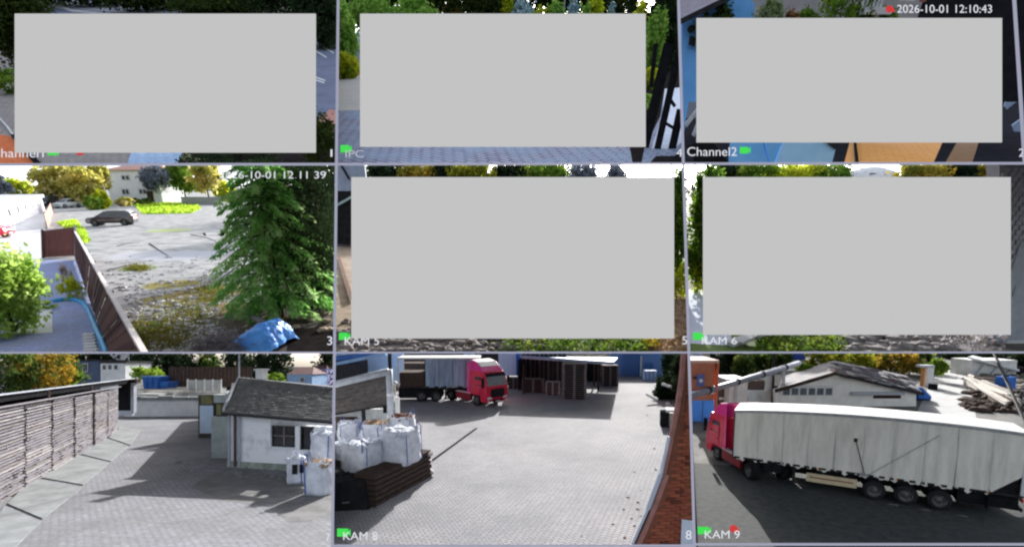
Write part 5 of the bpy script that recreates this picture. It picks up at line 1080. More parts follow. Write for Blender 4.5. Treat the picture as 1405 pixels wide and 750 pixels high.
for k in range(9000):
    c = [(215, 455, 60, 28), (260, 432, 46, 30), (290, 400, 36, 18), (235, 470, 60, 14), (200, 460, 40, 22), (190, 368, 16, 4)][k % 6]; u, v = c[0] + nr.normal() * c[2] * .45, c[1] + nr.normal() * c[3] * .5
    if v > 483 or v < 340 or (u - 104) < (v - 318) * .56 + 8: continue
    g_ = T3.g(u, v); P.append((g_.x, g_.y, .015 + nr.random() ** 3 * .12))
stuff(tag(link('moss', quads_mesh('moss', np.array(P), .042, nr), foliage('olive_moss', (.16, .17, .03), (.24, .22, .05), (.12, .16, .03), 1.4, .3), None, T3), 'olive moss and low weeds growing between the cobbles', 'moss'))
for pix in ([(205, 334), (214, 340), (224, 347), (236, 354)], [(148, 372), (166, 366), (184, 362), (202, 358)], [(160, 338), (176, 334), (192, 333)], [(262, 322), (284, 326), (300, 333)]):
    o = MB().tube([T3.g(u, v, .0) for u, v in pix], .05, 5, .02).obj('ground_crack', mat('black_soil', (.03, .025, .024), (.018, .015, .015), 3, .95, spec=0), None, T3); o['kind'] = 'structure'
# green lawn strips
def lawn(pix, n, lab, seed, fol, size=None):
    nr = np.random.default_rng(seed); g_ = [T3.g(u, v) for u, v in pix]; P = []
    x0, x1 = min(p.x for p in g_), max(p.x for p in g_); y0, y1 = min(p.y for p in g_), max(p.y for p in g_)
    def ins(x, y):
        c = False; j = len(g_) - 1
        for i in range(len(g_)):
            if (g_[i].y > y) != (g_[j].y > y) and x < (g_[j].x - g_[i].x) * (y - g_[i].y) / (g_[j].y - g_[i].y) + g_[i].x: c = not c
            j = i
        return c
    while len(P) < n:
        x, y = nr.uniform(x0, x1), nr.uniform(y0, y1)
        if ins(x, y): P.append((x, y, .05 + .12 * nr.random()))
    ground = MB().sheet([p + Vector((0, 0, .006)) for p in g_]).obj('lawn_soil', mat('grass_soil', (.26, .36, .04), (.18, .28, .03), 2, .9), None, T3); ground['kind'] = 'structure'
    stuff(tag(link('grass', quads_mesh('grass', np.array(P), size or .16, nr), fol, None, T3), lab, 'grass'))
F_lawn = foliage('bright_lawn', (.30, .48, .03), (.38, .56, .05), (.46, .6, .08), .4, .5)
lawn([(184, 282), (205, 278), (268, 279), (276, 286), (262, 293), (196, 294)], 1500, 'bright green lawn in front of the white two storey house', 3, F_lawn, .3)
lawn([(78, 306), (104, 302), (118, 318), (124, 332), (110, 336), (98, 318)], 900, 'bright green grass between the brown gate and the dark car', 4, F_lawn, .18)
# driveway behind the fence, with lighter slab, blue hose, grate
M_drive = paver('blue_grey_driveway', (.36, .42, .70), (.30, .36, .62), (.2, .24, .42), .22, .11, 20, patch=(.28, .3, .38), pscale=.8)
struct('driveway', MB().sheet(gpoly(T3, [(-300, 500), (150, 500), (149, 483), (104, 357), (62, 356), (36, 382), (-40, 420)], .004)), M_drive, T3)
struct('driveway_slab', MB().sheet(gpoly(T3, [(14, 440), (40, 424), (71, 421), (72, 456), (8, 459)], .008)), mat('pale_slab_paving', (.68, .68, .66), (.54, .55, .54), 2.5, .9), T3)
struct('path', MB().sheet(gpoly(T3, [(-300, 400), (-20, 330), (46, 288), (62, 288), (60, 356), (36, 382), (-40, 420)], .003)), mat('pale_side_path', (.62, .63, .65), (.48, .49, .52), .7, .9), T3)
hp = [T3.g(u, v, .05) for u, v in [(72, 413), (88, 410.5), (103, 411), (114, 415), (121, 424), (126, 436), (131, 449), (138, 463), (146, 484), (153, 505)]]
o = MB().tube(hp, .085, 8).obj('garden_hose', mat('blue_hose', (.06, .36, .66), (.04, .28, .56), 4, .4), None, T3, smooth=True); tag(o, 'thick bright blue hose curving along the driveway beside the fence', 'hose')
a, b = T3.g(116, 458), T3.g(132, 484); t = thing('drain_grate', 'white slatted grate lying between blue hose and driveway', 'grate', T3, T3.g(124, 472))
for k in range(7):
    v = 459 + k * 4.2; u0 = 114 + k * .4; u1 = 129 + k * 1.1; p, q = T3.g(u0, v, .06) - T3.g(124, 472), T3.g(u1, v - .6, .06) - T3.g(124, 472); MB().beam(p, q, .13, .05).obj('slat', M_roofsheet, t)
for u in (116, 129): MB().beam(T3.g(u, 457, .02) - T3.g(124, 472), T3.g(u + 3, 487, .02) - T3.g(124, 472), .06, .03).obj('bearer', M_steel, t)
# brown board fence: every board a part
fa, fb = T3.g(104.5, 356), T3.g(158, 505); ua, ub = T3.g(103, 319, 1.5), T3.g(206, 503, 1.5); fl = (fb - fa).length; t = thing('board_fence', 'long brown board fence with a pale top rail running towards the camera', 'fence', T3, fa)
n = 64; rng = random.Random(6); fm2 = mat('brown_fence_wood_dark', (.09, .042, .042), (.05, .025, .025), 5, .8, .3, stretch=(5, 5, .5))
nrm = (fb - fa).cross(ua - fa).normalized()
if nrm.x > 0: nrm = -nrm
def fp(s_, h, o=0.0): return fa.lerp(fb, s_).lerp(ua.lerp(ub, s_), h) - fa + nrm * o
def hexa(P, Q): return MB().add(P + Q, [(0, 1, 2, 3), (7, 6, 5, 4), (0, 4, 5, 1), (1, 5, 6, 2), (2, 6, 7, 3), (3, 7, 4, 0)])
pr_ = lambda k: (k / n) ** 1.0
for k in range(n):
    s0, s1, o, hh_ = pr_(k), pr_(k + .97), rng.uniform(0, .05), 1 + rng.uniform(-.02, .012)
    hexa([fp(s0, .02, o + .02), fp(s1, .02, o + .02), fp(s1, hh_, o + .02), fp(s0, hh_, o + .02)], [fp(s0, .02, o), fp(s1, .02, o), fp(s1, hh_, o), fp(s0, hh_, o)]).obj('fence_board', M_fence if rng.random() < .62 else fm2, t)
hexa([fp(0, 1.015, .05), fp(1, 1.015, .05), fp(1, 1.05, .05), fp(0, 1.05, .05)], [fp(0, 1.015, -.06), fp(1, 1.015, -.06), fp(1, 1.05, -.06), fp(0, 1.05, -.06)]).obj('top_rail', mat('pale_rail', (.6, .56, .56), (.45, .42, .42), 5, .7), t)
for z in (.3, .8): hexa([fp(0, z, -.005), fp(1, z, -.005), fp(1, z + .06, -.005), fp(0, z + .06, -.005)], [fp(0, z, -.05), fp(1, z, -.05), fp(1, z + .06, -.05), fp(0, z + .06, -.05)]).obj('rail', M_fence, t)
for k in range(9): s0 = k / 8.2; hexa([fp(s0, 0, -.055), fp(s0 + .006, 0, -.055), fp(s0 + .006, 1, -.055), fp(s0, 1, -.055)], [fp(s0, 0, -.15), fp(s0 + .006, 0, -.15), fp(s0 + .006, 1, -.15), fp(s0, 1, -.15)]).obj('post', M_fence, t)
ga, gb = T3.g(60.5, 354), T3.g(102, 351.5); gl = (gb - ga).length; hg = T3.zat(ga, 316); gua, gub = T3.g(59.5, 316.5, hg), T3.g(101.5, 311.5, hg * 1.06); t = thing('board_gate', 'reddish brown vertical board gate standing at the head of the fence', 'gate', T3, ga)
def gp(s_, h, o=0.0): return ga.lerp(gb, s_).lerp(gua.lerp(gub, s_), h) - ga + Vector((0, o, 0))
n = 17; M_gate = mat('red_brown_gate', (.24, .105, .095), (.15, .065, .06), 5, .8, .3, stretch=(6, 6, .5))
for k in range(n): o = random.Random(k).uniform(-.02, .0); hexa([gp(k / n, .02, o), gp((k + .88) / n, .02, o), gp((k + .88) / n, 1, o), gp(k / n, 1, o)], [gp(k / n, .02, o + .04), gp((k + .88) / n, .02, o + .04), gp((k + .88) / n, 1, o + .04), gp(k / n, 1, o + .04)]).obj('gate_board', M_gate, t)
for z in (.2, .75): MB().beam(gp(0, z, .07), gp(1, z, .07), .05, .12).obj('rail', M_fence, t)
for s0, nm in ((1.03, M_galv), (-.03, M_fence)): MB().beam(gp(s0, 0, 0), gp(s0, 1.04, 0), .11, .11).obj('gate_post', nm, t)
a, b = T3.g(66, 314), T3.g(73, 290); t = thing('board_fence', 'far pale brown fence run beyond the gate', 'fence', T3, a)
for k in range(14): p = (b - a) * k / 14; q = (b - a) * (k + .85) / 14; MB().beam(p + Vector((0, 0, .7)), q + Vector((0, 0, .7)), .05, 1.4).obj('fence_board', mat('pale_brown_fence', (.42, .28, .24), (.3, .2, .17), 4, .8), t)
# the dark car
c0 = T3.g(154, 309.5); car('dark blue black family car parked on the pale ground facing left', T3, c0 + Vector((0, .2, 0)), math.pi + .32, 1.0, mat('dark_car_paint', (.018, .02, .032), (.012, .013, .022), 1, .22, coat=.6, spec=.6))
car('white parked car under the dark trees at the end of the lane', T3, T3.g(94, 285), -1.7, 1.0, M_white)
car('dark van parked against the end of the long white building', T3, T3.g(64, 285), -1.2, 1.35, M_darkmetal, 'parked_van', 'van')
car('red car nose at the left edge in front of the white building', T3, T3.g(-27, 327), .3, 1.0, M_red)
# white two storey house
Yh = T3.g(190, 279).y; wb = T3.g(190, 279)
def px3(u, v, Y): return T3.at(u, v, Y)
t = house(T3, 'white_house', 'white two storey house with four windows behind the lawn', 'house', 153, 214, 279, 233, Yh, mat('bright_white_wall', (.84, .85, .88), (.74, .75, .79), 1, .8), mat('pale_red_roof', (.6, .34, .28), None, 1, .8), 226, [(167, 239.5, 177.5, 248), (192, 240, 203, 248.5), (168, 258.5, 177, 267.5), (191, 258.5, 201, 267)], mat('grey_blind_glass', (.10, .11, .14), (.05, .06, .08), 1, .3), depth=9, hip=.15)
o_ = T3.at(183.5, 279, Yh)
MB().lo_hi(T3.at(205, 279, Yh) - o_ + Vector((0, -.2, 0)), T3.at(209, 262, Yh) - o_).obj('door', M_wood_dark, t)
# long white building at left
a, b = T3.g(-40, 336), T3.g(62, 289); dx = (b - a).normalized(); t = thing('white_hall', 'long low white building with small windows along the left edge', 'building', T3, a, math.atan2(dx.y, dx.x)); ln = (b - a).length
hh = T3.zat(T3.g(10, 313), 281); 
MB().lo_hi((0, 0, 0), (ln, 8, hh)).obj('wall', mat('bright_white_wall', (.84, .85, .88)), t); MB().lo_hi((-.3, -.35, hh + .002), (ln + .4, 8.3, hh + .3)).obj('roof', mat('pale_flat_roof', (.62, .64, .68), None, 1, .8), t); MB().lo_hi((-.3, -.38, hh - .2), (ln + .4, -.3, hh + .18)).obj('gutter', M_steel, t)
for k in range(7):
    x = ln * (.12 + .12 * k); w = MB().lo_hi((x, -.05, hh * .42), (x + 1.5, -.003, hh * .78)).obj('window', M_white, t)
    for j in range(2): MB().lo_hi((x + .1 + j * .7, -.075, hh * .45), (x + .68 + j * .7, -.052, hh * .75)).obj('pane', M_glass, w)
t = thing('carport', 'dark open carport under the yellow tree', 'carport', T3, T3.g(105, 283)); o_ = T3.g(105, 283); Yc = o_.y + 4
MB().lo_hi(T3.at(80, 284, Yc) - o_, T3.at(122, 270, Yc) - o_ + Vector((0, 1, 0))).obj('back_wall', M_black, t); MB().lo_hi(T3.at(78, 271, Yc - 3) - o_, T3.at(124, 269, Yc - 3) - o_ + Vector((0, 4, 0))).obj('roof', M_darkmetal, t)
for u in (82, 100, 120): MB().lo_hi(T3.at(u, 284, Yc - 3) - o_, T3.at(u + 1.2, 271, Yc - 3) - o_ + Vector((0, .2, 0))).obj('post', M_wood_dark, t)
# trees of this view
F_ylt = foliage('pale_yellow_leaves', (.62, .50, .14), (.44, .44, .10), (.70, .58, .26), .25, .5); F_limey = foliage('lime_yellow_leaves', (.42, .52, .03), (.54, .56, .04), (.30, .46, .04), .3, .5)
F_grey = foliage('grey_blue_leaves', (.16, .19, .24), (.24, .27, .33), (.34, .37, .42), .3); F_mid = foliage('fresh_green_leaves', (.10, .2, .03), (.18, .3, .04), (.28, .36, .06), .3)
def bt3(u, v, vt, w, fol, lab, seed, **k):
    P = T3.g(u, v); P2 = T3.at(u, vt, P.y); return tree(T3, P, P2.z, w / T3.ppm(P), fol, lab, seed=seed, **k)
b3 = 'trees and shrubs behind the car yard'
bt3(90, 282, 226, 62, F_ylt, 'big pale yellow tree above the carport', 71, group=b3, clumps=80, per=60, trunk=.22); bt3(120, 284, 229, 44, F_ylt, 'yellow and green tree right of the big yellow tree', 72, group=b3, clumps=55, trunk=.25); bt3(143, 281, 216, 30, F_ylt, 'loose yellow tree beside the white house', 73, group=b3, clumps=36, trunk=.3)
bt3(29, 282, 246, 32, F_limey, 'small lime yellow tree behind the flat roof', 74, group=b3, clumps=40, trunk=.1); bt3(4, 284, 240, 26, F_grey, 'grey bare looking tree at the far left edge', 75, group=b3, clumps=26)
bt3(143, 287, 262, 15, F_limey, 'lime bush right of the carport', 76, name='shrub', cat='shrub', trunk=0, clumps=30, group=b3); bt3(130, 288, 270, 18, F_mid, 'dark green low bush left of the lime bush', 77, name='shrub', cat='shrub', trunk=0, clumps=24, group=b3)
bt3(220, 279, 226, 28, F_grey, 'grey blue tree with a white trunk at the house corner', 78, group=b3, clumps=44, trunk=.45, bark=M_white)
bt3(172, 283, 272, 20, F_ylt, 'orange flowering bush under the house windows', 79, name='shrub', cat='shrub', trunk=0, clumps=14, group=b3); bt3(193, 281, 272, 26, F_grn, 'dark low hedge under the house windows', 80, name='shrub', cat='shrub', trunk=0, clumps=18, group=b3)
bt3(238, 277, 246, 12, F_limey, 'upright lime conifer right of the white house', 81, shape='egg', trunk=.05, clumps=30, group=b3); bt3(256, 278, 220, 34, F_mid, 'fresh green tree standing behind the lawn', 82, clumps=50, group=b3); bt3(246, 277, 232, 22, F_ylt, 'pale yellow tree between lime conifer and green tree', 83, clumps=30, group=b3); bt3(288, 279, 222, 36, F_ylt, 'yellow brown tree left of the spruce top', 84, clumps=44, trunk=.4, group=b3); bt3(308, 277, 250, 26, F_limey, 'yellow green hedge touching the spruce', 85, name='shrub', cat='shrub', trunk=.05, clumps=34, group=b3); bt3(228, 278, 262, 10, F_mid, 'small green bush at the foot of the grey blue tree', 86, name='shrub', cat='shrub', trunk=0, clumps=14, group=b3)
t = thing('garden_wall', 'low grey lattice fence under the trees beyond the lawn', 'fence', T3, T3.g(270, 281)); o_ = T3.g(270, 281)
for k in range(14): p = T3.at(250 + k * 4, 281, o_.y) - o_; q = T3.at(252 + k * 4, 270, o_.y) - o_; MB().lo_hi(p, q + Vector((0, .15, 0))).obj('post', M_steel, t)
for v in (271, 276): MB().lo_hi(T3.at(248, v + 1, o_.y - .1) - o_, T3.at(308, v, o_.y - .1) - o_ + Vector((0, .08, 0))).obj('rail', M_steel, t)
# left shrubs and the bush at the fence
F_left = foliage('sunny_lime_shrub', (.50, .68, .14), (.32, .5, .09), (.66, .78, .30), .9, .5)
bt3(20, 458, 340, 84, F_left, 'large sunny lime shrub at the left edge over the driveway', 90, name='shrub', cat='shrub', trunk=.02, clumps=80, per=70, leaf=.085); bt3(-20, 470, 352, 70, F_left, 'lime shrub cut by the left edge', 91, name='shrub', cat='shrub', trunk=.02, clumps=50, per=50, leaf=.085)
bt3(101, 411, 381, 28, F_limey, 'yellow bush between driveway and brown fence', 92, name='shrub', cat='shrub', trunk=.05, clumps=26, per=44, leaf=.05); bt3(96, 396, 362, 12, foliage('pale_pink_flowers', (.5, .42, .4), (.55, .5, .45), (.3, .34, .2), 1.5), 'pale pink flowering plant above the yellow bush', 93, name='shrub', cat='shrub', trunk=.05, clumps=16, leaf=.04)
bt3(66, 424, 414, 26, F_mid, 'thin green weeds at the end of the blue hose', 94, name='shrub', cat='shrub', trunk=0, clumps=10, per=30, leaf=.04)
# blue tarpaulin over a heap, plank, brushwood
tp = T3.g(343, 484); s_ = T3.ppm(tp) * 1.12; t = thing('tarpaulin_heap', 'bright blue tarpaulin over a heap in the lower right corner', 'tarpaulin', T3, tp)
prof = [(-43, 478.5), (-30, 465), (-14, 453), (0, 444.5), (14, 441.5), (24, 443), (32, 451), (37, 464), (38, 476)]; mb = MB(); nx = len(prof); ny = 9; rng = random.Random(4)
prof = [(x, (485 - v) / s_) for x, v in prof]
for j in range(ny):
    f = j / (ny - 1)
    for i, (x, z) in enumerate(prof): mb.v.append((x / s_ * (1 - .05 * abs(f - .3)) + .22 * f, -.35 + 1.7 * f, -.02 if j in (0, ny - 1) else z * math.sin(math.pi * min(1, .22 + f * .5)) * (1 + .05 * math.sin(i * 2.3 + j * 1.7)) - (.0)))
for j in range(ny - 1):
    for i in range(nx - 1): a = j * nx + i; mb.f.append((a, a + 1, a + nx + 1, a + nx))
o = mb.obj('sheet', mat('blue_tarpaulin', (.14, .44, .98), (.08, .28, .8), 2, .4, .5), t, smooth=True)
md = o.modifiers.new('subdivision', 'SUBSURF'); md.levels = 3; md.render_levels = 3
tx = bpy.data.textures.new('crumple', 'CLOUDS'); tx.noise_scale = .4; tx.noise_type = 'HARD_NOISE'; dm = o.modifiers.new('crumple', 'DISPLACE'); dm.texture = tx; dm.strength = .10
a, b = T3.g(330, 426, .35), T3.g(360, 441, .5); t = thing('plank', 'pale plank leaning onto the blue tarpaulin', 'plank', T3, a); MB().beam((0, 0, 0), b - a, .17, .06).obj('board', M_wood_old, t); MB().beam((.1, .1, -.25), (.2, .12, -.02), .08, .05).obj('foot', M_wood_old, t)
P = T3.g(308, 486); nr = np.random.default_rng(8); hp_ = MB(); rng = random.Random(31)
for k in range(420):
    a = rng.uniform(0, 6.28); r = rng.random() ** .5 * .82; x, y = math.cos(a) * r, math.sin(a) * r * .7; z = .75 * (1 - (r / .85) ** 2) * rng.random() + .03; dx, dy, dz = rng.gauss(0, .2), rng.gauss(0, .2), rng.gauss(0, .09); hp_.beam((x - dx, y - dy, max(.01, z - dz)), (x + dx, y + dy, z + dz), .014, .014)
o = hp_.obj('brushwood_heap', mat('grey_twigs', (.30, .28, .29), (.18, .165, .17), 5, .9), None, T3); o.matrix_world = T3.M @ Matrix.Translation(P); stuff(tag(o, 'round heap of grey twigs left of the blue tarpaulin', 'brushwood'))
o = MB()
for k in range(26): q = T3.g(random.Random(k).uniform(325, 455), random.Random(k + 90).uniform(430, 455)); o.rock((q.x, q.y, .02), random.Random(k).uniform(.06, .2), random.Random(k), .5)
stuff(tag(o.obj('stones', mat('tan_stones', (.45, .36, .26), (.3, .24, .18), 4, .9), None, T3), 'scattered tan stones in the shade below the spruce', 'stones'))
struct('shaded_soil_bed', MB().sheet(gpoly(T3, [(398, 452), (458, 446), (462, 490), (392, 490)], .005)), mat('black_soil', (.03, .025, .024), (.018, .015, .015), 3, .95, spec=0), T3)  # soil blackened to paint the shade below the spruce
# spruce: drooping boughs in whorls, each bough built from short needle sprays
def spruce(tile, P, height, radius, lab, seed, fol, nb=300, z_lo=.02, sprays=34, leaf=.1, name='spruce_tree', cat='tree', group=None):
    nr = np.random.default_rng(seed); t = thing(name, lab, cat, tile, P, 0, group); MB().tube([(0, 0, -.1), (0, 0, height * .5), (0, 0, height)], height * .02, 8, .02).obj('trunk', M_bark, t)
    pts, dirs, br = [], [], MB()
    for k in range(nb):
        f = (k + nr.random()) / nb; z = height * (z_lo + (1 - z_lo) * f ** 1.15); L_ = radius * (1 - (z / height)) ** .8 * nr.uniform(.6, 1.12) * min(1, .5 + f * 2.6) + .1; a = k * 2.399 + nr.normal() * .2
        for i in range(sprays):
            s_ = ((i + nr.random()) / sprays) ** .7; r = L_ * s_; dz = .16 * r - .30 * L_ * s_ ** 2 * 1.2 - .16 * L_ * s_; side = nr.normal() * .13 * L_ * (1 - s_ * .6); p = np.array([math.cos(a) * r - math.sin(a) * side, math.sin(a) * r + math.cos(a) * side, z + dz - abs(side) * .45 + nr.normal() * .04])
            if p[2] < .02: continue
            pts.append(p); dirs.append(np.array([math.cos(a) * .8 - math.sin(a) * np.sign(side) * .7, math.sin(a) * .8 + math.cos(a) * np.sign(side) * .7, -.55]))
        if k % 1 == 0: br.tube([(0, 0, z), (math.cos(a) * L_ * .5, math.sin(a) * L_ * .5, z - .02 * L_), (math.cos(a) * L_ * .85, math.sin(a) * L_ * .85, z - .25 * L_)], .03, 4, .008)
    stuff(br.obj('boughs', M_bark, t)); P_ = np.array(pts); D = np.array(dirs); D /= np.linalg.norm(D, axis=1)[:, None]
    link('needles', quads_mesh('needles', P_, leaf, nr, dirs=D, aspect=2.3), fol, t); return t
F_spr = foliage('spruce_needles', (.14, .38, .08), (.27, .56, .14), (.50, .70, .32), 1.8, .5)
sb = T3.g(385, 436); hs = T3.zat(sb, 130)
spruce(T3, sb, hs, 2.95, 'big green spruce with drooping boughs filling the right of the car yard', 3, F_spr, nb=150, sprays=190, leaf=.042, z_lo=.075)
F_blk = foliage('black_green_hedge', (.02, .034, .018), (.034, .054, .024), (.05, .085, .034), 1.0, .2)
P = T3.g(452, 424); tree(T3, P, T3.zat(P, 150), 3.6, F_blk, 'black green hedge behind the spruce at the view edge', 'hedge', 'hedge', seed=95, trunk=.04, clumps=160, per=110, leaf=.075, cl=.4); P = T3.g(440, 398); tree(T3, P, T3.zat(P, 190), 4.2, F_blk, 'dark bush mass between spruce and hedge', 'hedge', 'hedge', seed=96, trunk=.04, clumps=150, per=110, leaf=.08, cl=.4)
# ------------------------------------------------------------------ middle centre view (mostly under its blank panel)
M_leaf5 = patch_mat('leaf_littered_ground', (.42, .33, .24), (.24, .18, .13), [(T5.g(500, 475).x, T5.g(500, 475).y, 3.2, (.17, .15, .14)), (T5.g(600, 476).x, T5.g(600, 476).y, 3.5, (.24, .21, .2)), (T5.g(700, 476).x, T5.g(700, 476).y, 3.0, (.12, .10, .07)), (T5.g(780, 470).x, T5.g(780, 470).y, 4.2, (.11, .15, .03))], 1.6)
struct('garden_ground', MB().sheet(gpoly(T5, [(455, 257), (946, 257), (950, 490), (455, 490)])), M_leaf5, T5)
nr = np.random.default_rng(12)
def scatter(tile, n, u0, u1, v0, v1, z, size, fol, name, lab, cat, seed=1, tri=True):
    nr = np.random.default_rng(seed); P = []
    for k in range(n): g_ = tile.g(nr.uniform(u0, u1), nr.uniform(v0, v1)); P.append((g_.x, g_.y, nr.random() * z + .01))
    return stuff(tag(link(name, quads_mesh(name, np.array(P), size, nr), fol, None, tile), lab, cat))
scatter(T5, 2600, 690, 890, 440, 486, .22, .06, foliage('garden_grass', (.06, .12, .015), (.12, .2, .03), (.2, .26, .04), 1.2), 'grass', 'rough green grass along the lower edge of the centre view', 'grass', 2)
scatter(T5, 500, 880, 905, 440, 480, .25, .05, foliage('yellow_flowers', (.7, .45, .02), (.6, .4, .02), (.3, .3, .03), 2), 'yellow_flowers', 'small patch of yellow flowers in the grass of the centre view', 'flowers', 3)
scatter(T5, 2600, 890, 950, 400, 486, .06, .05, foliage('tan_leaf_litter', (.42, .28, .16), (.56, .42, .28), (.3, .18, .1), 2, .2), 'leaf_litter', 'tan dead leaves covering the ground right of the centre panel', 'leaves', 4)
rk = MB(); rng = random.Random(41)
for k in range(420): g_ = T5.g(rng.uniform(455, 745), rng.uniform(440, 486)); rk.rock((g_.x, g_.y, .02), rng.uniform(.05, .2), rng, .6)
stuff(tag(rk.obj('rubble', mat('grey_brown_rubble', (.26, .23, .22), (.15, .13, .125), 5, .9), None, T5), 'grey brown rubble along the lower left of the centre view', 'rubble'))
b5 = 'trees above the centre panel'
def bt5(tile, u, v, vt, w, fol, lab, seed, **k):
    P = tile.g(u, v); P2 = tile.at(u, vt, P.y); return tree(tile, P, P2.z, w / tile.ppm(P), fol, lab, seed=seed, **k)
F_yel2 = foliage('golden_leaves', (.46, .3, .04), (.36, .3, .05), (.2, .22, .04), .3)
for i, (u, w, vt, f, lab) in enumerate([(535, 44, 214, F_drk, 'dark tree above the left end of the centre panel'), (578, 52, 216, F_yel2, 'golden tree above the centre panel'), (612, 30, 218, F_drk, 'dark gap tree between golden and yellow green trees'), (652, 64, 214, F_yg, 'wide yellow green tree above the centre panel'), (700, 44, 218, F_drk, 'dark green tree in the middle above the centre panel'), (745, 60, 214, F_mid, 'light green tree above the centre panel'), (800, 46, 222, F_grey, 'thin grey tree against the white sky'), (842, 30, 228, F_grey, 'bare grey twigs right of the thin grey tree')]):
    bt5(T5, u, 300, vt, w, f, lab, 110 + i, group=b5, clumps=95, per=60, trunk=.1)
for i, (u, w) in enumerate(((520, 120), (620, 130), (720, 120))): bt5(T5, u, 288, 228, w, F_blk, ['black hedge behind the trees at the left end of the centre panel', 'black hedge behind the wide yellow green tree', 'black hedge behind the light green tree'][i], 250 + i, name='hedge', cat='hedge', trunk=.02, clumps=90, per=60, cl=.45)
bt5(T5, 922, 400, 236, 44, F_mid, 'tall green tree right of the centre panel', 121, clumps=70, per=60, leaf=.12, trunk=.1); bt5(T5, 930, 412, 362, 30, F_limey, 'bright lime bush under the tall green tree', 122, name='shrub', cat='shrub', trunk=0, clumps=24, leaf=.07); bt5(T5, 931, 330, 222, 20, F_drk, 'dark tree top beside the white sky, next to the grid line', 123, clumps=30)
t = thing('metal_shelter', 'bluish sheet metal shelter with dark netting at the left of the centre view', 'shelter', T5, T5.g(468, 340)); o_ = T5.g(468, 340); Y = o_.y
def l5(u, v, dy=0): return T5.at(u, v, Y) - o_ + Vector((0, dy, 0))
MB().lo_hi(l5(455, 262), l5(500, 222, .2)).obj('blue_sheet', mat('blue_grey_sheet', (.34, .40, .52), (.26, .31, .42), 2, .5), t); MB().beam(l5(466, 222, -.1), l5(480, 246, -.1), .12, .12).obj('dark_strut', M_black, t)
for k in range(8): MB().lo_hi(l5(455 + k * 5, 335, .1), l5(456.2 + k * 5, 262, .16)).obj('net_bar', M_darkmetal, t)
for k in range(8): MB().lo_hi(l5(455, 270 + k * 9, .05), l5(500, 269 + k * 9, .1)).obj('net_rail', M_darkmetal, t)
MB().lo_hi(l5(452, 342, 1), l5(500, 260, 1.1)).obj('back_sheet', mat('brown_grey_back', (.16, .14, .14), None, 3, .9), t); MB().beam(l5(455, 286, -.2), l5(484, 270, -.2), .15, .15).obj('pale_pipe', mat('pale_green_pipe', (.4, .55, .55), None, 3, .5), t)
a, b = T5.g(465, 352, .1), T5.g(484, 412, .1); o = MB().beam((0, 0, 0), b - a, .1, .1).obj('rusty_bar', mat('rusty_iron', (.24, .11, .08), (.15, .07, .05), 4, .8), None, T5); o.matrix_world = T5.M @ Matrix.Translation(a); tag(o, 'rusty bar lying on brown ground left of the centre panel', 'bar')
# ------------------------------------------------------------------ middle right view
M_g6 = patch_mat('dark_garden_ground', (.16, .14, .12), (.09, .08, .07), [(T6.g(1060, 476).x, T6.g(1060, 476).y, 5.5, (.1, .17, .03)), (T6.g(1120, 476).x, T6.g(1120, 476).y, 4.5, (.1, .16, .03)), (T6.g(1230, 476).x, T6.g(1230, 476).y, 4.5, (.24, .22, .22))], 1.2)
struct('garden_ground', MB().sheet(gpoly(T6, [(935, 257), (1900, 257), (1900, 490), (935, 490)])), M_g6, T6)
struct('pale_terrace', MB().sheet(gpoly(T6, [(935, 398), (1000, 394), (1004, 474), (935, 470)], .006)), mat('pale_blue_terrace', (.62, .68, .80), (.54, .6, .72), 1, .9), T6)
scatter(T6, 2200, 1035, 1160, 440, 486, .2, .06, foliage('garden_grass', (.06, .12, .015), (.12, .2, .03)), 'grass', 'bright grass along the lower edge of the middle right view', 'grass', 6)
rk = MB()
for k in range(260): g_ = T6.g(rng.uniform(1150, 1300), rng.uniform(440, 486)); rk.rock((g_.x, g_.y, .02), rng.uniform(.08, .3), rng, .6)
stuff(tag(rk.obj('rubble', mat('grey_stone_rubble', (.28, .26, .26), (.18, .165, .165), 5, .9), None, T6), 'grey stones under the right half of the middle right panel', 'rubble'))
scatter(T6, 420, 1290, 1375, 445, 484, .5, .07, foliage('white_blossoms', (.6, .58, .6), (.10, .07, .07), (.7, .68, .7), 2.5, .2), 'white_blossoms', 'white blossoms on dark soil near the lower right of that view', 'flowers', 7)
a = T6.g(1000, 474); o = MB().beam((0, 0, .05), (1.9, .9, .3), .35, .1).beam((.3, -.1, .12), (2.1, 1.1, .42), .12, .08).obj('white_boards', M_white, None, T6); o.matrix_world = T6.M @ Matrix.Translation(a); tag(o, 'white boards lying beside the caption at the panel corner', 'boards')
b6 = 'trees above the middle right panel'
for i, (u, w, vt, f, lab) in enumerate([(985, 46, 218, F_drk, 'dark green tree above the left end of the right panel'), (1022, 60, 214, F_mid, 'fresh green tree above the right panel'), (1075, 66, 216, F_limey, 'yellow green tree left of the white tent top'), (1122, 56, 218, F_mid, 'green tree touching the white tent top'), (1250, 62, 216, F_yel2, 'golden tree right of the white tent top'), (1296, 44, 220, F_drk, 'dark tree inside the golden trees'), (1322, 40, 214, F_yel2, 'golden tree next to the white sky gap')]):
    bt5(T6, u, 300, vt, w, f, lab, 130 + i, group=b6, clumps=95, per=60, trunk=.1)
for i, (u, w) in enumerate(((1010, 120), (1100, 110), (1290, 110))): bt5(T6, u, 288, 228, w, F_drk, ['dark hedge behind the fresh green tree of the right panel', 'dark hedge left of the white tent top', 'dark hedge behind the golden trees'][i], 255 + i, name='hedge', cat='hedge', trunk=.02, clumps=90, per=60, cl=.45)
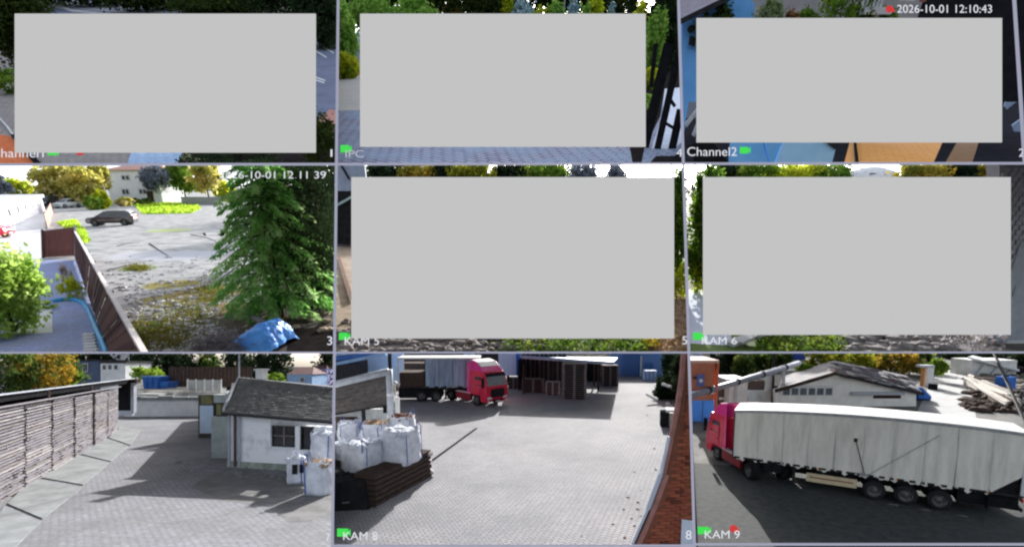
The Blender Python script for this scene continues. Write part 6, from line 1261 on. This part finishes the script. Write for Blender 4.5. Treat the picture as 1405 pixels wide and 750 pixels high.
bt5(T6, 955, 400, 232, 40, F_mid, 'tall green tree left of the right panel', 141, clumps=70, per=60, leaf=.12, trunk=.08); bt5(T6, 962, 402, 356, 36, F_limey, 'bright lime bush above the pale terrace', 142, name='shrub', cat='shrub', trunk=0, clumps=24, leaf=.07)
P = T6.g(1185, 290); s_ = T6.ppm(P); t = thing('white_tent', 'white rounded tent top showing above the right panel', 'tent', T6, P); zt = T6.zat(P, 228); zb = T6.zat(P, 243)
MB().lathe([(.01, zt), (12 / s_, zt - .02 * zt), (24 / s_, zt - .10 * zt), (34 / s_, zb), (34.5 / s_, zb - .5), (33 / s_, 0)], (0, 0, 0), 'Z', 24).obj('canopy', mat('tent_canvas', (.84, .84, .86), None, 1, .7), t, smooth=True); MB().lathe([(34.2 / s_, zb - .1), (35.2 / s_, zb - .25), (34.2 / s_, zb - .4)], (0, 0, 0), 'Z', 24).obj('canopy_edge', M_darkmetal, t); MB().lo_hi((-20 / s_, -26 / s_, zt - .36 * (zt - zb) - .5), (-3 / s_, -25 / s_, zb + .4)).obj('window', M_glass, t)
Y = T6.g(1390, 470).y; o_ = T6.at(1390, 470, Y); t = thing('shingled_house', 'grey shingled house wall at the right edge of the middle right view', 'house', T6, o_)
def l6(u, v, dy=0): return T6.at(u, v, Y) - o_ + Vector((0, dy, 0))
q_ = [l6(1374, 484, .04), l6(1500, 484, .04), l6(1500, 218, .04), l6(1373, 218, .04)]; MB().add(q_ + [p + Vector((0, .4, 0)) for p in q_], [(0, 1, 2, 3), (7, 6, 5, 4), (0, 4, 5, 1), (1, 5, 6, 2), (2, 6, 7, 3), (3, 7, 4, 0)]).obj('wall', mat('pale_lilac_wall', (.5, .5, .56), (.4, .4, .46), 1.5, .9), t); M_shg = mat('lilac_grey_shingle', (.52, .52, .58), (.40, .40, .46), 4, .85, .3)
rng = random.Random(77)
for r in range(24):
    for c in range(9):
        u0 = 1374 + c * 9.5 + (4.7 if r % 2 else 0); v0 = 388 - r * 6.6; p, q = l6(u0, v0, -.012 - rng.random() * .02), l6(u0 + 9, v0 - 6.2, .036); MB().lo_hi(p, q).obj('shingle', M_shg, t)
w = MB().lo_hi(l6(1384, 408, -.03), l6(1394, 390, -.001)).obj('window', M_white, t); MB().lo_hi(l6(1385.5, 406, -.05), l6(1392.5, 391, -.032)).obj('pane', M_glass, w); MB().lo_hi(l6(1396, 480, -.05), l6(1399, 330, .0)).obj('downpipe', M_galv, t); MB().lo_hi(l6(1376, 478, -.06), l6(1404, 466, -.001)).obj('plinth', M_white, t)
# ------------------------------------------------------------------ upper left view
def tg(tile, pix, z=0): return gpoly(tile, pix, z)
M_road = mat('blue_grey_asphalt', (.17, .20, .30), (.12, .145, .22), .8, .85, .2)
M_pv1 = paver('brown_grey_pavers', (.36, .33, .32), (.29, .265, .26), (.14, .125, .12), .30, .15, 15, patch=(.26, .24, .24), pscale=.6)
struct('pavement', MB().sheet(tg(T1, [(-500, -30), (470, -30), (470, 236), (-500, 236)])), M_pv1, T1)
struct('road', MB().sheet(tg(T1, [(40, 22), (66, 4), (80, -8), (160, 4), (250, 14), (300, 26), (470, 50), (470, 168), (425, 168), (300, 100), (120, 60)], .004)), M_road, T1)
struct('kerb', MB().slab(tg(T1, [(72, 4), (100, 13), (150, 18), (240, 20), (240, 22), (150, 21), (98, 16), (70, 7)], .1), .1), mat('pale_kerb', (.5, .5, .55), None, 2, .8), T1)
struct('lane_paving', MB().sheet(tg(T1, [(74, -4), (150, 6), (250, 14), (250, 19), (150, 17), (100, 12)], .008)), mat('pale_footway', (.42, .44, .50), (.34, .36, .42), 1, .9), T1)
for k, (p, q) in enumerate((((430, 104), (446, 110)), ((430, 108), (445, 113)), ((431, 68), (448, 78)), ((440, 62), (458, 72)))): o = MB().slab([T1.g(*p, .01), T1.g(*q, .01), T1.g(q[0], q[1] + 1.6, .01), T1.g(p[0], p[1] + 1.6, .01)], .004).obj('road_marking', M_white, None, T1); o['kind'] = 'structure'
struct('brick_paving', MB().sheet(tg(T1, [(-60, 180), (12, 186), (22, 194), (56, 232), (-60, 232)], .006)), paver('orange_brick_paving', (.85, .24, .08), (.7, .18, .06), (.45, .13, .06), .2, .1, 30, patch=(.62, .17, .07)), T1)
struct('kerb', MB().slab(tg(T1, [(14, 184), (20, 184), (62, 230), (52, 230)], .08), .08), M_black, T1)
MBk = [T1.g(u, v, .04) for u, v in [(-20, 150), (0, 163), (10, 174), (20, 188), (34, 206)]]; o = MB().tube(MBk, .03, 6).obj('white_edge_line', M_white, None, T1); o['kind'] = 'structure'
struct('sunlit_paver_patch', MB().sheet(tg(T1, [(183, 200), (256, 200), (244, 232), (172, 232)], .006)), paver('bluish_pavers', (.50, .64, .84), (.38, .54, .78), (.2, .3, .45), .34, .17, 15, patch=(.22, .34, .55)), T1)  # sunlight on these pavers put into their lighter blue colour
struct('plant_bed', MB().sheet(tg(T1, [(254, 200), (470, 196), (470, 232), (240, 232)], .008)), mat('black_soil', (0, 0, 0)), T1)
o = MB().slab(tg(T1, [(434, 168), (452, 150), (466, 152), (466, 172)], .18), .18).obj('red_brick_kerb', mat('pale_red_kerb', (.5, .26, .22), (.38, .19, .16), 3, .8), None, T1); o['kind'] = 'structure'
def btop(tile, u, v, vt, w, fol, lab, seed, **k):
    P = tile.g(u, v); P2 = tile.at(u, vt, P.y); return tree(tile, P, P2.z, w / tile.ppm(P), fol, lab, seed=seed, **k)
F_dk1 = foliage('dark_hedge_leaves', (.03, .05, .015), (.06, .09, .02), (.012, .02, .01), 2.0, .3)
btop(T1, 62, 104, -40, 70, F_dk1, 'dark hedge column at the left edge of the upper left view', 151, name='hedge', cat='hedge', trunk=.02, clumps=140, per=80, cl=.45); btop(T1, 20, 128, 92, 44, F_mid, 'bright green foot of the hedge at the left edge', 152, name='shrub', cat='shrub', trunk=0, clumps=24); btop(T1, 52, 16, -40, 40, F_dk1, 'dark hedge top left of the curving road', 153, name='hedge', cat='hedge', trunk=.02, clumps=40)
for k, (u, w, f, lab) in enumerate(((130, 120, F_blk, 'black hedge beyond the curving road'), (225, 120, F_dk1, 'dark green hedge beyond the road end'), (335, 70, F_mid, 'green branch hanging over the dark corner of the upper left view'), (300, 90, F_dk1, 'green hedge above the upper left panel'), (400, 110, F_blk, 'black tree mass at the upper right of that view'), (452, 60, F_blk, 'black tree right of the upper left panel'))):
    btop(T1, u, [8, 14, 16, 18, 24, 66][k], [-60, -50, -30, -4, -60, -50][k], w, f, lab, 155 + k, name='hedge', cat='hedge', trunk=.02, clumps=110, per=70, cl=.45)
for u in (146, 163): P = T1.g(u, 9); o = MB().tube([(0, 0, 0), (0, 0, 4)], .06, 6).obj('white_post', M_white, None, T1); o.matrix_world = T1.M @ Matrix.Translation(P); tag(o, 'left white post before the black hedge' if u < 150 else 'right white post before the black hedge', 'post')
btop(T1, 448, 226, 162, 50, F_dk1, 'dark green hedge at the lower right of the upper left view', 165, name='hedge', cat='hedge', trunk=.02, clumps=50, cl=.4); btop(T1, 330, 228, 204, 120, F_blk, 'dark bedding plants below the upper left panel', 166, name='shrub', cat='shrub', trunk=0, clumps=40); btop(T1, 268, 225, 210, 24, foliage('pale_grass_tufts', (.3, .34, .2), (.42, .44, .3), (.16, .22, .08), 3), 'pale grass tufts at the edge of the bluish paving', 167, name='shrub', cat='shrub', trunk=0, clumps=12, per=14)
# ------------------------------------------------------------------ upper middle view
M_pv4 = paver('violet_grey_pavers', (.40, .40, .52), (.30, .32, .46), (.09, .10, .15), .62, .31, 38, patch=(.28, .38, .52), pscale=.4, msize=.05)
struct('pavement', MB().sheet(tg(T4, [(455, 45), (945, 45), (950, 236), (455, 236)])), M_pv4, T4)
struct('sunlit_paving', MB().sheet(tg(T4, [(455, 104), (560, 98), (560, 150), (455, 152)], .004)), paver('pale_cream_pavers', (.66, .65, .6), (.56, .55, .52), (.4, .4, .38), .3, .15, 10, patch=(.5, .5, .48)), T4)  # paler paver colour carries the sunlight on this part
o = MB().slab(tg(T4, [(455, 98), (505, 90), (505, 98), (455, 106)], .25), .25).obj('pink_brick_edging', mat('pink_brick', (.55, .27, .24), (.42, .2, .18), 3, .8), None, T4); o['kind'] = 'structure'
g4 = 'shrubs along the top of the garden view'
F_gbr = foliage('bright_garden_leaves', (.16, .34, .06), (.28, .5, .08), (.42, .62, .16), 1.2, .5); F_thu = foliage('golden_thuja', (.62, .68, .03), (.46, .58, .04), (.78, .74, .06), 1.2, .45); F_bsp = foliage('blue_spruce', (.24, .40, .44), (.34, .5, .54), (.48, .62, .64), 1, .2)
for i, (u, v, vt, w, f, sh, lab) in enumerate([(475, 92, 0, 40, F_gbr, 'round', 'mixed green shrub at the left edge of the garden view'), (470, 40, -20, 30, F_bsp, 'round', 'pale bluish shrub in the upper left corner of the garden view'), (478, 108, 76, 30, F_limey, 'round', 'lime bush above the pink brick edging'), (520, 70, -12, 60, F_gbr, 'round', 'dark green shrub left of the orange flowering bush'), (575, 70, -4, 56, F_gbr, 'round', 'fresh green shrub above the garden panel'), (622, 62, -6, 26, foliage('orange_leaves', (.8, .32, .12), (.7, .55, .08), (.4, .55, .08), 2), 'round', 'orange flowering bush above the garden panel'), (660, 70, -30, 50, F_dk1, 'round', 'dark green tree with yellow edge above the garden panel'), (697, 70, -30, 14, F_thu, 'egg', 'narrow golden conifer left of the white swing'), (715, 70, 0, 30, F_bsp, 'round', 'bluish shrub right of the narrow golden conifer'), (740, 70, 12, 26, F_limey, 'round', 'low lime shrub left of the white swing'), (760, 70, 4, 24, F_gbr, 'round', 'green bush touching the white swing'), (783, 70, -10, 22, F_bsp, 'cone', 'blue spruce between the two white poles'), (800, 80, 6, 20, F_gbr, 'round', 'low green bush right of the white poles'), (814, 80, -14, 24, F_thu, 'egg', 'large golden conifer right of the white swing'), (834, 80, 6, 22, F_bsp, 'cone', 'little blue spruce right of the golden conifer'), (842, 60, -40, 40, F_blk, 'round', 'black tree behind the little blue spruce'), (862, 80, 0, 16, F_blk, 'egg', 'narrow black conifer against the white sky'), (876, 84, 4, 26, F_thu, 'egg', 'rounded golden conifer at the panel corner'), (894, 100, 20, 24, F_gbr, 'round', 'green bush hanging below the golden conifer'), (892, 122, 96, 26, F_limey, 'round', 'lime bush right of the garden panel'), (880, 150, 132, 30, F_gbr, 'round', 'low green bush beside the white path')]):
    btop(T4, u, v, vt, w, f, lab, 170 + i, name='shrub' if sh == 'round' else 'conifer', cat='shrub' if sh == 'round' else 'conifer', trunk=.02, clumps=70, per=60, shape=sh, group=g4)
for i, (u, w) in enumerate(((500, 120), (600, 130), (700, 130), (790, 120))): btop(T4, u, 62, -60, w, F_dk1, ['dark tall tree behind the left garden shrubs', 'dark tall tree behind the orange flowering bush', 'dark tall tree behind the narrow golden conifer', 'dark tall tree behind the white swing'][i], 240 + i, name='leafy_tree', cat='tree', trunk=.46, clumps=110, per=70, cl=.42)
P = T4.g(779, 70); t = thing('garden_swing', 'white A shaped garden swing frame among the shrubs', 'swing', T4, P)
for u0, u1 in ((768, 776), (790, 787)): MB().tube([T4.at(u0, 70, P.y) - P, T4.at(u1, -8, P.y) - P], .07, 8).obj('pole', M_white, t)
MB().tube([T4.at(774, -6, P.y) - P, T4.at(789, -6, P.y) - P], .07, 8).obj('top_bar', M_white, t)
btop(T4, 914, 96, -60, 60, F_blk, 'black tree trunk mass at the right of the garden view', 195, name='tree', cat='tree', trunk=.02, clumps=130, per=80, cl=.45)
t = thing('dark_railing', 'dark slanting railing across the white path at the right of the garden view', 'railing', T4, T4.g(900, 200)); o_ = T4.g(900, 200); Y = o_.y - .6
for (a, b, w) in [((918, 60), (884, 202), .38), ((934, 62), (898, 222), .26), ((900, 60), (893, 120), .14), ((934, 150), (920, 214), .3), ((915, 130), (926, 146), .10), ((908, 166), (928, 178), .14)]: MB().beam(T4.at(*a, Y) - o_, T4.at(*b, Y) - o_, w, .12).obj('bar', M_black, t)
struct('white_path', MB().sheet(tg(T4, [(912, 122), (936, 120), (942, 190), (925, 204), (894, 204), (908, 160)], .006)), mat('white_path_paving', (.66, .72, .84), (.55, .62, .76), 1.5, .9), T4)
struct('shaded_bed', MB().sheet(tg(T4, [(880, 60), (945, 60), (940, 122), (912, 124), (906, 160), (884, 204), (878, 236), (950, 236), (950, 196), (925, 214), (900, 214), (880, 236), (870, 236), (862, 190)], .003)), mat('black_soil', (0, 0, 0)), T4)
# ------------------------------------------------------------------ upper right view
struct('dark_floor', MB().sheet(tg(T2, [(928, 112), (1900, 112), (1900, 236), (928, 236)])), mat('near_black_floor', (.03, .03, .038), (.02, .02, .026), 1, .9, spec=0), T2)
def t2(u, v, Y, o_=Vector()): return T2.at(u, v, Y) - o_
Y = T2.g(960, 226).y
struct('tiled_terrace', MB().sheet(tg(T2, [(1155, 236), (1170, 180), (1300, 180), (1275, 236)], .01)), paver('orange_terrace_tiles', (.95, .46, .13), (.88, .40, .12), (.5, .22, .08), .9, .9, 30, patch=(.82, .38, .11), msize=.02), T2)
o = MB().beam(T2.g(1177, 236, .1), T2.g(1172, 186, .1), .12, .2).obj('threshold', M_black, None, T2); o['kind'] = 'structure'
t = thing('blue_house', 'bright blue house wall under a lilac grey roof at the upper right', 'house', T2, T2.at(960, 130, Y + 9)); o_ = T2.at(960, 130, Y + 9); Y9 = Y + 9
M_bw = mat('bright_blue_render', (.20, .50, .95), (.16, .42, .85), 1, .8)
MB().add([t2(934, 210, Y9, o_), t2(945, 140, Y9, o_), t2(990, 140, Y9, o_), t2(1035, 100, Y9, o_), t2(1035, 4, Y9, o_), t2(1010, -14, Y9, o_), t2(936, 28, Y9, o_)] + [p + Vector((0, .5, 0)) for p in [t2(934, 210, Y9, o_), t2(945, 140, Y9, o_), t2(990, 140, Y9, o_), t2(1035, 100, Y9, o_), t2(1035, 4, Y9, o_), t2(1010, -14, Y9, o_), t2(936, 28, Y9, o_)]], [(0, 1, 2, 3, 4, 5, 6), (13, 12, 11, 10, 9, 8, 7)] + [(i, (i + 1) % 7, (i + 1) % 7 + 7, i + 7) for i in range(7)]).obj('wall', M_bw, t)
q = [t2(928, 30, Y9 - .6, o_), t2(1006, -8, Y9 - .6, o_), t2(1000, -40, Y9 + 2, o_), t2(924, -40, Y9 + 2, o_)]; MB().slab(q, .2).obj('roof', mat('lilac_roof', (.40, .37, .43), (.32, .3, .35), 2, .8), t); MB().beam(q[0] + Vector((0, -.1, -.1)), q[1] + Vector((0, -.1, -.1)), .2, .3).obj('eave', M_darkmetal, t)
MB().lathe([(.001, 0), (.22, 0), (.22, .2), (.001, .2)], t2(949, 40, Y9 - .25, o_), 'Y', 12).obj('wall_lamp', M_darkmetal, t)
for k in range(3): MB().box(t2(947 + k * 3, 56 + k * 1.0, Y9 - .2, o_), (.12, .1, .5)).obj('house_ornament', M_darkmetal, t)
t = thing('folding_screen', 'bright blue folded panels with dark seams below the upper right panel', 'panels', T2, T2.g(1080, 232)); o_ = T2.g(1080, 232); Yp = o_.y + .3
def pl(pts, m, nm, dy=0): 
    P = [t2(u, v, Yp + dy, o_) for u, v in pts]; n = len(P); MB().add(P + [p + Vector((0, .12, 0)) for p in P], [tuple(range(n)), tuple(range(2 * n - 1, n - 1, -1))] + [(i, (i + 1) % n, (i + 1) % n + n, i + n) for i in range(n)]).obj(nm, m, t)
M_bp = mat('panel_blue', (.24, .56, .98), (.18, .48, .92), 1, .5); M_bp2 = mat('panel_light_blue', (.48, .76, 1.0), (.40, .68, .98), 1, .5)
pl([(1000, 230), (1003, 190), (1045, 190), (1058, 230)], M_bp, 'panel'); pl([(1059.5, 230), (1047, 190), (1075, 190)], M_bp, 'panel', -.05); pl([(1061, 230), (1077, 190), (1150, 190), (1140, 230)], M_bp2, 'panel', -.1); pl([(1128, 190), (1158, 190), (1146, 205)], M_darkmetal, 'dark_corner', -.2); pl([(944, 200), (957, 230), (1004, 228), (975, 190)], M_black, 'dark_panel', .1); pl([(940, 170), (972, 130), (974, 134), (942, 175)], M_galv, 'pale_bar', -.1); pl([(950, 185), (964, 150), (966, 152), (953, 188)], M_galv, 'pale_bar', -.1)
t = thing('blue_wall_strip', 'slim bright blue wall with a pale pipe left of the upper right panel', 'wall', T2, T2.g(950, 160)); o_ = T2.g(950, 160); Yp = o_.y
pl([(936, 62), (944, 62), (958, 98), (946, 118), (940, 112)], M_bw, 'blue_sheet'); pl([(944, 60), (950, 60), (960, 96), (957, 98)], M_galv, 'pale_pipe', -.1)
b2 = 'plants along the top of the upper right view'
for i, (u, v, vt, w, f, lab) in enumerate([(985, 60, 2, 28, F_dk1, 'dark green tree in front of the blue house'), (963, 50, 20, 18, F_dk1, 'dark bush under the lilac roof edge'), (1048, 60, -4, 34, foliage('whitish_blossom_bush', (.4, .46, .28), (.22, .3, .1), (.55, .58, .42), 2), 'whitish flowering bush above the upper right panel'), (1080, 60, 16, 24, foliage('red_flowers', (.5, .12, .1), (.3, .3, .1), (.4, .1, .1), 2), 'small red flowering bush above the panel'), (1098, 60, 12, 24, F_mid, 'low green bush right of the red flowers'), (1136, 70, -20, 52, F_mid, 'large green shrub left of the white balcony'), (1170, 70, -20, 46, F_grn, 'grey green shrub touching the white balcony'), (1200, 70, 14, 30, F_mid, 'green leaves under the white balcony')]):
    P = T2.at(u, v, Y9 - .5 - i * .1); P2 = T2.at(u, vt, Y9 - .5 - i * .1); tree(T2, P, P2.z - P.z, w / T2.ppm(P), f, lab, 'shrub', 'shrub', b2, seed=200 + i, trunk=.03, clumps=30)
P = T2.at(1080, 40, Y9 + 6); o = MB().lo_hi((-7, 0, -6), (14, .4, 10)).obj('house_wall', mat('pale_grey_house_wall', (.46, .45, .46), (.38, .37, .39), 1, .9), None, T2); o.matrix_world = T2.M @ Matrix.Translation(P); tag(o, 'pale grey wall behind the flowering bush of the upper right view', 'wall')
P = T2.at(1198, 12, Y9 - 2); t = thing('white_balcony', 'white slatted balcony beside the red icon', 'balcony', T2, P); Yq = Y9 - 2
for k in range(6): MB().lo_hi(t2(1184 + k * 5, 12, Yq, P), t2(1187 + k * 5, -6, Yq, P) + Vector((0, .1, 0))).obj('slat', M_white, t)
MB().lo_hi(t2(1186, 20, Yq - .1, P), t2(1226, 10, Yq - .1, P) + Vector((0, .6, 0))).obj('white_base', M_white, t)
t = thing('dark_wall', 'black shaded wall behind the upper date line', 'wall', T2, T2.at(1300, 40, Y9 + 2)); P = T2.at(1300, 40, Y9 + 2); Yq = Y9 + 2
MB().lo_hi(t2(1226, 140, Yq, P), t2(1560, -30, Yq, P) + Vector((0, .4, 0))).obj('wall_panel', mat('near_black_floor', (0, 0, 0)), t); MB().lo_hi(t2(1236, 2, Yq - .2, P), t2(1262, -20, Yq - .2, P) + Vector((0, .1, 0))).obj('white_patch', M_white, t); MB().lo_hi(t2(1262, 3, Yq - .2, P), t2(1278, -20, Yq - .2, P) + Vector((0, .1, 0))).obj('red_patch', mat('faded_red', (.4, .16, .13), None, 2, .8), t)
t = thing('folded_sheet', 'pale bluish folded sheets against the dark right edge of the upper right view', 'sheets', T2, T2.g(1385, 180)); o_ = T2.g(1385, 180); Yp = o_.y - .5
pl([(1378, 146), (1392, 104), (1397, 138), (1382, 150)], M_whiteblue, 'sheet'); pl([(1389, 172), (1400, 164), (1402, 186), (1396, 192)], M_whiteblue, 'sheet')
o = MB().slab(tg(T2, [(1290, 236), (1318, 186), (1345, 188), (1330, 236)], .03), .03).obj('brown_mat', mat('brown_mat_cloth', (.28, .15, .07), None, 2, .9), None, T2); tag(o, 'dark brown mat at the right end of the orange tiles', 'mat')
# ------------------------------------------------------------------ every view ends at its own edges: trim what runs over into the neighbouring one
def trim():
    bpy.context.view_layer.update(); C0 = Vector((0, 0, CAMZ)); kill = []
    for o, tile in REG:
        if o.type != 'MESH' or len(o.data.vertices) == 0: continue
        me = o.data; n = len(me.vertices); co = np.empty(n * 3); me.vertices.foreach_get('co', co); co = co.reshape(-1, 3)
        W = np.array(o.matrix_world); w = co @ W[:3, :3].T + W[:3, 3] - np.array(C0); nx = [np.array(p) for p in tile.planes]
        bad = [p for p in nx if (w @ p < -1e-6).any()]
        if not bad: continue
        if any((w @ p < 0).all() for p in bad): kill.append(o); continue
        if me.users > 1: o.data = me = me.copy()
        b = bmesh.new(); b.from_mesh(me); inv = o.matrix_world.inverted()
        if len(me.polygons) > 1500 and o.name.split('.')[0] in ('crown', 'needles', 'grass', 'moss', 'leaf_litter', 'yellow_flowers', 'white_blossoms'):
            c = np.array([f.calc_center_median() for f in b.faces]); cw = c @ W[:3, :3].T + W[:3, 3] - np.array(C0); out = np.zeros(len(c), bool)
            for p in bad: out |= cw @ p < 0
            b.faces.ensure_lookup_table(); bmesh.ops.delete(b, geom=[b.faces[i] for i in np.nonzero(out)[0]], context='FACES')
        else:
            for p in bad:
                pl_n = (o.matrix_world.to_3x3().transposed() @ Vector(p)).normalized(); bmesh.ops.bisect_plane(b, geom=b.verts[:] + b.edges[:] + b.faces[:], plane_co=inv @ C0, plane_no=pl_n, clear_inner=True)
                ed = [e for e in b.edges if e.is_boundary and all(abs((v.co - inv @ C0).dot(pl_n)) < 1e-5 for v in e.verts)]
                if ed and len(b.faces) < 3000:
                    try: bmesh.ops.holes_fill(b, edges=ed, sides=0)
                    except Exception: pass
        if not b.faces: kill.append(o)
        b.to_mesh(me); b.free()
    dead = {o.name for o in kill}
    for nm in sorted(dead):
        o = bpy.data.objects.get(nm)
        if not o: continue
        par = o.parent
        for ch in list(o.children): bpy.data.objects.remove(ch)
        bpy.data.objects.remove(o)
        if par and par.type == 'EMPTY' and not par.children: bpy.data.objects.remove(par)
def trim_safe():
    global REG
    names = []
    for o, t in REG:
        try: o.name; names.append((o, t))
        except ReferenceError: pass
    REG = names; trim()
trim_safe()
